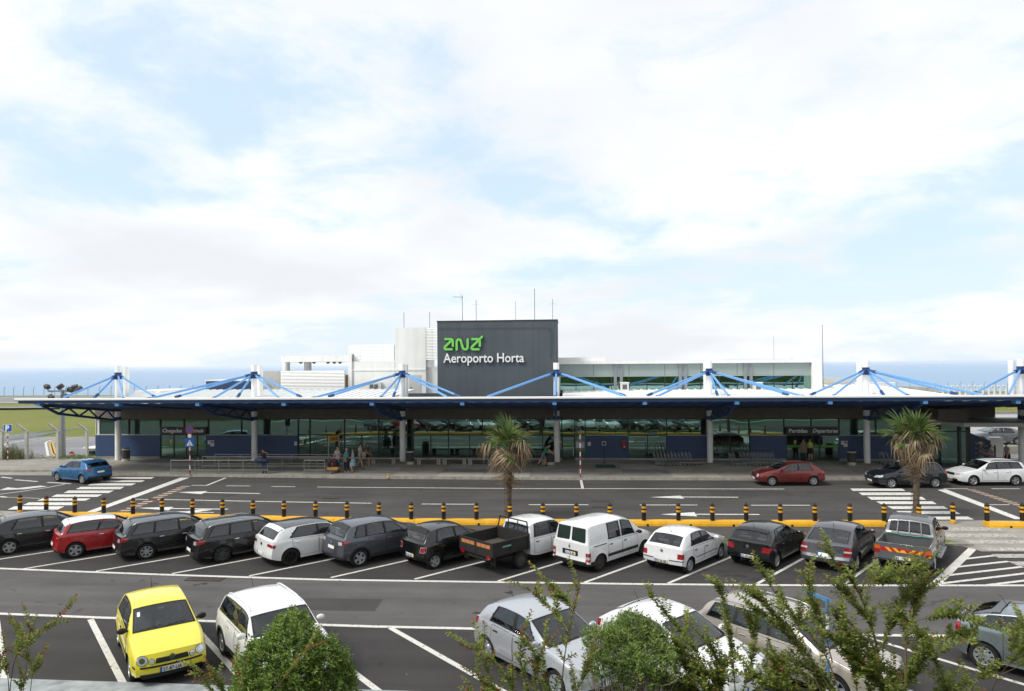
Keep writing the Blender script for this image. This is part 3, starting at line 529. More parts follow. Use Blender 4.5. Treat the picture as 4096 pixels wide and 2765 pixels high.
# ---- canopy
XL, XR = -36.7, 47.
tp('fascia', MB().box((XL, 42.62, 5.22), (XR, 42.78, 5.37), b_=.03), mat('fascia_white', '#e8e8e6', rough=.5)); tp('fascia_shadow_strip', MB().box((XL + .02, 42.60, 5.205), (XR, 42.70, 5.228)), mat('fascia_shadow', '#2a2a2a', rough=.6))  # dark strip below the fascia: its shadow line put in as colour
tp('edge_beam', MB().box((XL + .25, 42.72, 5.03), (XR, 42.95, 5.205)), BLUEF)
sv = MB(); n = 84     # corrugated soffit sheets
for k in range(n):
    a, b_ = XL + .25 + (XR - XL - .25) * k / n, XL + .25 + (XR - XL - .25) * (k + 1) / n; m_ = (a + b_) / 2; d_ = .03
    pts = []
    for xx, dz in ((a, 0), (a + (b_ - a) * .35, 0), (a + (b_ - a) * .5, d_), (b_ - (b_ - a) * .15, d_), (b_, 0)): pts.append((xx, dz))
    for (p, dz), (q, dw) in zip(pts, pts[1:]): sv.add([(p, 42.96, 5.02 - dz), (q, 42.96, 5.02 - dw), (q, 52.0, ZB + .06 - dw), (p, 52.0, ZB + .06 - dz)], [(3, 2, 1, 0)])
tp('soffit', sv, SOFF)
tp('canopy_roof', MB().prismy([], 0, 0) if 0 else MB().add([(XL, 42.78, 5.12), (XR, 42.78, 5.12), (XR, 49, 4.98), (XL, 49, 4.98), (XL, 42.78, 5.06), (XR, 42.78, 5.06), (XR, 49, 4.92), (XL, 49, 4.92)], [(0, 1, 2, 3), (7, 6, 5, 4), (0, 4, 5, 1), (1, 5, 6, 2), (2, 6, 7, 3), (3, 7, 4, 0)]), ROOFM)
# sloping main roof: ribbed sheets
def roof(xa, xb, ya, yb, za, zb, step=.62):
    o = tp('roof_sheet', MB().add([(xa, ya, za), (xb, ya, za), (xb, yb, zb), (xa, yb, zb), (xa, ya, za - .1), (xb, ya, za - .1), (xb, yb, zb - .1), (xa, yb, zb - .1)], [(0, 1, 2, 3), (7, 6, 5, 4), (0, 4, 5, 1), (1, 5, 6, 2), (2, 6, 7, 3), (3, 7, 4, 0)]), ROOFM)
    k = 0; x = xa + .2
    rm_ = MB().beam((0, 0, 0), (0, yb - ya, zb - za), .08, .09).mesh('roof_rib', ROOFM)
    while x < xb - .1: inst('roof_rib', rm_, TB, (x, ya - 52, za + .03)); x += step
roof(-34.5, -13.2, 49.0, 58.5, 4.97, 5.33); roof(-.35, 26.8, 49.0, 57.0, 4.97, 5.24)
tp('parapet_block', MB().box((-36.5, 55, 4.3), (-34.2, 60, 5.42)), WALLW)
# ---- sign tower
tw = tp('sign_tower', MB().box((-10.15, 53, 4.2), (-.72, 57, 10.81)), DGREYW); tp('tower_cap', MB().box((-10.19, 52.96, 10.80), (-.68, 57.04, 10.87)), mat('cap_dark', '#2c2e2f', rough=.6)); tp('tower_foot', MB().box((-12.7, 53.05, 4.2), (-10.16, 53.6, 5.17)), DGREYW)
GRN = mat('sign_green', '#74c257', rough=.45); GRNE = mat('sign_edge', '#2f6a2c', rough=.5); WLET = mat('sign_white', '#e2e2e0', rough=.45)
s3 = lambda x, y: (1600 + x / 3.1386, 1140 + y / 3.1386)
def LP(x, y): p = at(*s3(x, y), 52.9); return (p.x, p.z)
def stroke(pts, r, name, parent, base=0):
    P = [LP(*p) for p in pts]; R = r / 3.1386 * 52.9 / F_PX; par = parent
    for mi_, (rr, ya, yb) in enumerate(((R, .84, .99), (R * .84, .82, .839))):
        mb = MB()
        for k, (a, b_) in enumerate(zip(P, P[1:])):
            an = atan2(b_[1] - a[1], b_[0] - a[0]); pl = [(a[0] + rr * cos(an + pi / 2 + pi * q / 8), a[1] + rr * sin(an + pi / 2 + pi * q / 8)) for q in range(9)] + [(b_[0] + rr * cos(an - pi / 2 + pi * q / 8), b_[1] + rr * sin(an - pi / 2 + pi * q / 8)) for q in range(9)]
            mb.prismy(pl, ya - .0012 * (k + base), yb)
        o = mb.build(name if mi_ == 0 else 'face', [GRNE, GRN][mi_], par)
        if mi_ == 0: par = o
    return o
for dx in (0, 338):
    stroke([(570 + dx, 681), (640 + dx, 681), (655 + dx, 687), (664 + dx, 703), (665 + dx, 766)], 17, 'logo_stroke', tw); stroke([(652 + dx, 693), (578 + dx, 767), (563 + dx, 784), (562 + dx, 798), (574 + dx, 809), (650 + dx, 809)], 17, 'logo_stroke', tw, 6)
stroke([(993, 688), (1031, 651)], 16, 'logo_stroke', tw, 14)
stroke([(713, 812), (713, 716), (718, 698), (732, 686), (748, 686), (762, 697), (790, 788), (802, 804), (820, 811), (838, 806), (850, 790), (852, 684)], 17, 'logo_stroke', tw)
xa = LP(545, 960)[0]; xb = LP(1558, 960)[0]; zb_ = LP(600, 975)[1]
text_mesh('lettering', 'Aeroporto Horta', 1.02, .06, WLET, tw, (xa, .90, zb_), width=xb - xa, bold=.012)
GH = tower_mat('#444b50', '#383f44')
ghp = [LP(475, 540), LP(1840, 530), LP(1895, 545), LP(1925, 590), LP(1930, 760), LP(1912, 930), LP(1885, 925), LP(1893, 760), LP(1890, 600), LP(1870, 568), LP(1830, 560), LP(475, 572)]
MB().prismy(ghp, .9965, .999).build('ghost_band', GH, tw)
# antennas on the tower
WIRE = mat('antenna_grey', '#6f7376', rough=.5, metal=.5)
for px, y0, y1, Y, r in ((1850, 1290, 1182, 55, .022), (1905, 1288, 1200, 55, .022), (2062, 1284, 1206, 55, .016), (2139, 1284, 1155, 55, .026), (2211, 1282, 1197, 55, .02), (1616, 1312, 1250, 61, .024), (1719, 1312, 1248, 61, .024)):
    a, b_ = at(px, y0 + 12, Y), at(px, y1, Y); b_.x = a.x; mb = MB(); mb.tube([a, b_], r, 6)
    if px == 1850:
        mb.tube([b_ + Vector((0, 0, -.15)), b_ + Vector((-.75, 0, -.1))], .012, 5)
        for k in range(6): p = b_ + Vector((-.12 - .12 * k, 0, -.13)); mb.tube([p + Vector((0, -.25, .05)), p + Vector((0, .25, -.02))], .006, 4)
        for sz in (-1, 1): mb.tube([b_ + Vector((-.05, 0, -.13)), b_ + Vector((-.16, 0, -.13 + sz * .28))], .01, 4)
    if px in (1905, 2211):
        for sx in (-1, 1): mb.tube([b_ + Vector((0, 0, -.35)), b_ + Vector((sx * .35, 0, -.42))], .006, 4)
    tp('antenna', mb, WIRE)
# ---- white volumes to the left of the tower
YB = 60.
def wb(name, px0, px1, py0, py1, Y=YB, dep=4., m_=None, par=None): a = at(px0, py0, Y); c = at(px1, py1, Y); return tp(name, MB().box((a.x, Y, c.z), (c.x, Y + dep, a.z)), m_ or WALLW, par)
wb('stair_block', 1580, 1704, 1312, 1620); wb('stair_return', 1704, 1712, 1312, 1470, 60.2, 3); wb('upper_wall', 1403, 1580, 1447, 1640); wb('upper_wall', 1704, 1752, 1470, 1640, 60.4, 3)
wb('wall_moulding', 1412, 1702, 1478, 1482, 59.95, .06); wb('pilaster', 1392, 1408, 1416, 1640, 59.9, .5); wb('pilaster', 1412, 1413, 1416, 1640, 59.93, .3, mat('pipe_grey', '#8d8e8d', rough=.6))
wb('back_wall', 1040, 1120, 1485, 1640, 61, 3, mat('grey_render', '#b9b8b4', rough=.8, var=.08)); wb('blue_box', 824, 1002, 1523, 1640, 61, 3, BLUEW); wb('blue_box_rim', 820, 1004, 1521, 1524, 60.98, 3.02)
wb('orange_panel', 1375, 1392, 1500, 1640, 61.5, .2, mat('ochre_panel', '#b98f5a', rough=.8)); wb('roof_pergola', 1124, 1394, 1424, 1447, 60, 3.5)
for px in (1145, 1231): a = at(px, 1447, 61.2); tp('pergola_post', MB().lathe([(.33, 4.5), (.33, a.z)], 16, (a.x, 61.2, 0)), COLW, None, 30)
for px in (1203, 1256, 1312, 1337, 1360): a = at(px, 1448, 60.6); tp('globe_lamp', MB().lathe([(.02, .0), (.16, -.02), (.17, -.1), (.1, -.17), (.0, -.2)], 10, (a.x, 60.6, a.z + .02), caps=False), mat('lamp_smoke', '#5d5850', rough=.3), None, 1)
LOUV = mat('louvre_white', '#ececea', rough=.5); LSH = mat('louvre_dark', '#b4b6b5', rough=.8)
def louvre(px0, px1, py0, py1, n, Y, posts):
    a = at(px0, py0, Y); c = at(px1, py1, Y); fr_ = MB()
    for k in range(posts + 1): x = a.x + (c.x - a.x) * k / posts; fr_.box((x - .03, Y + .12, c.z), (x + .03, Y + .2, a.z))
    fr_.box((a.x, Y + .21, c.z), (c.x, Y + .23, a.z)) if py1 > 1450 else 0; p = tp('louvre_screen', fr_, LSH); h = (a.z - c.z) / n; sm_ = MB().add([(a.x, 0, 0), (c.x, 0, 0), (c.x, .05, h * .62), (a.x, .05, h * .62), (a.x, .02, -.02), (c.x, .02, -.02), (c.x, .07, h * .62 - .02), (a.x, .07, h * .62 - .02)], [(0, 1, 2, 3), (7, 6, 5, 4), (0, 4, 5, 1), (1, 5, 6, 2), (2, 6, 7, 3), (3, 7, 4, 0)]).mesh('slat', LOUV)
    for k in range(n): inst('slat', sm_, p, (0, Y - 52, c.z + h * (k + .2)))
louvre(1395, 1576, 1380, 1443, 11, 60.3, 4); louvre(1122, 1378, 1484, 1592, 19, 59.6, 6); louvre(1703, 1752, 1313, 1440, 21, 60.0, 2)
# small cabinet, door, pipe on the upper wall
dr_ = wb('service_door', 1635, 1684, 1500, 1640, 59.96, .05, mat('door_pale', '#bdbdba', rough=.6)); wb('door_handle', 1641, 1646, 1550, 1553, 59.9, .05, RUB if 'RUB' in globals() else MULL, dr_)
cb = wb('wall_cabinet', 1474, 1524, 1531, 1575, 59.5, .45, mat('cabinet_white', '#c4c4c2', rough=.5))
for px in (1479, 1497): wb('cabinet_window', px, px + 14, 1538, 1572, 59.47, .03, mat('cabinet_glass', '#5b5f60', rough=.2), cb)
a = at(1048, 1540, 60.9); tp('vent_pipe', MB().tube([(a.x, 60.6, 4.6), (a.x, 60.6, a.z + .5), (a.x + .12, 60.6, a.z + .62), (a.x + .3, 60.6, a.z + .6)], .11, 10), WALLW, None, 1)
# ---- glazed upper storey on the right
YG = 57.; ug = lambda px, py: at(px, py, YG)
zt, zm, zlo = 7.38, 6.38, 5.1; xl, xr = -.72, 19.65
tp('upper_fascia', MB().box((xl, 56.7, 7.38), (xr, 61, 7.62)), WALLW); tp('upper_box', MB().box((xl, 58, 7.62), (3.2, 61, 7.95)), WALLW); tp('upper_end_wall', MB().box((xr + .002, 56.6, 4.8), (xr + .75, 62, 7.75)), WALLW)
tp('upper_back', MB().box((xl, 60.5, 4.9), (xr, 60.7, 7.4)), mat('upper_inner', '#3e4440', rough=.8)); tp('upper_floor', MB().box((xl, 57.1, 4.7), (xr, 60.5, 5.0)), mat('hall_floor', rough=.3))
PANELG = mat('pale_green_panel', '#8d9b98', rough=.25, var=.06, vscale=.4, spec=.6)
npn = 14; w_ = (xr - xl) / npn
for k in range(npn // 2): tp('cladding_panel', MB().box((xl + 2 * w_ * k + .015, 56.98, zm), (xl + 2 * w_ * (k + 1) - .015, 57.05, zt - .01)), PANELG)
for k in range(npn):
    x0 = xl + w_ * k; tp('window_pane', MB().box((x0 + .03, 57.0, zlo), (x0 + w_ - .03, 57.012, zm - .05)), gm); tp('mullion', MB().box((x0 - .03, 56.95, zlo - .1), (x0 + .03, 57.06, zm)), MULL)
tp('transom', MB().box((xl, 56.94, zm - .05), (xr, 57.04, zm)), mat('pale_rail', rough=.4))
for px in (2461, 2485, 2720, 2742, 2980, 3003): x = ug(px, 1500).x; tp('grey_pier', MB().box((x - .12, 56.88, zlo - .2), (x + .12, 56.94, zt)), mat('pier_grey', '#7d8388', rough=.5))
for px in (2498, 3030):
    a = at(px, 1563, 56); u = MB().box((a.x - .33, 55.7, a.z - .2), (a.x + .33, 56.2, a.z + .62)); o = tp('air_unit', u, mat('unit_white', '#cfcfc8', rough=.6)); tp('unit_lid', MB().box((a.x - .37, 55.66, a.z + .62), (a.x + .37, 56.24, a.z + .68)), WALLW, o); tp('unit_opening', MB().box((a.x - .18, 55.685, a.z + .12), (a.x + .18, 55.7, a.z + .5)), mat('cabinet_glass', rough=.2), o)
a = at(3292, 1505, 60); b_ = at(3290, 1300, 60); tp('antenna', MB().tube([a - Vector((0, 0, 1)), Vector((a.x, 60, b_.z))], [.035, .02], 6), WIRE); a = at(3096, 1452, 60); b_ = at(3096, 1345, 60); tp('antenna', MB().tube([a, Vector((a.x, 60, b_.z))], .012, 6), WIRE)
# rounded plant room, louvre fence and old wall at the right
def pt(px, py, Y): p = at(px, py, Y); return (p.x, p.z)
q = [pt(3262, 1575, 62), pt(3262, 1540, 62), pt(3268, 1524, 62), pt(3282, 1514, 62), pt(3300, 1510, 62), pt(3420, 1514, 62), pt(3420, 1575, 62)]; tp('plant_room', MB().prismy(q, 62, 65), mat('plant_grey', '#b5b6b4', rough=.7, var=.08)); wb('plant_panel', 3295, 3350, 1533, 1562, 61.95, .1, mat('tan_panel', '#b3a391', rough=.7)); wb('plant_panel', 3352, 3400, 1533, 1562, 61.94, .1, mat('grey_panel', '#a9a9a7', rough=.7))
louvre(3402, 3580, 1530, 1562, 6, 63, 5)
q = [pt(3592, 1545, 66), pt(3755, 1552, 66), pt(3755, 1600, 66), pt(3592, 1600, 66)]; tp('old_wall', MB().prismy(q[::-1], 66, 66.4), mat('stained_wall', '#b7b2a6', rough=.9, var=.25, vscale=2)); roof(19.7, 26.8, 57.0, 64, 5.24, 5.45)
# ---- right end: glazed lobby, lower canopy slab, blue ramp wall
tp('lobby_frame', MB().box((27.08, 49.0, .15), (27.4, 49.35, 3.2)).box((26.6, 48.9, .15), (26.75, 49.05, 3.2)), MULL); tp('lobby_base', MB().box((25.5, 48.85, .15), (27.45, 52.3, .35)), MULL)
tp('window_pane', MB().box((25.5, 49.02, .4), (26.6, 49.035, 3.1)), gm); tp('window_pane', MB().box((26.75, 49.0, .4), (27.08, 49.015, 3.1)), gm); tp('window_pane', MB().box((27.36, 49.35, .4), (27.375, 52.3, 3.1)), gm); tp('transom', MB().box((25.5, 48.97, 2.55), (27.08, 49.06, 2.63)), MULL)
tp('lobby_inner', MB().box((25.3, 51.7, .15), (27.3, 51.85, 3.05)), mat('lobby_teal', '#4f8f86', rough=.6)); tp('lobby_head', MB().box((25.4, 49.2, 3.3), (27.4, 51.8, 4.1)), BROWN)
tp('lower_canopy', MB().prism([(24.6, 50.6), (26.2, 47.6), (42, 47.6), (42, 52.4), (24.6, 52.4)], 3.02, 3.28), mat('canopy_edge', '#aaa69e', rough=.7)); tp('upper_dark_wall', MB().box((27.4, 52.0, 3.3), (30.8, 52.3, 4.35)), BROWN); tp('upper_beam', MB().box((27.4, 51.9, 4.3), (42, 52.4, 4.6)), mat('canopy_edge', rough=.7))
# ------------------------------------------------------------------ vehicles
def interp(t, x):
    if x <= t[0][0]: return t[0][1]
    for (a, b), (c, d) in zip(t, t[1:]):
        if x <= c: return b + (d - b) * (x - a) / max(c - a, 1e-6)
    return t[-1][1]
def sinterp(t, x, w): return sum(interp(t, x + w * k) for k in (-1, -.5, 0, .5, 1)) / 5
def glass_mat(name, tint, refl=.05):
    m = bpy.data.materials.new(name); m.use_nodes = True; t = m.node_tree; t.nodes.clear(); o = t.nodes.new('ShaderNodeOutputMaterial'); tr = t.nodes.new('ShaderNodeBsdfTransparent'); tr.inputs[0].default_value = (*tint, 1); g = t.nodes.new('ShaderNodeBsdfGlossy'); g.inputs['Roughness'].default_value = .01; g.inputs['Color'].default_value = (.95, .97, 1, 1)
    f = t.nodes.new('ShaderNodeFresnel'); f.inputs[0].default_value = 1.5; r = t.nodes.new('ShaderNodeMapRange'); r.inputs[3].default_value = refl; r.inputs[4].default_value = 1; t.links.new(f.outputs[0], r.inputs[0]); m2 = t.nodes.new('ShaderNodeMixShader'); t.links.new(r.outputs[0], m2.inputs[0]); t.links.new(tr.outputs[0], m2.inputs[1]); t.links.new(g.outputs[0], m2.inputs[2]); t.links.new(m2.outputs[0], o.inputs[0]); return m
GLASS = glass_mat('car_glass', (.62, .68, .66), .04); TINTED = glass_mat('tinted_car_glass', (.2, .22, .23))
TRIMD = mat('cabin_dark', '#37383a', rough=.85, var=.15, vscale=8); SEATM = mat('seat_cloth', '#66696f', rough=.9, var=.2, vscale=14); SHELF = mat('parcel_shelf', '#2c2c2e', rough=.9)
GLASSC = mat('car_glass_clear', '#263230', rough=.03, spec=.7, coat=0.)
RUB = mat('black_rubber', '#0c0c0d', rough=.7); PLAS = mat('dark_plastic', '#1b1c1e', rough=.55, var=.15)
TYRE = mat('tyre', '#121213', rough=.8, var=.2, vscale=12)
ALLOY = mat('alloy', '#b9bcc0', rough=.32, metal=.8); DALLOY = mat('black_alloy', '#0d0d0f', rough=.35, metal=.3)
STEEL = mat('rusty_steel_wheel', '#4d4944', rough=.7, var=.4, vscale=25, metal=.3); CAPW = mat('wheel_cover', '#a7abb0', rough=.38, metal=.55)
CHROME = mat('chrome', '#d5d8dc', rough=.12, metal=1.)
REDL = mat('tail_lens', '#8c0510', rough=.12, coat=.8, spec=.7); CLRL = mat('clear_lens', '#c9ced2', rough=.08, coat=.8, metal=.35); ORL = mat('amber_lens', '#c25a10', rough=.15, coat=.6)
PLATE = mat('plate_white', '#e8e8e4', rough=.4); PBLUE = mat('plate_blue', '#1b4fa8', rough=.4); PYEL = mat('plate_yellow', '#d9b32a', rough=.4); INK = mat('plate_ink', '#101014', rough=.5)
UNDER = mat('underbody', '#0a0a0b', rough=.9)
def paint(name, col, metal=0., rough=.3): return mat('paint_' + name, col, rough=rough, metal=metal, coat=.75, spec=.5, rvar=.05)
WHEELS = {}
def wheel_mesh(R, wd, style, n):
    k = (round(R, 3), wd, style, n)
    if k in WHEELS: return WHEELS[k]
    rr = R * (.66 if style != 'steel' else .6)
    t = MB(); h = wd / 2
    t.lathe([(rr, -h * .8), (rr + .015, -h), (R - .035, -h), (R - .008, -h * .72), (R, -h * .4), (R, h * .4), (R - .008, h * .72), (R - .035, h), (rr + .015, h), (rr, h * .8), (rr - .02, h * .5), (rr - .02, -h * .5)], 28, axis='y', caps=False)
    t.lathe([(rr, h * .25), (.01, h * .25)], 20, axis='y', caps=False)
    tm = t.mesh('tyre', TYRE, 40)
    r = MB(); y1 = h * .93
    r.lathe([(rr - .012, h * .55), (rr, h * .85), (rr + .004, y1), (rr - .012, y1), (rr - .03, y1 - .03)], 28, axis='y', caps=False)
    r.lathe([(.075, y1 - .02), (.065, y1 + .004), (.0, y1 + .006)], 14, axis='y', caps=False)
    if style == 'spoke':
        for i in range(n):
            a = 2 * pi * i / n; ca, sa = cos(a), sin(a); w0, w1 = .042 if n < 7 else .03, .05 if n < 7 else .024
            q = [(.05, -w0), (rr - .015, -w1), (rr - .015, w1), (.05, w0)]
            v = [(x * ca - y * sa, yy, x * sa + y * ca) for yy in (y1 - .035, y1 - .006) for x, y in q]
            r.add(v, [(0, 1, 2, 3), (7, 6, 5, 4), (1, 0, 4, 5), (2, 1, 5, 6), (3, 2, 6, 7), (0, 3, 7, 4)])
    else:   # pressed steel wheel or cover: dished disc with slots left between fins
        r.lathe([(rr * .62, y1 - .03), (rr * .5, y1 - .005), (.05, y1 - .012)], 24, axis='y', caps=False)
        for i in range(n):
            a0 = 2 * pi * i / n; wv = pi / n * .62; v = []
            for yy in (y1 - .03, y1 - .008):
                for aa, rad in ((a0 - wv, rr * .55), (a0 - wv, rr - .012), (a0 + wv, rr - .012), (a0 + wv, rr * .55)): v.append((rad * cos(aa), yy, rad * sin(aa)))
            r.add(v, [(0, 1, 2, 3), (7, 6, 5, 4), (1, 0, 4, 5), (2, 1, 5, 6), (3, 2, 6, 7), (0, 3, 7, 4)])
    rm = r.mesh('rim', {'steel': STEEL, 'cover': CAPW}.get(style, ALLOY), 35)
    WHEELS[k] = (tm, rm); return tm, rm
MIRP = mat('mirror_pale', '#7b8482', rough=.3); SEATC = []
def seat_meshes():
    if not SEATC:
        b = MB(); b.box((-.02, -.24, 0), (.48, .24, .16), b_=.05); n0 = len(b.v); b.box((-.1, -.23, .1), (.04, .23, .66), b_=.05)
        for i in range(n0, len(b.v)): x, y, z = b.v[i]; b.v[i] = (x - (z - .1) * .28, y * (1 - .2 * max(0, z - .45)), z)
        h = MB(); h.box((-.26, -.13, .69), (-.16, .13, .86), b_=.035); h.box((-.215, -.06, .6), (-.205, -.045, .7)); h.box((-.215, .045, .6), (-.205, .06, .7)); SEATC.append((b.mesh('seat', SEATM, 40), h.mesh('headrest', SEATM, 40)))
    return SEATC[0]
class Car:
    D = dict(L=3.95, W=1.68, H=1.46, wb=2.47, fo=.82, tr=.30, tw=.2, sill=.24, hn=.72, hc=.98, hb=1.0, bz=(.66, .88, .95, .92), tum=.27, sm=.11, kf=.1, kr=.06, pcf=.16, pcr=.1,
             nose=[(.15, .14), (.3, .03), (.5, 0), (.66, .05), (.9, .13)], tail=[(.15, .16), (.3, .03), (.5, 0), (.68, .04), (1.05, .08)], wst='spoke', wn=5, wmat=None, doors=2, roofm=None,
             plate=None, frontplate=True, cow=None, rails=None, rearwin=True, trim=None, clad=False, mirror=None, sidewin=None, fstyle='', handles=None, spoiler=False, glass=None, ant=True, bed=None, lights=None, head=None, wiper=True, bp=False, gm=.93, cap=None)
    def __init__(s, **k):
        s.__dict__.update(s.D); s.__dict__.update(k)
        L, H = s.L, s.H
        s.xc = k.get('xc', s.fo + .3); s.xrf = k.get('xrf', s.xc + .78); s.xrr = k.get('xrr', L - .42); s.xrb = k.get('xrb', L - .1)
        s.prof = k.get('prof') or [(0, s.hn), (.1, s.hn + .05), (s.xc - .35, s.hc - .045), (s.xc, s.hc), (s.xrf, H - .06), (s.xrf + .4, H - .005), ((s.xrf + s.xrr) / 2 + .1, H), (s.xrr - .35, H - .02), (s.xrr, H - .085), (s.xrb, s.hb), (L, s.hb - .05)]
        b = s.bz; s.beltt = k.get('beltt') or [(0, b[0]), (s.xc - .15, b[1]), (s.xrr, b[2]), (L, b[3])]
    def belt(s, x): return sinterp(s.beltt, x, .1)
    def top(s, x): return max(sinterp(s.prof, x, s.sm), s.belt(x) + .012)
    def half(s, x, z):
        pf = 1 - s.kf * max(0, 1 - x / 1.1) ** 2.2; pr = 1 - s.kr * max(0, 1 - (s.L - x) / .9) ** 2.2
        t = (z - s.sill) / max(s.belt(x) - s.sill, .05)
        q = interp([(-.6, .9), (0, .955), (.12, .98), (.45, 1.), (.72, .995), (.9, .975), (1, .945)], t)
        y = s.W / 2 * pf * pr * q
        for xw in (s.fo, s.fo + s.wb):
            d = sqrt((x - xw) ** 2 + (z - s.tr) ** 2) - s.tr - .05
            if d < .14: y += .018 * (1 - max(d, 0) / .14)
        return y
    def up(s, x):
        zb = s.belt(x); zt = s.top(x); hg = zt - zb; wb = s.half(x, zb)
        we = wb - min(.05, hg) - s.tum * max(hg - .06, 0); ze = zt - min(.45 * hg, .018 + .075 * hg); return wb, zb, we, ze, zt, hg
    def sideup(s, x, g):
        wb, zb, we, ze, zt, hg = s.up(x); return (x, wb + (we - wb) * g + .035 * g * (1 - g) * min(1, hg / .4) * 2, zb + (ze - zb) * g)
    def toppt(s, x, f):
        wb, zb, we, ze, zt, hg = s.up(x); k = max(0, 1 - abs(x - (s.xc + s.xrf) / 2) / 1.1)
        return (x - .1 * k * (1 - (1 - f) ** 2), we * (1 - f), ze + (zt - ze) * (1 - (1 - f) ** 2.4))
    def dfm(s, p):
        x, y, z = p; L = s.L; yy = min(1.1, abs(y) / (s.W / 2)) ** 2.6
        wf = max(0, 1 - x / .95) ** 2; wr = max(0, 1 - (L - x) / .7) ** 2
        x2 = x + wf * (interp(s.nose, z) + s.pcf * yy) - wr * (interp(s.tail, z) + s.pcr * yy)
        return Vector((L / 2 - x2, y, z))
    def S(s, q, z, front):       # runs round the corner: q from the middle of the nose or tail outwards and on along the side
        x0 = 0 if front else s.L; w = s.half(x0, z); sg = 1 if q >= 0 else -1; a = abs(q)
        if a <= w: return s.dfm((x0, sg * a, z))
        x = (a - w) if front else s.L - (a - w); return s.dfm((x, sg * s.half(x, z), z))
    def sidept(s, x, z, sg):
        if z <= s.belt(x): return s.dfm((x, sg * s.half(x, z), z))
        wb, zb, we, ze, zt, hg = s.up(x); g = min(1, (z - zb) / max(ze - zb, .01)); p = s.sideup(x, g); return s.dfm((p[0], sg * p[1], p[2]))
    def patch(s, name, fn, nu, nv, off, m, parent, smooth=1):
        P = [[fn(i / nu, j / nv) for j in range(nv + 1)] for i in range(nu + 1)]; v = []; e = .004
        cen = Vector((0, 0, .6))
        for i in range(nu + 1):
            for j in range(nv + 1):
                u, w = i / nu, j / nv; u0, u1, w0, w1 = max(0, u - .02), min(1, u + .02), max(0, w - .02), min(1, w + .02)
                n = (fn(u1, w) - fn(u0, w)).cross(fn(u, w1) - fn(u, w0))
                n = n.normalized() if n.length > 1e-9 else Vector((0, 0, 1))
                ref = Vector((P[i][j].x * .6, P[i][j].y, P[i][j].z - .6))
                if n.dot(ref) < 0: n = -n
                v.append(P[i][j] + n * off)
        f = [(i * (nv + 1) + j, (i + 1) * (nv + 1) + j, (i + 1) * (nv + 1) + j + 1, i * (nv + 1) + j + 1) for i in range(nu) for j in range(nv)]
        a = v[0]; nn = (v[f[len(f) // 2][1]] - v[f[len(f) // 2][0]]).cross(v[f[len(f) // 2][3]] - v[f[len(f) // 2][0]]); cc = v[f[len(f) // 2][0]]
        if nn.dot(Vector((cc.x * .6, cc.y, cc.z - .6))) < 0: f = [q[::-1] for q in f]
        return mk(name, v, f, m, parent, smooth)
    def quadq(s, c, front, sg=1):   # bilinear patch over four (q, z) corners, order: inner-low, outer-low, outer-high, inner-high
        (a, b), (c1, d), (e, f), (g, h) = c
        def fn(u, v):
            q = (a * (1 - u) + c1 * u) * (1 - v) + (g * (1 - u) + e * u) * v; z = (b * (1 - u) + d * u) * (1 - v) + (h * (1 - u) + f * u) * v
            return s.S(sg * q, z, front)
        return fn
    def ell(s, q0, z0, a, b, front, sg=1, pw=2.):
        def fn(u, v):
            t = 2 * pi * u; r = v * .999 + .001; cx, sz = cos(t), sin(t)
            k = (abs(cx) ** pw + abs(sz) ** pw) ** (-1 / pw); return s.S(sg * (q0 + a * r * cx * k), z0 + b * r * sz * k, front)
        return fn
    def ellp(s, name, q0, z0, a, b, front, sg, off, m, parent, pw=2., rin=0.):
        f0 = s.ell(q0, z0, a, b, front, sg, pw); return s.patch(name, lambda u, v: f0(u, rin + (1 - rin) * v), 18, 3, off, m, parent)
    def side(s, xb0, xb1, xt0, xt1, g0, g1, sg):
        def fn(u, v):
            g = g0 + (g1 - g0) * v; x = (xb0 + (xb1 - xb0) * u) * (1 - v) + (xt0 + (xt1 - xt0) * u) * v
            p = s.sideup(x, g); return s.dfm((p[0], sg * p[1], p[2]))
        return fn
    def build(s, name, label, cat, pm, loc, head, wheel=None, group=None):
        """loc = ground point of one wheel ('rr', 'rl', 'fr', 'fl') or of the middle; head = heading in degrees"""
        h = radians(head); L = s.L; xw0, xw1 = s.fo, s.fo + s.wb; tk = s.W / 2 - s.tw / 2 - .02
        off = {'rr': (L / 2 - xw1, -tk - s.tw / 2), 'rl': (L / 2 - xw1, tk + s.tw / 2), 'fr': (L / 2 - xw0, -tk - s.tw / 2), 'fl': (L / 2 - xw0, tk + s.tw / 2), None: (0, 0)}[wheel]
        T = thing(name, label, cat, (loc[0] - (off[0] * cos(h) - off[1] * sin(h)), loc[1] - (off[0] * sin(h) + off[1] * cos(h)), loc[2] if len(loc) > 2 else .006), h, group)
        T.scale = (1, 1, s.__dict__.get('vz', .965 if 22 < loc[1] < 30 else 1.)); s.T = T; Ra = s.tr + .055
        # stations
        xs = set(round(L * i / 84, 4) for i in range(85))
        for xw in (xw0, xw1):
            xs = set(x for x in xs if abs(x - xw) > Ra + .03) | set(round(xw + Ra * cos(pi * k / 14), 4) for k in range(15)) | {round(xw - Ra - .004, 4), round(xw + Ra + .004, 4)}
        for b in (s.xc, s.xrf, s.xrr): xs.add(round(b, 4))
        if s.bed: xs |= {round(b + d, 4) for b in s.bed[:2] for d in (0, .003)}
        gl = s.glass or GLASS; rm = getattr(s, 'rwm', s.gm - .06)
        wsx0, wsx1 = s.xc + .03, s.xrf - .05; rwa, rwb = s.xrb - .06, s.xrr + .05
        if hasattr(s, 'rw'): rwa = s.xrb - (s.xrb - s.xrr) * s.rw[0]; rwb = s.xrr + (s.xrb - s.xrr) * s.rw[1]
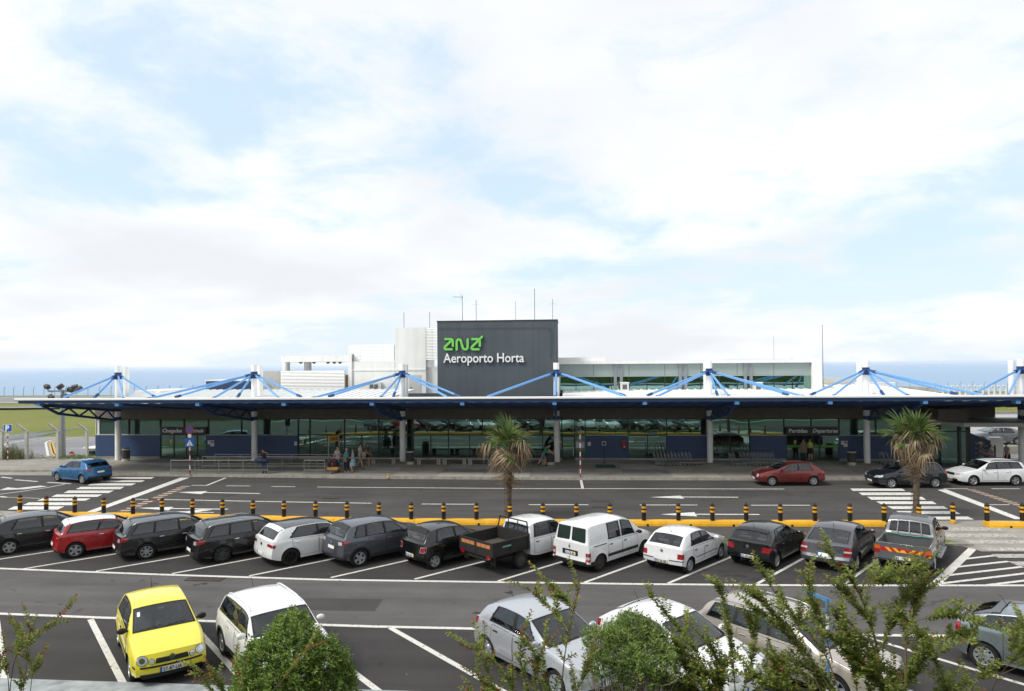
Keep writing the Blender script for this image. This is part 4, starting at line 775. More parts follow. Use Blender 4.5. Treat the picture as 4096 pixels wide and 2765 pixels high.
        for b in [wsx0 + .02, wsx1] + ([rwa, rwb] if s.rearwin else []): xs = {x for x in xs if abs(x - b) > .012} | {round(b, 4)}
        wl = s.sidewin
        if wl is None: xb = s.fo + s.wb * .55; wl = [(s.xc + .28, xb, s.xrf + .0, xb + .02), (xb + .07, s.xrr - .02, xb + .09, s.xrr - .22)]
        xs = sorted(x for x in xs if 0 <= x <= L)
        def low(x):
            z = s.sill + .10 * max(0, 1 - x / .35) ** 2 * .6 + .12 * max(0, 1 - (L - x) / .5) ** 1.5
            for xw in (xw0, xw1):
                d = Ra * Ra - (x - xw) ** 2
                if d >= -1e-6: z = max(z, s.tr + sqrt(max(d, 0)))
            return z
        TL = [0, .08, .2, .38, .55, .7, .82, .91, .965, 1]; GU = [.06, .13, .25, .4, .55, .7, .82, .915, .96, 1]; FT = sorted({.035, round(1 - s.gm, 4), round(1 - rm, 4), .3, .55, .8, 1})
        nr = len(TL) + len(GU) + len(FT); V = []; Fc = []; mi = []
        def col(x):
            z0 = low(x); zb = s.belt(x); pts = []
            for t in TL: z = z0 + (zb - z0) * t; pts.append((x, s.half(x, z), z))
            if s.bed and s.bed[0] + .001 < x < s.bed[1] + .0025:
                wb = s.half(x, zb); zf = s.bed[2]
                pts += [(x, wb - .03 * g, zb + .01) for g in GU] ; pts += [(x, wb - .045, zb), (x, wb - .06, zf + .02), (x, wb - .1, zf), (x, wb * .6, zf), (x, wb * .3, zf), (x, 0, zf)]; pts = pts[:nr - 1] + [pts[-1]] if len(pts) >= nr else pts[:-1] + [(x, wb * (.2 - .02 * q_), zf) for q_ in range(nr - len(pts))] + [pts[-1]]
            else:
                pts += [s.sideup(x, g) for g in GU]; pts += [s.toppt(x, f) for f in FT]
            return pts
        K = 2 * nr - 1
        for x in xs:
            c = col(x); ring = [s.dfm((p[0], -p[1], p[2])) for p in c] + [s.dfm(p) for p in c[-2::-1]]; V += ring
        nS = len(xs); nT, nG = len(TL), len(GU)
        def opening(x0, x1, j):      # faces that lie in a window opening are left out of the shell
            xm = (x0 + x1) / 2
            if s.bed and xm > s.bed[0]: return False
            if nT <= j < nT + nG - 1:
                ga, gb = GU[j - nT], GU[j - nT + 1]
                if ga < .129 or gb > .916: return False
                v0, v1 = (ga - .13) / .785, (gb - .13) / .785
                for a, b, c, d in wl:
                    lo = min(a + (c - a) * v0, a + (c - a) * v1); hi = max(b + (d - b) * v0, b + (d - b) * v1)
                    if x1 > lo + .004 and x0 < hi - .004: return True
            elif j >= nT + nG:
                fa = FT[j - nT - nG]
                if wsx0 + .019 < xm < wsx1 and fa >= 1 - s.gm - 1e-4: return True
                if s.rearwin and rwb < xm < rwa and fa >= 1 - rm - 1e-4: return True
            return False
        for i in range(nS - 1):
            for k in range(K - 1):
                if opening(xs[i], xs[i + 1], min(k, K - 2 - k)): continue
                Fc.append((i * K + k, i * K + k + 1, (i + 1) * K + k + 1, (i + 1) * K + k)); mi.append(0)
            Fc.append((i * K + K - 1, i * K, (i + 1) * K, (i + 1) * K + K - 1)); mi.append(1)
        for end in (0, nS - 1):      # caps
            c = col(xs[end]); KC = 12; rows = []
            for j in range(nr):
                base = len(V)
                row = [end * K + j]
                for k in range(1, KC):
                    f = -1 + 2 * k / KC; V.append(s.dfm((c[j][0], c[j][1] * f, c[j][2]))); row.append(len(V) - 1)
                row.append(end * K + (K - 1 - j)); rows.append(row)
            for j in range(nr - 1):
                for k in range(KC):
                    q = (rows[j][k], rows[j][k + 1], rows[j + 1][k + 1], rows[j + 1][k]); Fc.append(q[::-1] if end == 0 else q); mi.append(0)
        Fc = [q[::-1] for q in Fc]
        body = mk('body', V, Fc, [pm, UNDER], T, 38, mi); s.body = body
        # windscreen and rear window
        def topfn(x0, x1, m0, m1):
            def fn(u, v):
                x = x0 + (x1 - x0) * v; y = (2 * u - 1) * (m0 + (m1 - m0) * v); p = s.toppt(x, 1 - abs(y)); return s.dfm((p[0], p[1] * (1 if y > 0 else -1), p[2]))
            return fn
        def ring(name, fi, fo_, off, m, n=10):
            per = [(k / n, 0) for k in range(n)] + [(1, k / n) for k in range(n)] + [(1 - k / n, 1) for k in range(n)] + [(0, 1 - k / n) for k in range(n)]; v = []
            for u, w in per:
                for fn in (fi, fo_):
                    u0, u1, w0, w1 = max(0, u - .02), min(1, u + .02), max(0, w - .02), min(1, w + .02); p = fn(u, w); q = (fn(u1, w) - fn(u0, w)).cross(fn(u, w1) - fn(u, w0)); q = q.normalized() if q.length > 1e-9 else Vector((0, 0, 1))
                    if q.dot(Vector((p.x * .6, p.y, p.z - .6))) < 0: q = -q
                    v.append(p + q * off)
            N_ = len(per); return mk(name, v, [(2 * i, 2 * ((i + 1) % N_), 2 * ((i + 1) % N_) + 1, 2 * i + 1) for i in range(N_)], m, T)
        pi_ = topfn(wsx0 + .02, wsx1, s.gm, s.gm); fr = ring('windscreen', topfn(wsx0 + .035, wsx1 - .012, s.gm - .012, s.gm - .012), topfn(wsx0 - .02, wsx1 + .025, s.gm + .035, s.gm + .035), .004, RUB)
        s.patch('pane', pi_, 12, 6, .002, gl, fr)
        if s.rearwin:
            rw = ring('rear_window', topfn(rwa - .012, rwb + .012, rm - .012, rm - .012), topfn(rwa + .014, rwb - .014, rm + .03, rm + .03), .004, RUB)
            s.patch('pane', topfn(rwa, rwb, rm, rm), 12, 5, .002, s.__dict__.get('glass2') or gl, rw)
            if s.wiper:
                f0 = topfn(rwa, rwb, rm, rm); s.patch('rear_wiper', lambda u, v: f0(.5 + .28 * u, .08 + .10 * u + .035 * v), 3, 1, .016, RUB, T)
        # side windows
        for sg in (-1, 1):
            for i, (a, b, c, d) in enumerate(wl):
                ea = .065 if i == 0 else min(.065, (a - wl[i - 1][1]) * .52); eb = .065 if i == len(wl) - 1 else min(.065, (wl[i + 1][0] - b) * .52)
                if s.bp: ea = max(ea, .05); eb = max(eb, .05)
                w = ring('side_window', s.side(a + .005, b - .005, c + .005, d - .005, .13, .915, sg), s.side(a - ea, b + eb, c - ea * .9, d + eb * .9, .075, .955, sg), .005, RUB)
                s.patch('pane', s.side(a, b, c, d, .12, .925, sg), 8, 4, .0025, (s.__dict__.get('glass2') or gl) if i else gl, w)
        # cabin
        xe = (s.xrb - .12) if not s.bed else s.xrr + .05; hwid = s.W / 2 - .13; zf = s.sill + .08; tb = MB(); X0, X1 = L / 2 - (s.xc + .05), L / 2 - min(xe, L - .12); zb0 = s.belt(s.xc + .4) - .05
        tb.add([(X0, -hwid, zf), (X1, -hwid, zf), (X1, hwid, zf), (X0, hwid, zf), (X0, -hwid, zb0), (X1, -hwid, zb0), (X1, hwid, zb0), (X0, hwid, zb0)], [(0, 1, 2, 3), (0, 4, 5, 1), (1, 5, 6, 2), (2, 6, 7, 3), (3, 7, 4, 0)]); tb.build('cabin_tub', TRIMD, T)
        zd = s.belt(s.xc) + .01; MB().box((L / 2 - s.xc - .02, -hwid + .01, zd - .3), (L / 2 - s.xc - .42, hwid - .01, zd), b_=.04).build('dashboard', TRIMD, T, 40)
        tm_, hm_ = seat_meshes()
        zs_ = zf + (.12 if s.sill < .3 else .15); top_ = min(s.H - .22, zs_ + .78)
        xsf = s.xc + 1.05
        for y in (-.36, .36): o = inst('seat', tm_, T, (L / 2 - xsf, y, zs_)); inst('headrest', hm_, o, (0, 0, 0))
        xrs = min(s.xrr - .30, xw1 + .02)
        if xrs - xsf > .6 and not s.bed and len(wl) > 1:
            for y in (-.36, .36): o = inst('rear_seat', tm_, T, (L / 2 - xrs, y, zs_), (0, 0, 0), (1, 1.25, .92)); inst('headrest', hm_, o, (0, 0, 0), (0, 0, 0), (1, .8, 1))
            zp = s.belt(xrs) - .03
            if L / 2 - xrs - .2 > X1 + .1: MB().box((L / 2 - xrs - .2, -hwid + .02, zp - .02), (X1 + .03, hwid - .02, zp)).build('parcel_shelf', SHELF, T)
        sw = MB(); sw.tube([(0, .175 * cos(2 * pi * k / 16), .175 * sin(2 * pi * k / 16)) for k in range(17)], .014, 6, caps=False); sw.box((-.01, -.16, -.02), (.01, .16, .02)); sw.box((-.012, -.05, -.06), (.012, .05, .05)); o = sw.build('steering_wheel', RUB, T, 1); o.location = (L / 2 - s.xc - .55, .36, zd + .02); o.rotation_euler = (0, -.35, 0)
        if not s.bed and L > 3.3: f1 = topfn(wsx0 + .02, wsx1, s.gm, s.gm); s.patch('rear_view_mirror', lambda u, v: f1(.44 + .12 * u, .82 + .08 * v), 2, 1, -.03, MIRP, T)
        # doors with handles
        dr = s.doors if isinstance(s.doors, list) else ([(wl[0][0] - .12, wl[0][1] + .035)] + ([(wl[0][1] + .045, min(wl[1][1] - .05, xw1 - .05))] if s.doors == 2 and len(wl) > 1 else []))
        for sg in (-1, 1):
            for a, b in dr:
                def fz(x, lo): return max(low(x) + .05, s.sill + .1) if lo else s.belt(x) - .015
                def dfn(a, b, e):
                    def fn(u, v):
                        x = a + (b - a) * u; z = fz(x, 1) - e + (fz(x, 0) - fz(x, 1) + 2 * e) * v; return s.sidept(x, z, sg)
                    return fn
                sm_ = s.patch('door', dfn(a, b, .0), 8, 6, .0035, RUB, T)
                s.patch('door_skin', dfn(a + .011, b - .011, -.009), 8, 6, .0055, pm, sm_)
                hx = b - .17; hz = s.belt(hx) - .13
                hd = MB(); hd.box((-.085, -.012, -.017), (.085, .018, .017), b_=.008)
                ho = hd.build('handle', s.handles or pm, sm_, 40); p = s.sidept(hx, hz, sg); ho.location = p + Vector((0, sg * .012, 0))
        # wheels
        tm, rmh = wheel_mesh(s.tr, s.tw, s.wst, s.wn)
        for xw in (xw0, xw1):
            for sg in (-1, 1):
                w = inst('wheel', tm, T, (L / 2 - xw, sg * tk, s.tr), (0, random.uniform(0, 1), 0 if sg > 0 else pi))
                r = inst('rim', rmh, w)
                if s.wmat: r.material_slots[0].link = 'OBJECT'; r.material_slots[0].material = s.wmat
        # mirrors
        mm = s.mirror or pm
        for sg in (-1, 1):
            b = MB(); b.lathe([(.02, -.06), (.075, -.045), (.09, 0), (.08, .045), (.045, .07), (.0, .075)], 12, axis='x', caps=False)
            x = s.xc + .3; p = s.sidept(x, s.belt(x) + .06, sg)
            o = b.build('mirror', mm, T, 1); o.location = p + Vector((.02, sg * .13, .03)); o.scale = (.75, 1.25, .85)
            MB().beam(p + Vector((0, -sg * .03, 0)), p + Vector((.015, sg * .08, .01)), .05, .035).build('mirror_arm', RUB, T)
        # plates
        for front, txt in ((False, s.plate), (True, s.plate if s.frontplate else None)):
            if txt is None: continue
            z = getattr(s, 'pz', .48) if not front else getattr(s, 'fpz', .40)
            def pl(q0, q1, z0, z1): return s.quadq([(q0, z0), (q1, z0), (q1, z1), (q0, z1)], front)
            po = s.patch('number_plate', pl(-.26, .26, z - .057, z + .057), 4, 1, .012, PLATE, T)
            sgl = 1 if not front else -1
            s.patch('blue_band', pl(.215 * sgl, .26 * sgl, z - .057, z + .057), 1, 1, .0145, PBLUE, po)
            s.patch('yellow_band', pl(-.225 * sgl, -.26 * sgl, z - .057, z + .057), 1, 1, .0145, PYEL, po)
            p = s.S(0, z, front)
            if txt: text_mesh('plate_number', txt, .115, .001, INK, po, (p.x + (.02 if front else -.02), 0, z - .04), (pi / 2, 0, pi / 2 if front else -pi / 2), align='CENTER', bold=.002, width=.40)
        if s.ant:
            x = s.xrr - .12; p = s.toppt(x, 1); p = s.dfm(p); MB().tube([p, p + Vector((-.02, 0, .02)), p + Vector((-.16, 0, .24))], [.022, .007, .004], 6).build('aerial', RUB, T)
        if s.rails:
            for sg in (-1, 1):
                pts = []
                for k in range(13):
                    t = k / 12; x = s.xrf + .12 + (s.xrr - .05 - s.xrf - .12) * t; q = s.toppt(x, .1); pts.append(s.dfm((q[0], sg * q[1], q[2])) + Vector((0, 0, .045 * min(1, t * 8, (1 - t) * 8) - .005)))
                MB().tube(pts, .019, 6).build('roof_rail', s.rails, T, 1)
        if s.spoiler:
            sp = s.patch('spoiler', topfn(s.xrr - .1, s.xrr + .09, .9, .88), 10, 3, .022, s.spoiler if s.spoiler is not True else pm, T)
        if s.roofm:
            s.patch('roof_panel', topfn(s.xrf + .0, s.xrr - .0, .985, .985), 14, 12, .004, s.roofm, T)
        if s.trim:      # rubbing strip along the doors
            for sg in (-1, 1):
                z = s.trim[0]; s.patch('rubbing_strip', (lambda u, v, sg=sg: s.sidept(xw0 + Ra + .06 + (s.wb - 2 * Ra - .12) * u, z + s.trim[1] * (v - .5), sg)), 16, 1, .012, s.trim[2], T)
        if s.clad:      # grey plastic arches and sills
            for sg in (-1, 1):
                for xw in (xw0, xw1):
                    s.patch('arch_cladding', (lambda u, v, sg=sg, xw=xw: s.sidept(xw + (Ra + .06 * v) * cos(pi * (u * 1.16 - .08)), s.tr + (Ra + .06 * v) * sin(pi * (u * 1.16 - .08)), sg)), 18, 1, .01, PLAS, T)
                s.patch('sill_cladding', (lambda u, v, sg=sg: s.sidept(xw0 + Ra + (s.wb - 2 * Ra) * u, s.sill + .005 + .15 * v, sg)), 12, 2, .012, PLAS, T)
            for front in (0, 1):
                s.patch('bumper_cladding', s.quadq([(-1.0, s.sill + .08), (1.0, s.sill + .08), (1.0, .44), (-1.0, .44)], front), 22, 3, .01, PLAS, T)
        for it in (s.lights or []):     # (name, material, front?, corners | ('ell', ...))
            nm, m, front, c = it[:4]; off = it[4] if len(it) > 4 else .008
            for sg in ((-1, 1) if not nm.startswith('=') else (1,)):
                nn = nm.lstrip('=')
                if c[0] == 'ell': s.ellp(nn, c[1], c[2], c[3], c[4], front, sg, off, m, T, *(c[5:]))
                else: s.patch(nn, s.quadq(c, front, sg), 10, 5, off, m, T)
        return T
def tl(q0, q1, z0, z1, sl=.0): return [(q0, z0), (q1, z0 + sl), (q1, z1), (q0, z1)]
WHITE = paint('white', '#d9dadb', rough=.28); BLACK = paint('black', '#050506', metal=.1); DGREY = paint('dark_grey', '#1a1b20', metal=.35); MGREY = paint('mid_grey', '#50535b', metal=.55)
SILV = paint('silver', '#b9bcc2', metal=.5); RED = paint('red', '#9a0a13'); BLUE = paint('blue', '#2a6594', metal=.4); MAROON = paint('maroon', '#66201f', metal=.35)
YEL = paint('yellow', '#e4d640'); BEIGE = paint('beige', '#b3aba1', metal=.5); PRIM = paint('warm_grey', '#4d4b52', metal=.5); HIL = paint('pickup_grey', '#6c6d70', metal=.5, rough=.4); C4G = paint('steel_grey', '#7b848a', metal=.6); CLIO = paint('slate', '#23262d', metal=.45)
BADGE = ('=badge', CHROME, 0, ('ell', 0, .80, .05, .05), .016)
CARG = 'cars parked in the angled bays'
# ---- middle row, seen from behind
def estate(pl, wm, wn):
    return Car(glass2=TINTED, L=4.56, W=1.80, H=1.50, wb=2.70, fo=.90, tr=.32, hb=.98, xrr=4.56 - .46, xrb=4.56 - .1, bz=(.7, .93, 1.0, .98), rails=CHROME if 0 else ALLOY, wn=wn, wmat=wm, plate=pl, pz=.52, handles=CHROME, spoiler=True,
        sidewin=[(1.55, 2.38, 1.98, 2.40), (2.46, 3.28, 2.47, 3.22), (3.36, 4.1, 3.30, 3.84)], bp=True,
        lights=[('tail_light', REDL, 0, [(.50, .74), (1.12, .86), (1.12, .96), (.55, .93)]), ('reversing_lamp', CLRL, 0, [(.42, .76), (.66, .76), (.66, .9), (.46, .9)], .012), ('=bumper_edge', PLAS, 0, tl(-.86, .86, .28, .36)), ('=garnish', CHROME, 0, tl(-.5, .5, .655, .685)), BADGE,
                ('headlight', CLRL, 1, [(.42, .60), (1.0, .70), (1.02, .78), (.5, .72)])])
Car(L=4.40, W=1.80, H=1.47, wb=2.64, fo=.92, tr=.31, hb=1.0, xrr=3.75, handles=CHROME, plate='', bp=True, roofm=None, mirror=RUB,
    sidewin=[(1.52, 2.42, 1.98, 2.44), (2.50, 3.45, 2.52, 3.25)], lights=[('headlight', CLRL, 1, [(.42, .60), (1.1, .72), (1.1, .80), (.5, .72)]), ('tail_light', REDL, 0, tl(.5, 1.0, .72, .92))]
    ).build('parked_car', 'dark grey hatchback cut off by the left edge beside the red car', 'car', DGREY, (-22.0, 25.35), 45, 'rr', CARG)
Car(L=3.95, W=1.71, H=1.46, wb=2.46, fo=.81, tr=.315, hb=.98, xrr=3.5, xrb=3.87, bz=(.68, .92, 1.0, .96), glass2=TINTED, roofm=WHITE, plate='', pz=.55, wn=5, handles=CHROME, doors=[(1.2, 2.55)],
    sidewin=[(1.4, 2.5, 1.82, 2.30), (2.55, 3.55, 2.40, 3.32)], bp=False, mirror=WHITE, spoiler=WHITE, tail=[(.15, .16), (.3, .03), (.5, 0), (.7, .05), (1.05, .12)],
    lights=[('tail_light', REDL, 0, [(.5, .74), (.92, .78), (.96, .92), (.55, .90)]), ('reversing_lamp', CLRL, 0, tl(.56, .66, .82, .87), .013), ('=bumper_edge', PLAS, 0, tl(-.84, .84, .29, .38)), ('headlight', CLRL, 1, [(.42, .60), (.95, .70), (.97, .80), (.5, .74)]), ('=badge', CHROME, 0, ('ell', 0, .86, .05, .05), .016)]
    ).build('parked_car', 'red three-door hatchback with a white roof', 'car', RED, (-19.02, 25.05), 44, 'rr', CARG)
estate('', None, 7).build('parked_car', 'dark grey estate car with silver roof rails and bright alloy wheels, beside the red hatchback', 'car', DGREY, (-16.1, 25.01), 44, 'rr', CARG)
estate('', mat('dark_alloy', '#55585c', rough=.35, metal=.7), 9).build('parked_car', 'black estate car with silver roof rails, beside the white black-roofed hatchback', 'car', BLACK, (-12.98, 24.81), 45, 'rr', CARG)
Car(L=4.37, W=1.81, H=1.485, wb=2.66, fo=.92, tr=.325, hb=1.0, xrr=3.85, xrb=4.27, bz=(.68, .92, 1.02, .98), glass2=TINTED, roofm=BLACK, plate='', pz=.50, wn=5, wmat=DALLOY, spoiler=WHITE, bp=True,
    sidewin=[(1.55, 2.42, 2.0, 2.44), (2.50, 3.55, 2.51, 3.20)], lights=[('tail_light', REDL, 0, [(.48, .80), (.96, .74), (1.02, .86), (.52, .90)]), ('headlight', CLRL, 1, [(.42, .60), (1.0, .70), (1.02, .78), (.5, .72)]), ('=badge', CHROME, 0, ('ell', 0, .82, .06, .06), .016), ('=bumper_edge', RUB, 0, tl(-.7, .7, .31, .345))]
    ).build('parked_car', 'white hatchback with a black roof and black alloy wheels', 'car', WHITE, (-10.23, 24.55), 46, 'rr', CARG)
Car(L=4.21, W=1.77, H=1.61, wb=2.60, fo=.85, tr=.335, hb=1.08, sill=.28, xrr=3.78, xrb=4.12, bz=(.78, 1.0, 1.08, 1.04), hn=.84, hc=1.07, clad=True, plate='', pz=.74, wn=5, bp=True, spoiler=PLAS,
    sidewin=[(1.5, 2.32, 1.92, 2.34), (2.40, 3.12, 2.41, 3.06), (3.2, 3.62, 3.14, 3.42)], mirror=RUB, handles=MGREY,
    lights=[('tail_light', REDL, 0, [(.52, .88), (1.12, .97), (1.15, 1.04), (.55, 1.02)]), ('reversing_lamp', CLRL, 0, tl(.5, .72, .88, 1.0), .013), ('headlight', CLRL, 1, [(.42, .74), (1.0, .84), (1.02, .92), (.5, .86)]), ('=badge', CHROME, 0, ('ell', 0, .92, .06, .06), .016)]
    ).build('parked_car', 'grey crossover with dark plastic wheel-arch cladding', 'car', MGREY, (-7.61, 24.54), 46, 'rr', CARG)
Car(L=3.62, W=1.66, H=1.50, wb=2.37, fo=.68, tr=.295, hb=.98, xrr=3.2, xrb=3.55, bz=(.68, .90, .95, .93), plate='79 42 NX', pz=.50, wn=5, spoiler=RUB,
    sidewin=[(1.2, 2.02, 1.66, 2.04), (2.12, 2.92, 2.14, 2.80)], lights=[('tail_light', REDL, 0, [(.56, .66), (.84, .68), (.88, .86), (.6, .84)]), ('tail_light_rim', CLRL, 0, [(.545, .65), (.86, .665), (.90, .875), (.585, .86)], .005), ('headlight', CLRL, 1, [(.42, .58), (.95, .68), (.97, .78), (.5, .74)])]
    ).build('parked_car', 'small black hatchback between the grey crossover and the open-bed truck', 'car', BLACK, (-4.8, 24.42), 47, 'rr', CARG)
# white crew-cab truck with a black dropside bed
tr_ = Car(L=3.2, W=1.66, H=1.62, wb=2.85, fo=.75, tr=.32, sill=.34, hb=1.0, hn=.86, hc=1.02, tum=.13, kr=.0, pcr=.0, xc=1.02, xrf=1.72, xrr=3.04, xrb=3.16,
    prof=[(0, .86), (.1, .92), (.8, 1.0), (1.02, 1.04), (1.72, 1.57), (2.0, 1.62), (2.7, 1.62), (3.02, 1.56), (3.17, 1.03), (3.2, 1.02)], beltt=[(0, .82), (1.0, .98), (3.2, 1.0)], sm=.03,
    nose=[(.2, .06), (.4, 0), (.7, 0), (.95, .06)], tail=[(.2, 0), (1.2, 0)], wst='steel', wn=8, plate=None, ant=False, wiper=False, rw=(.3, .15), handles=RUB, mirror=RUB,
    sidewin=[(1.28, 1.98, 1.62, 2.0), (2.1, 2.88, 2.12, 2.80)], doors=[(1.15, 2.03), (2.05, 2.95)], lights=[('headlight', CLRL, 1, tl(.42, .8, .66, .8))])
BEDM = mat('bed_black', '#1e1c1a', rough=.75, var=.35, vscale=6); BEDF = mat('bed_floor', '#4b443c', rough=.9, var=.3, vscale=5)
T = tr_.build('pickup_truck', 'white crew-cab truck with an empty black dropside bed', 'truck', WHITE, (-1.69, 24.65), 48, 'rr')
fx, rx, hw, z0, z1 = 1.6 - 3.3, 1.6 - 5.05, .87, .80, 1.22
MB().box((rx + .2, -.42, .42), (1.6 - 3.15, .42, .70)).build('chassis', UNDER, T)
MB().box((rx, -hw, z0 - .06), (fx, hw, z0)).build('bed_floor', BEDF, T)
for sg in (-1, 1):
    b = MB(); b.box((rx, sg * hw, z0 - .1), (fx, sg * (hw - .035), z1)); b.beam((rx, sg * (hw + .012), z1 - .03), (fx, sg * (hw + .012), z1 - .03), .03, .06)
    for t in (.02, .5, .98): b.box((rx + (fx - rx) * t - .03, sg * hw, z0 - .12), (rx + (fx - rx) * t + .03, sg * (hw + .03), z1))
    b.build('side_board', BEDM, T)
b = MB(); b.box((rx - .035, -hw - .03, z0 - .1), (rx - .001, hw + .03, z1)); b.box((rx - .05, -.03, z0 - .1), (rx - .035, .03, z1)); b.build('tail_board', BEDM, T)
MB().box((fx + .001, -hw - .03, z0 - .1), (fx + .035, hw + .03, z1 + .05)).build('head_board', BEDM, T)
b = MB()
for y in (-.82, -.28, .28, .82): b.beam((fx + .03, y, z1), (fx + .06, y * .88, z1 + .46), .04)
b.beam((fx + .06, -.73, z1 + .45), (fx + .06, .73, z1 + .45), .04); b.build('rack', BEDM, T)
HAZ = mat('hazard_pink', '#b06a55', rough=.4); HAZY = mat('hazard_amber', '#b88a34', rough=.4)
for sg in (-1, 1):
    pn = MB(); pn.box((rx - .040, sg * .06, 1.0), (rx - .036, sg * .78, 1.13)); po = pn.build('hazard_board', HAZ, T)
    for k in range(3):
        y = sg * (.10 + .24 * k); mk('stripe', [(rx - .042, y, 1.0), (rx - .042, y + sg * .1, 1.0), (rx - .042, y + sg * .17, 1.13), (rx - .042, y + sg * .07, 1.13)], [(0, 1, 2, 3)], HAZY, po)
    MB().box((rx - .06, sg * .8, .62), (rx - .01, sg * .6, .74)).build('tail_light', REDL, T)
    MB().box((rx + .15, sg * .84, .35), (rx + .17, sg * .58, .72)).build('mud_flap', RUB, T)
MB().box((rx + .45, -hw - .031, .99), (rx + .85, -hw - .034, 1.05)).build('reflective_strip', mat('teal_strip', '#6d9f92', rough=.3), T)
MB().box((rx + .05, -.6, .52), (rx + .13, .6, .66)).build('bumper_bar', BEDM, T)
# white panel van with rear window doors
van = Car(vz=.93, L=4.14, W=1.74, H=1.81, wb=2.69, fo=.80, tr=.32, sill=.27, hn=.86, hc=1.12, hb=1.02, bz=(.8, 1.02, 1.06, 1.05), tum=.13, kr=.03, pcr=.05, xc=.95, xrf=1.62, xrr=3.95, xrb=4.13, gm=.9,
    prof=[(0, .84), (.1, .92), (.7, 1.08), (.95, 1.16), (1.62, 1.70), (2.0, 1.80), (2.9, 1.81), (3.8, 1.79), (4.02, 1.72), (4.11, 1.08), (4.14, 1.04)], sm=.04, tail=[(.2, .02), (.35, -.04), (.46, -.04), (.5, .0), (1.8, .0)], wst='steel', wn=8, wmat=mat('rust_wheel', '#3a2c20', rough=.8, var=.4, vscale=20),
    plate='31-CF-43', pz=.68, rearwin=False, wiper=False, handles=RUB, mirror=RUB, ant=False, sidewin=[(1.42, 2.12, 1.62, 2.10), (2.3, 2.92, 2.3, 2.9)], doors=[(1.22, 2.18), (2.2, 3.02)], trim=(.52, .12, PLAS),
    lights=[('tail_light', REDL, 0, tl(.70, .93, .46, .78)), ('reversing_lamp', CLRL, 0, tl(.705, .9, .55, .64), .012), ('=bumper_edge', PLAS, 0, tl(-1.25, 1.25, .28, .45), .014), ('headlight', CLRL, 1, [(.42, .66), (.98, .72), (1.0, .86), (.5, .82)]), ('=bumper_edge', PLAS, 1, tl(-1.3, 1.3, .28, .5), .014), ('=plate_recess', RUB, 0, tl(-.36, .36, .60, .80), .006)])
T = van.build('panel_van', 'white panel van with two rear windows and grey bumpers', 'van', WHITE, (1.12, 24.51), 49, 'rr')
def rearpt(q, z):      # the upright rear doors: a steep face between the belt and the roof edge
    lo, hi = 1.08, 1.70; t = (z - lo) / (hi - lo); x = 4.111 - .09 * t; w = van.up(x)[2]; return van.dfm((x, q * w, z))
for sg in (-1, 1):
    fr = van.patch('rear_door_window', lambda u, v: rearpt(sg * (.06 + .84 * u), 1.06 + .60 * v), 6, 5, .010, RUB, T); van.patch('pane', lambda u, v: rearpt(sg * (.09 + .77 * u), 1.09 + .54 * v), 6, 5, .014, GLASSC, fr)
van.patch('door_gap', lambda u, v: van.S(-.006 + .012 * u, .46 + .6 * v, 0), 1, 5, .009, RUB, T); van.patch('rear_handle', lambda u, v: van.S(.02 + .03 * u, .88 + .1 * v, 0), 1, 2, .02, RUB, T)
for sg in (-1, 1): van.patch('sliding_rail', lambda u, v: van.sidept(3.1 + .75 * u, .97 + .03 * v, sg), 6, 1, .01, RUB, T)
Car(L=3.74, W=1.65, H=1.42, wb=2.41, fo=.72, tr=.285, hb=.97, xrr=3.12, xrb=3.64, bz=(.66, .86, .91, .90), plate='75 24 SE', pz=.44, wst='cover', wn=8, rails=None, handles=RUB, trim=(.5, .03, RUB), gm=.92,
    sidewin=[(1.28, 2.05, 1.72, 2.07), (2.14, 2.95, 2.16, 2.72)], lights=[('tail_light', REDL, 0, tl(.60, .90, .58, .76)), ('=badge', CHROME, 0, ('ell', 0, .80, .055, .055), .016), ('bumper_edge', RUB, 0, tl(.30, .90, .50, .525), .014), ('headlight', CLRL, 1, [(.42, .58), (.95, .62), (.97, .76), (.5, .72)])]
    ).build('parked_car', 'small white hatchback with plate 75 24 SE, next to the panel van', 'car', WHITE, (4.25, 24.45), 52, 'rr', CARG)
Car(L=3.97, W=1.68, H=1.46, wb=2.47, fo=.82, tr=.30, hb=1.0, xrr=3.42, xrb=3.87, bz=(.68, .90, .97, .95), plate='51-IO-30', pz=.46, wn=5, gm=.92, spoiler=BLACK,
    sidewin=[(1.42, 2.2, 1.86, 2.22), (2.28, 2.98, 2.29, 2.92), (3.03, 3.3, 2.97, 3.08)], lights=[('tail_light', REDL, 0, [(.50, .66), (.88, .68), (.92, .86), (.52, .84)]), ('=badge', CHROME, 0, ('ell', 0, .82, .06, .06), .016), ('headlight', CLRL, 1, [(.42, .58), (1.0, .66), (1.02, .76), (.5, .72)])]
    ).build('parked_car', 'small black hatchback with plate 51-IO-30 and round chrome tailgate badge', 'car', BLACK, (7.43, 25.15), 52, 'rr', CARG)
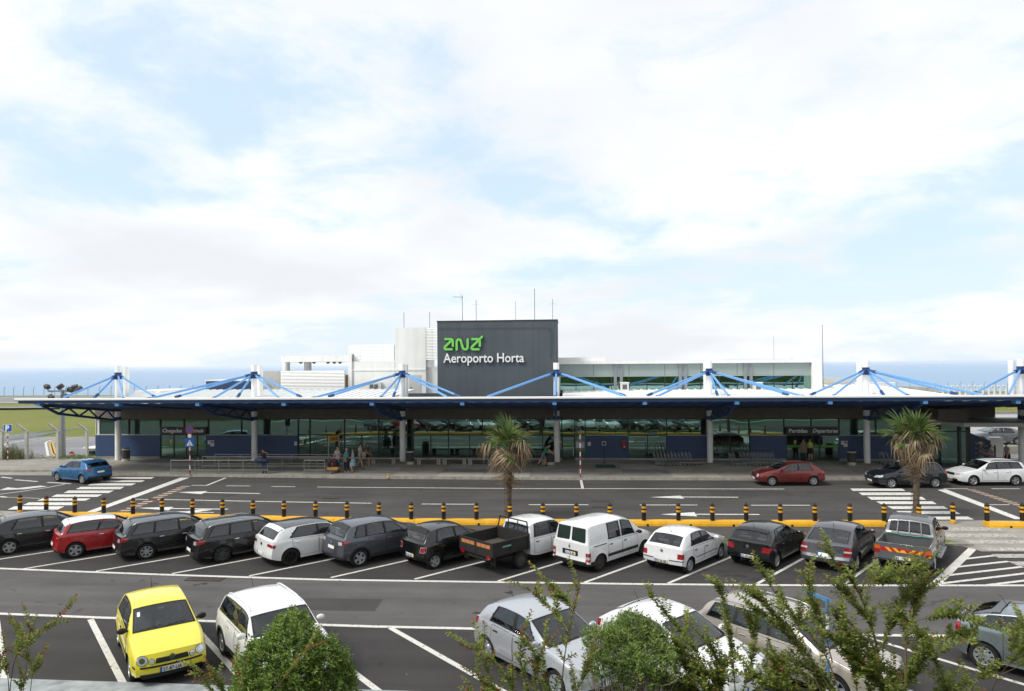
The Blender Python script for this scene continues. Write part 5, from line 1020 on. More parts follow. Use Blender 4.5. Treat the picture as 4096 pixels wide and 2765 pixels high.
Car(L=4.57, W=1.76, H=1.47, wb=2.68, fo=.93, tr=.31, hb=1.0, xrr=3.35, xrb=4.28, bz=(.68, .92, .97, .95), plate='', pz=.62, wn=6, gm=.92, wiper=False, rw=(.06, .12), glass=None, tail=[(.15, .14), (.3, .02), (.5, 0), (.62, .05), (1.05, .13)],
    prof=[(0, .70), (.1, .76), (.9, .95), (1.25, 1.0), (2.05, 1.41), (2.5, 1.47), (3.0, 1.46), (3.35, 1.39), (4.28, 1.03), (4.45, 1.0), (4.57, .97)], xc=1.25, xrf=2.05,
    sidewin=[(1.6, 2.42, 2.12, 2.44), (2.5, 3.35, 2.52, 3.18)], lights=[('tail_light', REDL, 0, [(.58, .64), (.86, .66), (.92, .92), (.62, .92)]), ('reversing_lamp', CLRL, 0, tl(.60, .9, .76, .82), .013), ('=bumper_edge', mat('silver_bumper', '#8b8c8f', rough=.4, metal=.5), 0, tl(-.95, .95, .50, .60), .012), ('headlight', CLRL, 1, [(.42, .58), (1.0, .66), (1.02, .76), (.5, .72)])]
    ).build('parked_car', 'grey liftback with tall red tail lights, beside the pickup', 'car', PRIM, (10.2, 25.16), 56, 'rr', CARG)
# grey pickup with a red and yellow chevron tailgate
pk = Car(L=4.85, W=1.74, H=1.74, wb=2.85, fo=.85, tr=.35, sill=.42, hn=.92, hc=1.12, hb=1.1, bz=(.88, 1.06, 1.1, 1.1), tum=.17, kr=.0, pcr=.03, xc=1.15, xrf=1.80, xrr=3.0, xrb=3.17, bed=(3.32, 4.78, .74), gm=.9,
    prof=[(0, .9), (.1, .98), (.9, 1.1), (1.15, 1.15), (1.80, 1.67), (2.1, 1.74), (2.7, 1.73), (3.0, 1.65), (3.17, 1.13), (4.85, 1.1)], sm=.04, tail=[(.3, .06), (.45, .0), (.6, .02), (1.2, .02)], nose=[(.3, .06), (.5, 0), (.9, .03), (1.1, .08)],
    wn=6, plate='82 17 HF', pz=.62, rw=(.2, .14), wiper=False, ant=False, handles=RUB, mirror=RUB, sidewin=[(1.4, 2.14, 1.74, 2.16), (2.24, 3.0, 2.26, 2.86)], doors=[(1.25, 2.18), (2.2, 3.08)],
    lights=[('tail_light', REDL, 0, tl(.68, .90, .72, .86)), ('indicator_lamp', ORL, 0, tl(.68, .90, .865, 1.0)), ('=chevron_board', mat('chevron_red', '#b9131a', rough=.4), 0, tl(-.66, .66, .82, .96)), ('=bumper_bar', mat('bumper_grey', '#3d3d3f', rough=.5, metal=.4), 0, tl(-.88, .88, .50, .57), .06), ('headlight', CLRL, 1, tl(.42, .9, .72, .86))])
T = pk.build('pickup_truck', 'grey double-cab pickup with red and yellow chevrons on its tailgate', 'truck', HIL, (12.75, 25.01), 57, 'rr')
CHY = mat('chevron_yellow', '#e0a92c', rough=.4)
for k in range(5):
    a = -.58 + .235 * k; sl = .10 if k < 2 else -.10
    if k == 2: pk.patch('chevron', lambda u, v: pk.S((-.02 + (u - .5) * .26 * (1 - v)), .82 + .14 * v, 0), 3, 2, .0115, CHY, T)
    else: pk.patch('chevron', (lambda u, v, a=a, sl=sl: pk.S(a + .0 + .11 * u + sl * (.5 - v) * -1 if 0 else a + .11 * u - sl * (v - .5) * 1.3, .82 + .14 * v, 0)), 3, 2, .0115, CHY, T)
for y in (-.35, 0, .35): MB().beam((4.85 / 2 - 3.21, y * 1.1, 1.14), (4.85 / 2 - 3.07, y, 1.62), .035).build('window_bar', mat('bar_grey', '#8d8f92', rough=.4, metal=.6), T)
for sg in (-1, 1):
    MB().box((4.85 / 2 - 1.35, sg * .80, .40), (4.85 / 2 - 3.15, sg * .98, .45)).build('side_step', ALLOY, T)
    MB().box((4.85 / 2 - 4.15, sg * .62, .22), (4.85 / 2 - 4.17, sg * .86, .52)).build('mud_flap', RUB, T)
MB().box((-.9, -.74, .745), (-2.33, .74, .75)).build('bed_liner', PLAS, T)
rp = [Vector((4.85 / 2 - 3.35, -.76 + 1.52 * k / 10, 1.17 - .05 * sin(pi * k / 10) + .015 * sin(k * 4))) for k in range(11)]
MB().tube(rp, .014, 5).build('green_rope', mat('green_rope', '#4f9f83', rough=.8), T, 1)
# ---- drop-off lane
Car(L=4.0, W=1.74, H=1.455, wb=2.56, fo=.82, tr=.315, hb=1.0, xrr=3.5, xrb=3.9, bz=(.68, .93, 1.03, .98), plate='', pz=.72, wn=5, gm=.92, bp=True, spoiler=BLUE,
    sidewin=[(1.42, 2.25, 1.86, 2.27), (2.33, 3.1, 2.34, 2.98)], lights=[('tail_light', REDL, 0, [(.50, .80), (1.08, .90), (1.10, .98), (.58, .93)]), ('=bumper_edge', RUB, 0, tl(-.8, .8, .34, .46), .01), ('headlight', CLRL, 1, [(.42, .58), (1.05, .72), (1.05, .80), (.5, .70)])]
    ).build('blue_car', 'blue hatchback driving over the left zebra crossing', 'car', BLUE, (-30.69, 40.99), 159, 'rl')
Car(L=4.1, W=1.69, H=1.385, wb=2.465, fo=.84, tr=.295, hb=.95, xrr=3.35, xrb=3.95, bz=(.64, .86, .90, .88), plate='', wn=8, mirror=RUB, doors=[(1.3, 2.42)], spoiler=mat('wing_grey', '#8b8c8e', rough=.4),
    sidewin=[(1.45, 2.38, 1.95, 2.40), (2.48, 3.3, 2.5, 3.05)], lights=[('headlight', CLRL, 1, ('ell', .56, .62, .11, .1, 2.4)), ('tail_light', REDL, 0, tl(.6, 1.0, .62, .86)), ('=grille', RUB, 1, tl(-.25, .25, .56, .64))]
    ).build('maroon_car', 'maroon three-door hatchback stopped before the departures door', 'car', MAROON, (12.13, 41.9), 184, 'fl')
Car(L=4.27, W=1.73, H=1.475, wb=2.59, fo=.85, tr=.315, hb=1.0, xrr=3.88, xrb=4.18, bz=(.70, .92, 1.0, .97), plate='', wn=8, rails=ALLOY, bp=True,
    sidewin=[(1.5, 2.28, 1.92, 2.3), (2.36, 3.15, 2.37, 3.12), (3.22, 3.8, 3.18, 3.62)], lights=[('headlight', CLRL, 1, [(.38, .60), (1.0, .68), (1.02, .80), (.5, .74)]), ('tail_light', REDL, 0, tl(.55, 1.05, .82, .95)), ('=grille', RUB, 1, tl(-.4, .4, .58, .68)), ('=badge', CHROME, 1, ('ell', 0, .66, .05, .07), .014)]
    ).build('grey_estate_car', 'dark slate estate car on the right zebra crossing behind the palm', 'car', CLIO, (18.73, 41.35), 186, 'fl')
Car(L=4.26, W=1.73, H=1.49, wb=2.47, fo=.87, tr=.31, hb=1.0, xrr=3.86, xrb=4.17, bz=(.72, .92, .99, .96), plate='', wn=5, rails=PLAS, bp=True,
    sidewin=[(1.5, 2.25, 1.92, 2.27), (2.33, 3.1, 2.34, 3.06), (3.17, 3.78, 3.12, 3.58)], lights=[('headlight', CLRL, 1, [(.42, .62), (.95, .66), (.98, .76), (.46, .72)]), ('tail_light', REDL, 0, tl(.55, 1.0, .76, .92)), ('=grille', RUB, 1, tl(-.38, .38, .58, .72)), ('=lower_grille', RUB, 1, tl(-.6, .6, .30, .40))]
    ).build('white_estate_car', 'white estate car with black roof rails following the slate estate', 'car', WHITE, (23.84, 42.4), 184, 'fl')
# ---- near row, noses towards the bushes
yp = Car(L=3.9, W=1.66, H=1.465, wb=2.46, fo=.79, tr=.30, hb=1.0, hn=.76, xrr=3.35, xrb=3.8, bz=(.68, .90, .95, .93), plate='57-87-UA', fpz=.40, wst='cover', wn=9, mirror=RUB, trim=(.5, .04, RUB), glass=None, doors=[(1.25, 2.5)], nose=[(.15, .12), (.26, .02), (.45, 0), (.62, .035), (.9, .13)],
    sidewin=[(1.42, 2.42, 1.86, 2.44), (2.5, 3.3, 2.52, 3.1)], handles=RUB,
    lights=[('headlight_rim', RUB, 1, ('ell', .615, .645, .118, .112), .005), ('headlight', CLRL, 1, ('ell', .615, .645, .108, .102), .014), ('fog_lamp_rim', RUB, 1, ('ell', .425, .605, .065, .068), .005), ('fog_lamp', CLRL, 1, ('ell', .425, .605, .056, .06), .014), ('=grille', RUB, 1, [(-.35, .55), (.35, .55), (.33, .66), (-.33, .66)], .009),
            ('=bumper_edge', RUB, 1, tl(-.98, .98, .47, .51), .014), ('=lower_grille', RUB, 1, [(-.62, .24), (.62, .24), (.66, .34), (-.66, .34)], .009), ('tail_light', REDL, 0, tl(.55, .9, .66, .86))])
T = yp.build('yellow_car', 'bright yellow hatchback parked nose-on by the kerb', 'car', YEL, (-10.31, 15.33), -50, 'fr')
b = yp.ellp('badge', 0, .63, .065, .068, 1, 1, .022, CHROME, T); yp.ellp('badge_field', 0, .63, .053, .055, 1, 1, .024, mat('badge_dark', '#3b4048', rough=.3), b)
for z_, w_ in ((.642, .05),): 
    for a, c in (((-.03, .668), (-.012, .634)), ((-.012, .634), (0, .655)), ((0, .655), (.012, .634)), ((.012, .634), (.03, .668)), ((-.044, .64), (-.02, .59)), ((-.02, .59), (0, .627)), ((0, .627), (.02, .59)), ((.02, .59), (.044, .64))):
        dx, dz = c[0] - a[0], c[1] - a[1]; l = sqrt(dx * dx + dz * dz); nx, nz = -dz / l * .004, dx / l * .004
        yp.patch('badge_stroke', (lambda u, v, a=a, dx=dx, dz=dz, nx=nx, nz=nz: yp.S(a[0] + dx * u + nx * (2 * v - 1), a[1] + dz * u + nz * (2 * v - 1), 1)), 2, 1, .026, CHROME, b)
for k in range(3): yp.patch('grille_slat', (lambda u, v, k=k: yp.S(-.33 + .66 * u, .573 + .028 * k + .008 * v, 1)), 8, 1, .014, PLAS, T)
def wsp(u, v): x = yp.xc + .06 + (yp.xrf - yp.xc - .12) * v; y = (2 * u - 1) * .92; p = yp.toppt(x, 1 - abs(y)); return yp.dfm((p[0], p[1] * (1 if y > 0 else -1), p[2]))
for k, u0 in enumerate((.10, .52)): yp.patch('wiper', (lambda u, v, u0=u0: wsp(u0 + .36 * u, .015 + .06 * u + .02 * v)), 4, 1, .016, RUB, T)
yp.patch('parking_ticket', lambda u, v: wsp(.05 + .05 * u, .62 + .2 * v), 1, 1, .011, PLATE, T)
for sg in (-1, 1): yp.ellp('lamp_reflector', .615, .645, .06, .058, 1, sg, .018, CHROME, T)
mini = Car(L=4.1, W=1.79, H=1.56, wb=2.6, fo=.78, tr=.325, sill=.27, hb=1.06, hn=.90, hc=1.06, xc=1.18, xrf=1.72, xrr=3.72, xrb=4.02, bz=(.80, .99, 1.05, 1.02), tum=.24, sm=.16, plate='', wn=8, rails=WHITE, bp=True, mirror=WHITE, clad=True, handles=CHROME, roofm=None,
    sidewin=[(1.42, 2.2, 1.74, 2.22), (2.28, 3.0, 2.29, 2.98), (3.06, 3.66, 3.04, 3.48)], lights=[('headlight', CLRL, 1, ('ell', .62, .74, .13, .13), .01), ('=grille', RUB, 1, ('ell', 0, .62, .45, .13, 3.), .01), ('tail_light', REDL, 0, tl(.6, .9, .66, .9))])
mini.build('white_compact_car', 'white retro-style hatchback half hidden by the round bush', 'car', WHITE, (-8.85, 16.85), -47, 'rr')
cor = dict(L=4.0, W=1.74, H=1.49, wb=2.51, fo=.85, tr=.31, hb=1.02, xrr=3.45, xrb=3.9, bz=(.70, .93, 1.0, .97), plate='', wst='cover', wn=7, sidewin=[(1.5, 2.28, 1.94, 2.3), (2.38, 3.2, 2.40, 3.02)], handles=RUB,
    lights=[('headlight', CLRL, 1, [(.42, .62), (1.05, .72), (1.08, .84), (.5, .78)]), ('tail_light', REDL, 0, [(.60, .80), (.98, .84), (.96, 1.0), (.64, .98)]), ('=grille', RUB, 1, tl(-.35, .35, .55, .62)), ('=lower_grille', RUB, 1, tl(-.6, .6, .28, .38))])
Car(**cor).build('silver_car', 'silver hatchback behind the tall reddish sprigs', 'car', SILV, (-2.06, 16.94), -46, 'rr')
cor2 = dict(cor); cor2.update(H=1.46, xrf=2.0, xrr=3.3, xrb=3.92, wn=5, wst='spoke', spoiler=True, sidewin=[(1.55, 2.35, 2.05, 2.37), (2.45, 3.25, 2.46, 2.95)], doors=[(1.4, 2.4)])
Car(**cor2).build('white_car', 'white hatchback behind the shrub with bare grey stems', 'car', WHITE, (1.02, 16.95), -46, 'rr')
Car(L=4.6, W=1.81, H=1.50, wb=2.71, fo=.92, tr=.325, hb=1.0, xrr=4.15, xrb=4.5, bz=(.72, .95, 1.02, .98), plate='', wn=7, rails=ALLOY, handles=CHROME, mirror=BEIGE,
    sidewin=[(1.6, 2.42, 2.05, 2.44), (2.5, 3.32, 2.51, 3.28), (3.4, 4.1, 3.36, 3.9)], lights=[('headlight', CLRL, 1, [(.36, .62), (1.0, .70), (1.02, .82), (.42, .74)]), ('=grille', RUB, 1, tl(-.36, .36, .48, .72)), ('=badge', CHROME, 1, ('ell', 0, .62, .06, .1, 1.2), .018), ('=chrome_strip', CHROME, 1, tl(-.34, .34, .53, .55), .012), ('=chrome_strip', CHROME, 1, tl(-.34, .34, .68, .70), .012), ('tail_light', REDL, 0, [(.45, .84), (1.1, .88), (1.1, .95), (.5, .95)])]
    ).build('beige_estate_car', 'beige estate car with silver roof rails behind the tall shrub', 'car', BEIGE, (3.75, 17.15), -45, 'rr')
Car(L=4.26, W=1.77, H=1.46, wb=2.61, fo=.93, tr=.32, hb=1.02, xrr=3.35, xrb=4.12, bz=(.70, .92, 1.0, .98), plate='', wst='cover', wn=9, mirror=RUB, handles=RUB, spoiler=mat('spoiler_grey', '#55585c', rough=.4), rw=(.35, .08),
    prof=[(0, .70), (.1, .76), (.9, .95), (1.2, 1.0), (2.0, 1.42), (2.4, 1.46), (2.9, 1.45), (3.4, 1.36), (3.85, 1.22), (4.12, 1.03), (4.26, .96)], sidewin=[(1.55, 2.4, 2.0, 2.42), (2.5, 3.2, 2.52, 3.14), (3.28, 3.72, 3.22, 3.42)],
    lights=[('tail_light', REDL, 0, [(.66, .74), (.98, .80), (.94, 1.0), (.68, .98)]), ('headlight', CLRL, 1, tl(.5, 1.0, .62, .78))]
    ).build('grey_hatchback_car', 'steel grey hatchback cut off by the right edge, with nine-slot wheel covers', 'car', C4G, (9.84, 17.21), -43, 'rr')
# ------------------------------------------------------------------ bollards and yellow kerb barriers
BOLB = mat('bollard_black', '#101215', rough=.5, var=.2, vscale=9); BOLY = mat('bollard_yellow', '#dc9d16', rough=.5, var=.08, vscale=9); BARY = mat('barrier_yellow', '#dba41c', rough=.6, var=.16, vscale=2.5, grain=.06)
bp_ = [(80, 2053, 0), (185, 2046, 1), (299, 2049, 1), (415, 2052, 1), (532, 2055, 1), (648, 2056, 1), (770, 2058, 1), (890, 2061, 1), (1012, 2064, 1), (1136, 2066, 1), (1262, 2069, 1), (1388, 2072, 1), (1516, 2074, 1), (1645, 2076, 1), (1775, 2077, 1), (1906, 2077, 1), (2040, 2078, 1), (2172, 2079, 1), (2306, 2080, 1), (2440, 2081, 1), (2576, 2081, 1), (2714, 2081, 1), (2850, 2082, 1), (2985, 2082, 1), (3122, 2083, 1), (3260, 2083, 1), (3400, 2083, 1), (3537, 2083, 1), (3676, 2084, 1), (3812, 2093, 0), (3948, 2083, 1), (4090, 2083, 1)]
ZBAR = .22; proto = None
for i, (px, py, on) in enumerate(bp_):
    p = G(px, py, ZBAR if on else .02)
    lab = 'black bollard with two yellow bands, %s from the left end of the row' % nth(i + 1) if on else ('leftmost black bollard, on a yellow foot on the pale slab' if i == 0 else 'black bollard on a yellow foot at the right zebra crossing')
    if proto is None or not on:
        T = thing('bollard', lab, 'bollard', p, 0, 'bollards along the yellow barrier'); h0 = 0 if on else .17
        MB().lathe([(.095, 0), (.1, .02), (.1, .68), (.09, .72), (.06, .745), (.035, .75), (.035, .775), (.02, .785)], 16).build('post', BOLB, T, 30).location.z = h0
        for z in (.37, .545): MB().lathe([(.1005, z), (.1035, z + .005), (.1035, z + .085), (.1005, z + .09)], 16, caps=False).build('yellow_band', BOLY, T, 30).location.z = h0
        if not on: MB().lathe([(.11, 0), (.115, .02), (.115, .15), (.105, h0)], 16).build('yellow_foot', BOLY, T, 30)
        if on: proto = T
    else:
        T = copy_tree(proto); T.location = p; T['label'] = lab
# barrier segments follow the row
row = [G(px, py, ZBAR) for px, py, on in bp_ if on and px < 3600]; row = [row[0] + Vector((-.35, -.02, 0))] + row[1:]
def rowpt(x):
    for a, b_ in zip(row, row[1:]):
        if x <= b_.x: t = (x - a.x) / (b_.x - a.x); return a.y + (b_.y - a.y) * t
    return row[-1].y
segs = []; xA, xB = row[0].x, G(3005, 2082, ZBAR).x; n_ = 9
for k in range(n_): segs.append((xA + (xB - xA) * k / n_, xA + (xB - xA) * (k + 1) / n_))
xA, xB = G(3092, 2083, ZBAR).x, G(3590, 2084, ZBAR).x; segs += [(xA, (xA + xB) / 2), ((xA + xB) / 2, xB)]; xA = G(3934, 2084, ZBAR).x; segs.append((xA, xA + 3.3))
for k, (a, b_) in enumerate(segs):
    ya, yb = rowpt(a), rowpt(b_); L_ = sqrt((b_ - a) ** 2 + (yb - ya) ** 2) - .012; an = atan2(yb - ya, b_ - a); mb = MB(); n = 12; prof = []
    outline = [(-.26, 0), (-.25, .10), (-.21, ZBAR - .012), (.19, ZBAR - .012), (.23, .1), (.24, 0)]
    for i in range(n + 1):
        x = L_ * i / n
        for y, z in outline: mb.v.append((x, y, z))
    for i in range(n):
        for j in range(5): mb.f.append((i * 6 + j, (i + 1) * 6 + j, (i + 1) * 6 + j + 1, i * 6 + j + 1)); mb.m.append(0)
    mb.f += [(5, 4, 3, 2, 1, 0), tuple(n * 6 + j for j in range(6))]; mb.m += [0, 0]
    T = thing('kerb_barrier', 'yellow concrete kerb barrier under the bollards, %s segment from the left' % nth(k + 1), 'barrier', (a, ya, .004), an, 'yellow barrier segments')
    mb.build('block', BARY, T)
    hol = MB().lathe([(.055, -.004), (.055, .02)], 10, axis='y'); o = hol.build('drain_hole', UNDER, T); o.location = (L_ * .28, -.262, .045); o2 = o.copy(); COL.objects.link(o2); o2.location = (L_ * .78, -.262, .045)
# ------------------------------------------------------------------ benches, bins, signs, railings
STONE = mat('bench_stone', '#9a9489', rough=.8, var=.12, vscale=5); BIND = mat('bin_dark', '#3a3a3a', rough=.7, var=.2, vscale=10); BINC = mat('bin_cream', '#b9b39d', rough=.6, var=.1, vscale=8); INOX = mat('stainless', '#9b9a95', rough=.35, metal=.8)
def bench(px0, px1, py, lab):
    a, b_ = G(px0, py, .15), G(px1, py, .15); L_ = b_.x - a.x; T = thing('stone_bench', lab, 'bench', (a.x, a.y, .15), 0, 'stone benches along the glass front'); n = max(2, round(L_ / 1.0))
    for k in range(n): MB().box((L_ * k / n + .012, 0, .40), (L_ * (k + 1) / n - .012, .45, .475), b_=.012).build('seat_slab', STONE, T)
    for x in (L_ * .1, L_ * .9):
        for dx in (-.13, .02): MB().box((x + dx, .06, 0), (x + dx + .12, .40, .40), b_=.01).build('leg', STONE, T)
bench(1482, 1583, 1858, 'stone bench left of the third column'); bench(1664, 1764, 1860, 'long stone bench right of the bin at the third column'); bench(1768, 1866, 1860, 'stone bench second right of the third column'); bench(1870, 1968, 1861, 'stone bench left of and behind the palm'); bench(1976, 2075, 1861, 'stone bench hidden behind the palm crown'); bench(2085, 2186, 1861, 'stone bench beside the person in green')
def bin_(px, py, lab):
    p = G(px, py, .15); T = thing('litter_bin', lab, 'bin', p, 0, 'round litter bins'); MB().lathe([(.27, 0), (.285, .02), (.285, .19), (.27, .2)], 20).build('base', BINC, T, 30); MB().lathe([(.27, .2), (.275, .22), (.275, .78), (.26, .8)], 20).build('drum', BIND, T, 30)
    MB().lathe([(.27, .86), (.29, .87), (.29, .95), (.27, .96)], 20).build('rim', BINC, T, 30); MB().lathe([(.24, .8), (.24, .87)], 16).build('liner', UNDER, T); MB().lathe([(.26, .96), (.22, 1.02), (.0, 1.05)], 16, caps=False).build('lid', BIND, T, 1)
bin_(504, 1845, 'round litter bin right of the first column'); bin_(1641, 1857, 'round litter bin right of the third column'); bin_(2203, 1859, 'round litter bin left of the fourth column'); bin_(3407, 1860, 'round litter bin left of the sixth column')
RW_R = mat('pole_red', '#8a1a1c', rough=.5); RW_W = mat('pole_white', '#d2d2ce', rough=.5); SBLUE = mat('sign_blue', '#1f5aa8', rough=.4); SRED = mat('sign_red', '#a8231f', rough=.4); SWHITE = mat('sign_face_white', '#dcdcd8', rough=.4); SBLK = mat('sign_black', '#15171a', rough=.5); SGREY = mat('sign_back', '#8b8f92', rough=.4, metal=.5)
def pole(T, h, n, r=.035):
    for k in range(n): MB().lathe([(r, h * k / n), (r, h * (k + 1) / n)], 10).build('pole_band', RW_R if k % 2 == 0 else RW_W, T, 30)
# parking sign
p = G(31, 1848, .02); T = thing('parking_sign', 'blue and white P parking sign on a red and white pole', 'sign', p); pole(T, 2.5, 11); s = MB().box((-.37, -.02, 2.2 + .18), (.37, .0, 2.95 + .0), b_=.0).build('panel', SWHITE, T); MB().box((-.345, -.026, 2.405), (.345, -.0201, 2.925)).build('field', SBLUE, s); text_mesh('letter', 'P', .62, .004, SWHITE, s, (-.2, -.03, 2.44), bold=.03); MB().box((-.13, -.045, 2.14), (.13, -.04, 2.28)).build('plate', SWHITE, T); MB().box((-.1, -.05, 2.19), (.1, -.046, 2.23)).build('plate_mark', SBLK, T)
# no-parking + crossing signs
p = G(760, 1899, .15); T = thing('traffic_sign', 'red and blue no-parking disc above a pedestrian crossing sign, on a striped pole', 'sign', p); pole(T, 2.9, 9)
dsc = MB().lathe([(.29, -.045), (.29, -.04)], 28, (0, 0, 3.02), axis='y').build('disc', SRED, T); MB().lathe([(.225, -.05), (.225, -.046)], 28, (0, 0, 3.02), axis='y').build('blue_field', SBLUE, dsc); MB().beam((-.16, -.053, 3.02 + .16), (.16, -.053, 3.02 - .16), .004, .065).build('red_bar', SRED, dsc)
MB().box((-.12, -.05, 2.5), (.12, -.045, 2.72)).build('plate', SWHITE, T)
pn = MB().box((-.27, -.05, 1.86), (.27, -.045, 2.46)).build('crossing_panel', SBLUE, T); pn.rotation_euler.z = .25; mk('triangle', [(-.2, -.054, 1.95), (.2, -.054, 1.95), (0, -.054, 2.36)], [(0, 1, 2)], SWHITE, pn)
fg = MB(); fg.lathe([(.03, -.057), (.03, -.056)], 10, (0.005, 0, 2.22), axis='y'); fg.beam((0, -.057, 2.19), (.0, -.057, 2.1), .003, .05); fg.beam((0, -.058, 2.1), (-.05, -.058, 2.01), .003, .025); fg.beam((0, -.059, 2.1), (.05, -.059, 2.01), .003, .025); fg.build('walker', SBLK, pn)
for k in range(4): MB().box((-.12 + .065 * k, -.057, 1.965), (-.085 + .065 * k, -.055, 1.99)).build('zebra_bar', SBLK, pn)
# lone striped pole and striped sign edge-on
p = G(2322, 1911, .15); T = thing('striped_pole', 'red and white striped pole with an edge-on sign, by the kerb', 'sign', p); pole(T, 3.0, 11); MB().box((.03, -.3, 2.35), (.05, .3, 3.1)).build('panel', SGREY, T)
# taxi sign
p = G(1314, 1888, .15); T = thing('taxi_sign', 'yellow taxi rank sign on two grey posts', 'sign', p, -.0); T.rotation_euler.z = radians(62)
for x in (0, .95): MB().lathe([(.035, 0), (.035, 2.45)], 10, (x, 0, 0)).build('post', SGREY, T, 30)
pn = MB().box((.04, -.03, 2.02), (.92, .03, 2.42)).build('panel', mat('taxi_yellow', '#b9861a', rough=.5), T); text_mesh('lettering', 'TAXI', .3, .003, SBLK, pn, (.12, -.035, 2.11), bold=.01, width=.7)
# info screen on post, red post box
p = G(2417, 1852, .15); T = thing('card_reader', 'small white-framed screen on a thin dark post against the blue wall', 'screen', p); MB().lathe([(.03, 0), (.03, 1.3)], 8).build('post', SBLK, T); MB().lathe([(.14, 0), (.13, .03)], 12).build('foot', SBLK, T); MB().box((-.15, -.06, 1.28), (.15, .02, 1.56), b_=.02).build('case', SWHITE, T); MB().box((-.11, -.066, 1.33), (.11, -.061, 1.51)).build('screen', SBLK, T)
x = XA(2497, 51.7, 1785); T = thing('post_box', 'red post box on the blue wall right of the card screen', 'post box', (x, 51.88, 1.05)); MB().box((-.16, -.26, 0), (.16, 0, .40), b_=.03).build('body', mat('post_red', '#a81414', rough=.4, coat=.3), T); MB().box((-.15, -.1, .40), (.15, 0, .55)).build('header', mat('post_red', rough=.4), T); MB().box((-.1, -.268, .28), (.1, -.262, .31)).build('slot', SBLK, T); MB().box((-.05, -.268, .1), (.05, -.262, .16)).build('label_plate', SWHITE, T)
MB().box((-.045, -.12, -.14), (.045, -.02, -.05)).build('lock_box', SBLK, T)
# railings
def railing(pts, lab, name='ramp_railing', h=.93, low=.28):
    P = [Vector((p[0], p[1], .15)) for p in pts]; T = thing(name, lab, 'railing', P[0], 0, 'stainless ramp railings'); O = P[0]; Q = [p - O for p in P]
    MB().tube([q + Vector((0, 0, h)) for q in Q], .028, 8).build('handrail', INOX, T, 30)
    for a, b_ in zip(Q, Q[1:]):
        MB().beam(a + Vector((0, 0, low)), b_ + Vector((0, 0, low)), .02, .09).build('lower_rail', INOX, T); L_ = (b_ - a).length; n = max(1, round(L_ / 1.75))
        for k in range(n + 1):
            if k == 0 and (a - Q[0]).length > .01: continue
            c = a.lerp(b_, k / n); MB().beam(c, c + Vector((0, 0, h - .02)), .05, .02).build('baluster', INOX, T)
railing([(-25.9, 46.15), (-26.75, 44.24), (-20.13, 44.5)], 'stainless railing in front of the ramp, nearest the kerb, that the man leans on'); railing([(-25.6, 46.15), (-16.0, 46.3)], 'stainless railing in the middle of the ramp'); railing([(-25.3, 47.3), (-15.9, 47.5)], 'stainless railing at the rear of the ramp, by the blue wall'); railing([(-17.61, 44.55), (-16.21, 44.58)], 'short stainless railing at the kerb left of the luggage trolley')
# ------------------------------------------------------------------ luggage trolleys
CHS = mat('trolley_steel', '#a9abac', rough=.35, metal=.5)
def trolley(loc, rz, lab, grp, src=[None]):
    if src[0] is None:
        T = thing('luggage_trolley', lab, 'trolley', loc, rz, grp)
        MB().tube([(-.28, -.27, .14), (-.38, -.26, .55), (-.48, -.25, .98), (-.48, .25, .98), (-.38, .26, .55), (-.28, .27, .14)], .017, 6).build('back_frame', CHS, T, 1); MB().tube([(-.55, -.29, 1.0), (-.55, .29, 1.0)], .024, 8).build('push_bar', SBLK, T)
        b = MB(); b.tube([(-.46, -.2, .78), (-.30, -.2, .74), (-.30, .2, .74), (-.46, .2, .78)], .01, 5); 
        for y in (-.1, 0, .1): b.tube([(-.45, y, .92), (-.40, y, .62)], .008, 5)
        b.build('basket', CHS, T, 1)
        MB().tube([(-.28, -.25, .16), (.35, -.2, .13), (.52, -.09, .12), (.52, .09, .12), (.35, .2, .13), (-.28, .25, .16)], .016, 6).build('base_frame', CHS, T, 1)
        MB().box((-.25, -.15, .165), (.4, .15, .175)).build('deck', CHS, T); MB().tube([(.42, -.12, .17), (.5, -.12, .3), (.5, .12, .3), (.42, .12, .17)], .012, 5).build('front_guard', CHS, T, 1)
        wm = MB().lathe([(.03, -.02), (.085, -.02), (.09, 0), (.085, .02), (.03, .02)], 14, axis='y').mesh('wheel', SBLK, 30); hm = MB().lathe([(.05, -.023), (.05, .023)], 12, axis='y').mesh('hub', CHS)
        for x, y in ((-.3, -.27), (-.3, .27), (.46, 0)): w = inst('wheel', wm, T, (x, y, .09)); inst('hub', hm, w)
        src[0] = T; return T
    T = copy_tree(src[0]); T.location = loc; T.rotation_euler = (0, 0, rz); T['label'] = lab; T['group'] = grp; return T
for grp, px0, px1, py, n, lab in (('nested trolleys left of the fifth column', 2640, 2782, 1861, 11, 'luggage trolley in the nested row left of the fifth column, %s from the left'), ('nested trolleys right of the fifth column', 2985, 3112, 1861, 10, 'luggage trolley in the nested row before the departures door, %s from the left')):
    a, b_ = G(px0, py, .15), G(px1, py, .15)
    for k in range(n): p = a.lerp(b_, k / (n - 1)); trolley(p, radians(3), lab % nth(k + 1), grp)
for k, px in enumerate((2943, 2958)): trolley(G(px, 1863, .15), radians(4), 'luggage trolley just left of the departures row, %s of a pair' % ('left' if k == 0 else 'right'), 'pair of trolleys')
for k, px in enumerate((3548, 3566, 3700, 3716)): trolley(G(px, 1858, .15), radians(3), 'luggage trolley behind the right palm, %s from the left' % nth(k + 1), 'trolleys behind the palm')
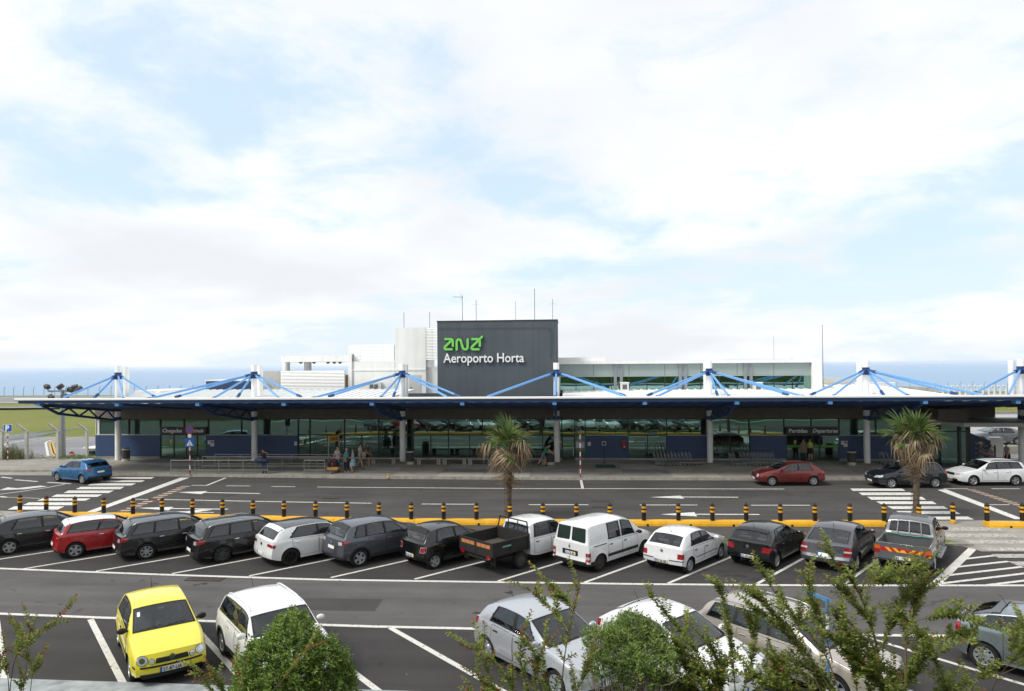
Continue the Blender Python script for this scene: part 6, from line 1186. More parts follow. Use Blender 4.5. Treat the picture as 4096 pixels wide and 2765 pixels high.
for px0, px1, lab in ((2715, 2825, 'left'), (2976, 3112, 'middle'), (3575, 3755, 'right')):
    a, b_ = G(px0, 1864, .15), G(px1, 1864, .15); T = thing('trolley_rail', 'low steel guide rail in front of the %s trolleys' % lab, 'rail', a, 0, 'trolley guide rails'); d = b_ - a
    MB().tube([(0, 0, .24), (d.x, d.y, .24)], .03, 8).build('bar', INOX, T, 30)
    for t_ in (.05, .36, .68, .97): MB().tube([(d.x * t_, d.y * t_, 0), (d.x * t_, d.y * t_, .23)], .02, 6).build('leg', INOX, T)
# ------------------------------------------------------------------ fences, mast, things beyond
POST = mat('concrete_post', '#b3b2aa', rough=.8, var=.2, vscale=6)
fps = [(-60.5, 49.9), (-57, 50.2), (-53.4, 50.5), (-50, 50.7), (-47.0, 50.9), (-44.95, 51.05), (-43.13, 51.39), (-40.64, 51.6), (-38.58, 52.1)]
T = thing('perimeter_fence', 'wire fence on white concrete posts with angled tops, left of the terminal', 'fence', (-44.95, 51.05, 0))
pm_ = MB().box((-.1, -.1, 0), (.1, .1, 2.35)).add([(-.1, -.1, 2.351), (.1, -.1, 2.351), (.1, .1, 2.351), (-.1, .1, 2.351), (-.62, -.35, 2.93), (-.5, -.4, 2.98), (-.48, -.26, 3.0), (-.6, -.22, 2.95)], [(0, 1, 5, 4), (1, 2, 6, 5), (2, 3, 7, 6), (3, 0, 4, 7), (4, 5, 6, 7)]).mesh('post', POST)
for x, y in fps: inst('post', pm_, T, (x + 44.95, y - 51.05, 0))
wv = MB()
for (a, b_), (c, d) in zip(fps, fps[1:]):
    A_, B_ = Vector((a + 44.95, b_ - 51.05, 0)), Vector((c + 44.95, d - 51.05, 0)); L_ = (B_ - A_).length
    for z in (.1, 1.2, 2.25): wv.tube([A_ + Vector((0, 0, z)), B_ + Vector((0, 0, z))], .006, 3, caps=False)
    n = int(L_ / .22)
    for k in range(-10, n):
        for s_ in (0, 1):
            t0 = max(0, k / n); t1 = min(1, (k + 10) / n); z0 = .1 + 2.15 * ((t0 - k / n) * n / 10); z1 = .1 + 2.15 * ((t1 - k / n) * n / 10)
            if s_: z0, z1 = 2.35 - z0, 2.35 - z1
            wv.tube([A_.lerp(B_, t0) + Vector((0, 0, z0)), A_.lerp(B_, t1) + Vector((0, 0, z1))], .0022, 3, caps=False)
o = wv.build('chain_link', mat('wire', '#8a8f8c', rough=.5, metal=.6), T); o['kind'] = 'stuff'
MB().prism([(-16, -1.2), (-.2, .25), (6.2, 1.2), (6.2, 1.05), (-.2, .1), (-16, -1.35)], 0, .12).build('footing', POST, T)
# coastal fence
T = thing('coastal_fence', 'row of thin angled fence posts along the cliff edge before the sea', 'fence', (-150, 196, -.9)); cm_ = MB().tube([(0, 0, 0), (0, 0, 2.3), (.35, 0, 2.9)], .09, 5).mesh('post', mat('coast_post', '#9b9c98', rough=.8)); x = -215.
while x < 190:
    inst('post', cm_, T, (x + 150, 3.5 * sin(x * .05) - .6, 0)); x += 3.3
# white posts behind the terminal on the right
T = thing('rear_fence', 'short white angled posts showing over the canopy at the right', 'fence', (30, 88, 0)); rm2 = MB().tube([(0, 0, 0), (0, 0, 1.7), (-.1, 0, 2.0), (-.32, 0, 2.1)], .12, 6).mesh('post', mat('post_white', '#d8d8d4', rough=.7))
for px in range(3771, 4200, 23): a = at(px, 1565, 88); inst('post', rm2, T, (a.x - 30, 0, 2.28))
# floodlight mast on the left
p = G(250, 1835); T = thing('floodlight_mast', 'grey mast with a cluster of dark floodlights at the left', 'mast', (p.x, p.y, 0)); zt_ = at(250, 1560, p.y).z; MB().tube([(0, 0, 0), (0, 0, zt_)], [.24, .14], 12).build('pole', mat('mast_grey', '#8b8f91', rough=.5, metal=.3), T, 30); MB().beam((-1.25, 0, zt_ - .1), (1.35, 0, zt_ - .1), .12).build('cross_arm', SGREY, T)
for dx, dz, r_ in ((-1.25, .35, .2), (-.1, .35, -.5), (.75, .1, .3), (1.15, .3, -.2), (1.55, .15, -.6), (-.9, -.5, .4), (.3, -.45, .1)):
    o = MB().box((-.24, -.16, -.16), (.24, .16, .2), b_=.04).build('floodlight', mat('lamp_housing', '#4a4644', rough=.6), T); o.location = (dx, -.1, zt_ - .1 + dz); o.rotation_euler = (.5, r_, .3 * dx)
    MB().tube([(dx, 0, zt_ - .1), (dx, -.05, zt_ - .1 + dz * .6)], .03, 5).build('bracket', SGREY, T)
p = at(106, 1614, 40); 
# stop paddle and striped edge marker beyond the fence
p = at(289, 1818, 56); T = thing('stop_sign', 'small round red stop sign beyond the fence, left of the white bus', 'sign', (p.x, 56, -2)); p.z += 2; MB().lathe([(.025, 0), (.025, p.z)], 8).build('pole', SGREY, T); o = MB().lathe([(.27, -.05), (.27, -.03)], 8, (0, 0, p.z), axis='y').build('disc', SRED, T); text_mesh('lettering', 'STOP', .17, .002, SWHITE, o, (0, -.055, p.z - .06), align='CENTER', bold=.006)
# white airport bus, mostly hidden by the terminal corner
p = G(345, 1853); T = thing('airport_bus', 'white minibus with an overhanging roof behind the fence by the terminal corner', 'bus', (-40.6, 57.6, -2.0))
BW = mat('bus_white', '#d3d5d4', rough=.45); MB().add([(-2.0, -.95, .35), (3.2, -.95, .35), (3.2, .95, .35), (-2.0, .95, .35), (-2.0, -.95, 1.25), (3.2, -.95, 1.25), (3.2, .95, 1.25), (-2.0, .95, 1.25)], [(0, 1, 5, 4), (1, 2, 6, 5), (2, 3, 7, 6), (3, 0, 4, 7), (4, 5, 6, 7), (3, 2, 1, 0)]).build('body', BW, T)
MB().add([(-1.9, -.93, 1.251), (3.2, -.93, 1.251), (3.2, .93, 1.251), (-1.9, .93, 1.251), (-1.45, -.88, 2.25), (3.2, -.88, 2.25), (3.2, .88, 2.25), (-1.45, .88, 2.25)], [(0, 1, 5, 4), (1, 2, 6, 5), (2, 3, 7, 6), (3, 0, 4, 7), (4, 5, 6, 7)]).build('cabin', BW, T)
MB().box((-1.7, -1.05, 2.251), (3.4, 1.05, 2.42), b_=.05).build('roof', BW, T)
for a, b_ in ((-1.45, -.35), (-.1, .95), (1.15, 2.1)): mk('window', [(a - (.12 if a < -1 else 0), -.938, 1.4), (b_, -.934, 1.4), (b_, -.90, 2.1), (a + (.15 if a < -1 else 0), -.90, 2.1)], [(0, 1, 2, 3)], GLASSC, T)
tmw, rmw = wheel_mesh(.34, .22, 'steel', 8)
for x in (-1.2, 2.2):
    for y in (-.86, .86): w = inst('wheel', tmw, T, (x, y, .34), (0, 0, 0 if y > 0 else pi)); inst('rim', rmw, w)
# ------------------------------------------------------------------ right-hand yard behind the columns
p0 = G(3876, 1840); YARD = struct(sheet('yard', [(27.5, 52.4), (75, 52.4), (75, 84), (27.5, 84)], APRON, .01))
w_ = thing('yard_wall', 'white wall behind the grey car at the right', 'wall', (40, 66, 0)); MB().box((-11.5, 0, 0), (20, .3, 2.62)).build('face', mat('yard_white', '#d8d8d6', rough=.75, var=.05), w_); MB().box((-11.6, -.06, 2.62), (20, .36, 2.78)).build('coping', CONC_P, w_)
T = thing('ramp_wall', 'blue ramp wall with a white end pier and steel rails, right of the glass lobby', 'wall', (XA(3872, 53.2), 53.2, 0)); KW = (XA(3958, 53.2) - XA(3872, 53.2)) / 4.0; MB().prismy([(0, 0), (4.0 * KW, 0), (4.0 * KW, 1.45), (0, 2.05)], 0, .25).build('blue_face', BLUEW, T); MB().prismy([(-.02, 2.051), (4.02 * KW, 1.451), (4.02 * KW, 1.53), (-.02, 2.13)], -.05, .3).build('coping', CONC_P, T); MB().box((4.02 * KW + .002, -.15, 0), (4.02 * KW + .85, .35, 1.75)).build('end_pier', COLW, T)
for k in range(4): MB().tube([(.3, -.3, 1.35 - .36 * k), (4.3 * KW, -.35, .98 - .3 * k if k else 1.0)], .035, 6).build('rail', INOX, T)
MB().box((4.25 * KW, -.4, 0), (4.25 * KW + .08, -.32, 1.2)).build('rail_post', SBLK, T)
Car(L=4.13, W=1.70, H=1.42, wb=2.58, fo=.83, tr=.29, hb=.98, xrr=3.2, xrb=3.95, bz=(.68, .88, .93, .92), plate='', mirror=RUB, wn=7, sidewin=[(1.5, 2.3, 1.98, 2.32), (2.4, 3.2, 2.42, 2.98)], lights=[('tail_light', REDL, 0, [(.45, .72), (1.0, .72), (1.0, .9), (.5, .92)]), ('=bumper_edge', PLAS, 0, tl(-.9, .9, .3, .42)), ('headlight', CLRL, 1, tl(.5, 1, .6, .75))]
    ).build('grey_hatchback_car', 'grey hatchback parked before the white yard wall, seen between the columns', 'car', paint('sedan_grey', '#777b80', metal=.5), (XA(3975, 59.2), 59.2, .62), 172)
MB().box((30.5, 57.2, 0), (44, 61.2, .61)).build('yard_ramp', CONC, None); struct(bpy.data.objects['yard_ramp'])
# ------------------------------------------------------------------ people
SK = mat('skin_light', '#b98a6c', rough=.6); SK2 = mat('skin_tan', '#9a6a4b', rough=.6); EYE = mat('eye_dark', '#1a1512', rough=.3)
def ik(a, t, l1, l2, bend):
    a = Vector(a); t = Vector(t); d = t - a; L_ = min(d.length, (l1 + l2) * .995); d = d.normalized(); x = (l1 * l1 - l2 * l2 + L_ * L_) / (2 * L_); h = sqrt(max(l1 * l1 - x * x, 0)); b = Vector(bend); b = (b - d * b.dot(d)).normalized()
    return a + d * x + b * h, a + d * L_
def person(label, loc, face, H=1.7, lean=0., hands=None, feet=None, top=None, sleeve=.5, legs=None, leglen=1., skirt=None, skin=SK, hair='#3a2a1e', hairlen=0, shoe='#1c1c1e', seat=0., bulk=1., headturn=0., shirt_ext=0.):
    T = thing('person', label, 'person', (loc[0], loc[1], loc[2] if len(loc) > 2 else .15), face, 'people outside the terminal'); pz = .525 * H - seat
    def tor(f, y, z): return Vector((f + sin(lean) * (z - .525) * H, y, pz + cos(lean) * (z - .525) * H))
    pel = Vector((0, 0, pz)); V = []; E_ = []; R = []; B = []
    def av(p, r, tagb, par=None):
        V.append(Vector(p)); R.append(r * H); B.append(tagb); i = len(V) - 1
        if par is not None: E_.append((par, i))
        return i
    r = bulk
    p0 = av(pel, .072 * r, 'hip'); s1 = av(tor(.005, 0, .60), .068 * r, 'top', p0); s2 = av(tor(.01, 0, .70), .076 * r, 'top', s1); s3 = av(tor(0, 0, .785), .066 * r, 'top', s2); nk = av(tor(.0, 0, .845), .032, 'neck', s3)
    hz = lambda f, z: tor(f, 0, z) + Vector((lean * .1 * H * (z - .84) * 4, 0, 0)); h1 = av(hz(.012, .885), .043, 'head', nk); h2 = av(hz(.012, .93), .052, 'head', h1); h3 = av(hz(.004, .972), .036, 'head', h2); av(hz(.066, .918), .009, 'head', h2)
    hands = hands or [(.03, .17, .45), (.03, -.17, .45)]; feet = feet or [(0, .06), (0, -.06)]
    hp = []
    for sg, hd in zip((1, -1), hands):
        sh = tor(0, sg * .108 * (.6 + .4 * r), .80); si = av(sh, .038 * r, 'arm0', s3); tgt = Vector((hd[0] * H, hd[1] * H, hd[2] * H - seat)); el, wr = ik(sh, tgt, .165 * H, .15 * H, (-.7, sg * .5, -.6)); m_ = sh.lerp(el, .55)
        mi_ = av(m_, .031 * r, 'arm0', si); ei = av(el, .026, 'arm1', mi_); wi = av(wr, .018, 'arm1', ei); d = (wr - el).normalized(); pa = wr + d * .035 * H; pi_ = av(pa, .021, 'hand', wi); hp.append(pa)
        sd = d.cross(Vector((0, 0, 1))); sd = sd.normalized() if sd.length > .1 else Vector((0, 1, 0)); nn = sd.cross(d)
        for k, (o_, l_) in enumerate(((-.016, .038), (-.006, .046), (.005, .043), (.014, .034))): a_ = av(pa + d * .022 * H + sd * o_ * H, .0058, 'hand', pi_); av(pa + d * (.022 + l_) * H + sd * o_ * 1.1 * H - nn * .012 * H, .0048, 'hand', a_)
        av(pa + d * .012 * H - sd * .03 * H * sg, .006, 'hand', pi_)
    for sg, ft in zip((1, -1), feet):
        hpv = pel + Vector((0, sg * .052 * H, -.02 * H)); hi = av(hpv, .058 * r, 'leg0', p0); fz = (ft[2] if len(ft) > 2 else .042) * H if not seat else .042 * H; an = Vector((ft[0] * H, ft[1] * H, fz)); kn, an = ik(hpv, an, .245 * H, .245 * H, (1, 0, .1)); mid = hpv.lerp(kn, .5)
        mi_ = av(mid, .05 * r, 'leg0', hi); ki = av(kn, .036, 'leg1', mi_); ca = av(kn.lerp(an, .35), .034, 'leg1', ki); ai = av(an, .022, 'leg2', ca); av(an + Vector((-.022, 0, -.018)) * H, .019, 'foot', ai); fi = av(an + Vector((.055, sg * .008, -.022)) * H, .020, 'foot', ai); av(an + Vector((.095, sg * .012, -.026)) * H, .015, 'foot', fi)
    bm = bmesh.new(); sl_ = bm.verts.layers.skin.verify(); vs_ = [bm.verts.new(v) for v in V]
    for i, v in enumerate(vs_): v[sl_].radius = (R[i], R[i]); v[sl_].use_root = (i == 0)
    for a, b_ in E_: bm.edges.new((vs_[a], vs_[b_]))
    me = bpy.data.meshes.new('tmp'); bm.to_mesh(me); bm.free(); o = bpy.data.objects.new('tmp', me); COL.objects.link(o); md = o.modifiers.new('s', 'SKIN'); md.use_smooth_shade = True; md.branch_smoothing = .3; sd_ = o.modifiers.new('u', 'SUBSURF'); sd_.levels = 1; sd_.render_levels = 1
    dg = bpy.context.evaluated_depsgraph_get(); ev = o.evaluated_get(dg).to_mesh(); bv = [v.co.copy() for v in ev.vertices]; bf = [tuple(p.vertices) for p in ev.polygons]; bn = [v.normal.copy() for v in ev.vertices]; o.evaluated_get(dg).to_mesh_clear(); bpy.data.objects.remove(o)
    body = mk('body', bv, bf, skin, T, 1)
    def near(c):
        best = None
        for a, b_ in E_:
            A_, B_ = V[a], V[b_]; d = B_ - A_; t_ = max(0, min(1, (c - A_).dot(d) / max(d.length_squared, 1e-9))); q = (c - A_ - d * t_).length - (R[a] + (R[b_] - R[a]) * t_)
            if best is None or q < best[0]: best = (q, B[b_], t_, a, b_)
        return best
    cls = []
    for f in bf:
        c = sum((bv[i] for i in f), Vector()) / len(f); _, b_, t_, a, _b = near(c); cls.append((b_, t_, c, B[a]))
    def cloth(name, test, off, m_):
        fs = [f for f, k in zip(bf, cls) if test(k)]; ids = sorted({i for f in fs for i in f}); mp = {i: n for n, i in enumerate(ids)}
        if fs: mk(name, [bv[i] + bn[i] * off for i in ids], [tuple(mp[i] for i in f) for f in fs], m_, T, 1)
    if top: cloth('shirt', lambda k: k[0] in ('top',) or (k[0] == 'hip' and 0) or (k[0] == 'neck' and k[1] < .25) or k[0] == 'arm0' or (k[0] == 'arm1' and sleeve > .5 and (sleeve > .8 or k[3] == 'arm0')) or (k[0] in ('leg0', 'hip') and k[2].z > pz - shirt_ext * H), .014, top)
    if legs: cloth('trousers', lambda k: (k[0] in ('hip', 'leg0') or (k[0] == 'leg1' and (leglen > .55) and (leglen > .8 or k[3] != 'leg1')) or (k[0] == 'leg2' and leglen > .9)) and k[2].z < pz + .05 * H, .012 if leglen > .9 else .02, legs)
    cloth('shoes', lambda k: k[0] == 'foot' or (k[0] == 'leg2' and k[1] > .93), .01, mat('shoe_' + shoe[1:], shoe, rough=.6))
    if skirt:
        mb = MB(); pr = []
        z1 = pz + .06 * H; z0 = skirt[1] * H
        for z, rr in ((z1, .085), (z1 - .05 * H, .10), ((z0 + z1) / 2, .115), (z0, .13)): pr.append((rr * H * bulk, z))
        mb.lathe(pr[::-1], 18, caps=False); mb.build('skirt', skirt[0], T, 1)
    hc = hz(.0, .95); hm_ = mat('hair_' + hair[1:], hair, rough=.8, var=.3, vscale=30) if hair else None
    if hm_:
        mb = MB(); pr = []
        for k in range(9):
            t_ = pi * .5 * k / 8; pr.append((.062 * H * cos(t_), .062 * H * sin(t_)))
        low = [(.058 * H, -.02 * H)] if not hairlen else [(.05 * H, -hairlen * H), (.064 * H, -.03 * H)]
        mb.lathe(low + pr, 14, caps=False)
        for i, (x, y, z) in enumerate(mb.v):
            if x > .018 * H and z < .022 * H: mb.v[i] = (.018 * H, y, max(z, -.015 * H))
        ho = mb.build('hair', hm_, T, 1); ho.location = hc - Vector((.006 * H, 0, 0))
    for sy in (-1, 1):
        MB().lathe([(.0, -.006), (.009, 0), (.0, .006)], 8, caps=False).build('eye', EYE, T, 1).location = hz(.012, .938) + Vector((.049 * H, sy * .02 * H, 0))
        MB().lathe([(.0, -.016), (.012, -.01), (.014, .008), (.0, .018)], 6, caps=False).build('ear', skin, T, 1).location = hz(.008, .925) + Vector((0, sy * .052 * H, 0))
    return T, hp, hz
def clothm(n, c, **k): return mat('cloth_' + n, c, rough=.9, var=.15, vscale=12, **k)
JEAN = clothm('jeans', '#4c6178'); BLK = clothm('black', '#141417')
SOUTH = -pi / 2
# checked shirt material
ck = bpy.data.materials.new('checked_cloth'); ck.use_nodes = True; t = ck.node_tree; b = t.nodes['Principled BSDF']; b.inputs['Roughness'].default_value = .9
tcn = t.nodes.new('ShaderNodeTexCoord'); sp = t.nodes.new('ShaderNodeSeparateXYZ'); t.links.new(tcn.outputs['Object'], sp.inputs[0]); outs = []
for i in (1, 2):
    w1 = t.nodes.new('ShaderNodeMath'); w1.operation = 'MULTIPLY'; w1.inputs[1].default_value = 70; t.links.new(sp.outputs[i], w1.inputs[0]); w2 = t.nodes.new('ShaderNodeMath'); w2.operation = 'SINE'; t.links.new(w1.outputs[0], w2.inputs[0]); w3 = t.nodes.new('ShaderNodeMath'); w3.operation = 'GREATER_THAN'; w3.inputs[1].default_value = .2; t.links.new(w2.outputs[0], w3.inputs[0]); outs.append(w3.outputs[0])
ad = t.nodes.new('ShaderNodeMath'); ad.operation = 'ADD'; t.links.new(outs[0], ad.inputs[0]); t.links.new(outs[1], ad.inputs[1]); dv = t.nodes.new('ShaderNodeMath'); dv.operation = 'MULTIPLY'; dv.inputs[1].default_value = .5; t.links.new(ad.outputs[0], dv.inputs[0])
mx_ = t.nodes.new('ShaderNodeMix'); mx_.data_type = 'RGBA'; mx_.inputs[6].default_value = lin('#cfc9c2'); mx_.inputs[7].default_value = lin('#2a1f1e'); t.links.new(dv.outputs[0], mx_.inputs[0]); t.links.new(mx_.outputs[2], b.inputs['Base Color'])
person('bald man in a black shirt and jeans leaning on the railing, hand to his chin', (-20.45, 44.78), SOUTH, 1.72, lean=.32, hands=[(.20, .06, .86), (.22, -.10, .60)], feet=[(-.05, .05), (-.02, -.05)], top=BLK, sleeve=.5, legs=JEAN, hair=None, skin=SK2, shoe='#17130f')
T = thing('duffel_bag', 'dark blue bag slung over the railing under the leaning man', 'bag', (-20.5, 44.42, 1.05)); MB().lathe([(.02, -.5), (.13, -.46), (.17, -.2), (.16, .2), (.12, .44), (.02, .48)], 14, axis='x').build('body', clothm('navy', '#1c2c4a'), T, 1); MB().tube([(-.2, -.05, .12), (-.1, -.08, .22), (.1, -.08, .22), (.2, -.05, .12)], .014, 6).build('strap', BLK, T, 1)
person('man in a black and white checked shirt behind a loaded luggage trolley', (-15.72, 45.75), SOUTH + .1, 1.76, lean=.08, hands=[(.17, .10, .56), (.17, -.12, .56)], feet=[(0, .06), (-.02, -.06)], top=ck, sleeve=.5, legs=JEAN, hair='#3f2c20', skin=SK, bulk=1.12, shirt_ext=.03)
TL_ = trolley(Vector((-15.8, 45.2, .15)), SOUTH + .1, 'luggage trolley loaded with bags, pushed by the man in the checked shirt', 'loaded trolley'); TL_.name = 'loaded_luggage_trolley'
def bag(name, lab, loc, sz, m_, rz=0): T = thing(name, lab, 'bag', loc, rz); MB().box((-sz[0] / 2, -sz[1] / 2, 0), (sz[0] / 2, sz[1] / 2, sz[2]), b_=min(sz) * .22).build('shell', m_, T, 40); MB().tube([(-.08, 0, sz[2] - .01), (-.07, 0, sz[2] + .04), (.07, 0, sz[2] + .04), (.08, 0, sz[2] - .01)], .012, 6).build('handle', SBLK, T, 1); return T
bag('suitcase', 'tan patterned suitcase at the bottom of the loaded trolley', (-15.8, 45.1, .33), (.78, .5, .24), mat('tan_case', '#9a6a2c', rough=.7, var=1, col2='#c79a52', vscale=9)); tb = bag('suitcase', 'black suitcase with a red strap on the loaded trolley', (-15.8, 45.1, .575), (.72, .42, .32), BLK); MB().box((-.03, -.222, .0), (.03, -.211, .33)).build('red_strap', mat('strap_red', '#a03326', rough=.7), tb); bag('suitcase', 'purple bag on top of the loaded trolley', (-15.8, 45.12, .90), (.5, .34, .17), clothm('purple', '#4a2440'))
person('grey-haired woman in a turquoise shirt and black trousers', (-15.05, 45.62), SOUTH + .15, 1.62, hands=[(.13, .03, .50), (.13, -.03, .50)], top=clothm('turquoise', '#2f86a0'), sleeve=.5, legs=BLK, hair='#9a948a', hairlen=.02, shoe='#cfcac4', shirt_ext=.06)
TEALP = mat('teal_pattern', '#2a6a78', rough=.9, var=1, col2='#9fc0c2', vscale=14)
person('red-haired woman in a sleeveless teal patterned dress with a black shoulder bag', (-14.55, 45.4), SOUTH - 1.2, 1.64, hands=[(.12, .08, .62), (.10, -.10, .60)], top=TEALP, sleeve=.0, legs=None, skirt=(TEALP, .27), hair='#5a2f1c', shoe='#7a5a48')
T = thing('handbag', 'black handbag hanging by the woman in the teal dress', 'bag', (-14.78, 45.22, .92)); MB().box((-.13, -.05, 0), (.13, .05, .26), b_=.03).build('pouch', BLK, T, 40); MB().tube([(-.1, 0, .25), (-.03, 0, .62), (.03, 0, .62), (.1, 0, .25)], .01, 5).build('strap', BLK, T, 1)
person('young man in a pale shirt and shorts walking to the right past the glass', (-14.55, 47.0), -.25, 1.80, lean=.06, hands=[(.17, .04, .60), (.16, -.07, .62)], feet=[(-.20, .05, .07), (.16, -.05)], top=clothm('pale', '#b9b4a6'), sleeve=.5, legs=clothm('khaki', '#8f8672'), leglen=.6, hair='#1d1613', shoe='#5f4b38', shirt_ext=.05)
T = thing('brown_jacket', 'tan jacket bundle carried by the walking young man', 'clothing', (-14.22, 46.85, 1.0)); MB().lathe([(.05, 0), (.15, .05), (.17, .2), (.13, .34), (.03, .38)], 10).build('bundle', clothm('tan', '#a18d6c'), T, 1)
person('long-haired woman in dark shorts behind the walking young man', (-14.3, 48.0), -.3, 1.70, hands=[(.1, .12, .52), (.12, -.10, .55)], feet=[(-.12, .05, .06), (.1, -.05)], top=clothm('olive', '#3d3a30'), sleeve=.5, legs=BLK, leglen=.5, hair='#4d3523', hairlen=.1, shoe='#8b8880')
person('man in a green T-shirt and grey cropped trousers bending over the litter bin', (-1.72, 48.5), .0, 1.74, lean=.62, hands=[(.40, .07, .54), (.38, -.09, .52)], feet=[(.04, .06), (-.25, -.06, .06)], top=clothm('green', '#2c7a4c'), sleeve=.5, legs=clothm('greytr', '#6d6a70'), leglen=.7, hair='#1c1512', shoe='#16161a')
person('person in a beige coat seen from behind at the departures door', (17.02, 51.05), pi / 2, 1.78, hands=[(.05, .14, .48), (.05, -.14, .48)], top=clothm('beige', '#7d6f5c'), sleeve=1., legs=BLK, hair='#241a14', shirt_ext=.22, bulk=1.1)
HV = mat('hi_vis', '#b5d21a', rough=.7); tv_, _, _ = person('airport worker in a yellow high-visibility vest in the departures doorway', (17.66, 51.6), SOUTH, 1.68, top=HV, sleeve=.0, legs=None, skirt=(BLK, .34), hair='#2a1a14', hairlen=.03, shoe='#141416')
for z in (1.02, 1.18): MB().lathe([(.172, z), (.176, z + .05)], 18, caps=False).build('reflective_band', mat('reflective', '#b9bdb8', rough=.3, metal=.3), tv_, 1)
tv_, _, hz_ = person('man in a straw hat looking at his phone beside the glass lobby', (27.75, 48.5), SOUTH + .5, 1.74, hands=[(.18, .04, .60), (.18, -.05, .60)], top=clothm('drab', '#4a463f'), legs=JEAN, hair='#3a2a1e', skin=SK2)
MB().lathe([(.17, 0), (.17, .012), (.10, .02), (.095, .09), (.06, .11), (.0, .105)], 18, caps=False).build('straw_hat', mat('straw', '#b9a888', rough=.8), tv_, 1).location = hz_(.004, .965)
person('dark-haired woman in a grey top sitting by the rails at the right', (28.45, 48.6), SOUTH + .4, 1.66, hands=[(.14, .05, .70), (.12, -.08, .62)], feet=[(.14, .06), (.14, -.06)], top=clothm('greytop', '#6a686c'), legs=JEAN, hair='#15110f', hairlen=.08, seat=.1)
person('man in a pale grey shirt bending forward near the last columns', (29.6, 48.7), SOUTH - .9, 1.74, lean=.3, hands=[(.2, .06, .5), (.2, -.06, .5)], top=clothm('palegrey', '#777c86'), legs=BLK, hair='#2a2018')
# ------------------------------------------------------------------ plants
def leafmat(name, a, b_, trans=.25):
    m = bpy.data.materials.new(name); m.use_nodes = True; t = m.node_tree; b = t.nodes['Principled BSDF']; b.inputs['Roughness'].default_value = .5; b.inputs['Specular IOR Level'].default_value = .35
    g = t.nodes.new('ShaderNodeNewGeometry'); mx = t.nodes.new('ShaderNodeMix'); mx.data_type = 'RGBA'; t.links.new(g.outputs['Random Per Island'], mx.inputs[0]); mx.inputs[6].default_value = lin(a); mx.inputs[7].default_value = lin(b_); t.links.new(mx.outputs[2], b.inputs['Base Color'])
    tr = t.nodes.new('ShaderNodeBsdfTranslucent'); t.links.new(mx.outputs[2], tr.inputs[0]); ms = t.nodes.new('ShaderNodeMixShader'); ms.inputs[0].default_value = trans; t.links.new(b.outputs[0], ms.inputs[1]); t.links.new(tr.outputs[0], ms.inputs[2]); t.links.new(ms.outputs[0], t.nodes['Material Output'].inputs[0]); return m
PG = leafmat('palm_green', '#3a5324', '#66783a'); PD = leafmat('palm_straw', '#6d5840', '#a8957a', .15); PYL = leafmat('palm_yellowing', '#55642c', '#a08e58'); TRK = mat('palm_trunk', '#5a4f42', rough=.95, var=.4, vscale=10, bump=.6, bscale=30)
random.seed(21)
def frond_mesh(droop, m_, R=.72, pet=.5, nseg=17, spread=200, hang=0., w=.034, tip=9):
    mb = MB(); mb.tube([(0, 0, 0), (pet * .5, 0, .03), (pet, 0, 0)], [.018, .012, .01], 4)
    for k in range(nseg):
        a = radians(-spread / 2 + spread * k / (nseg - 1) + random.uniform(-3, 3)); L_ = R * (.72 + .28 * cos(a * .7)) * random.uniform(.72, 1.12); d = Vector((cos(a), sin(a), 0)); s_ = Vector((-sin(a), cos(a), 0)); p = Vector((pet, 0, 0)); pts = []; dr = droop * random.uniform(.5, 1.5); hg = hang * random.uniform(.5, 1.4); kink = random.uniform(.4, .65)
        for j in range(6):
            t = j / 5; z = .05 * sin(pi * t) - dr * t ** 2.2 * L_ - hg * max(0, t - kink) * 1.3; q = p + d * L_ * (t - (.35 * dr + .55 * hg) * max(0, t - kink * .5) ** 2 * .8) + Vector((0, 0, z)); ww = w * (.45, 1., 1., .8, .5, .06)[j]; pts.append((q - s_ * ww + Vector((0, 0, .012)), q, q + s_ * ww + Vector((0, 0, .012))))
        n0 = len(mb.v)
        for tri in pts: mb.v += [tuple(x) for x in tri]
        for j in range(5):
            for i in range(2): mb.f.append((n0 + j * 3 + i, n0 + j * 3 + i + 1, n0 + j * 3 + i + 4, n0 + j * 3 + i + 3)); mb.m.append(1 if j >= tip else 0)
    return mb.mesh('frond', [m_, PD])
FG = [frond_mesh(random.uniform(.05, .3), PG, tip=random.choice((4, 9, 9)), R=random.uniform(.62, .82), pet=random.uniform(.35, .7), spread=random.uniform(150, 220), nseg=15) for _ in range(6)]; FY = [frond_mesh(random.uniform(.2, .5), PG, tip=random.choice((2, 3, 4)), R=.6, pet=random.uniform(.5, .85), hang=random.uniform(.4, .8), nseg=13, spread=170) for _ in range(5)]; FD = [frond_mesh(random.uniform(.4, .9), PD, R=.6, pet=random.uniform(.35, .8), spread=130, nseg=11, hang=.7, w=.02) for _ in range(6)]
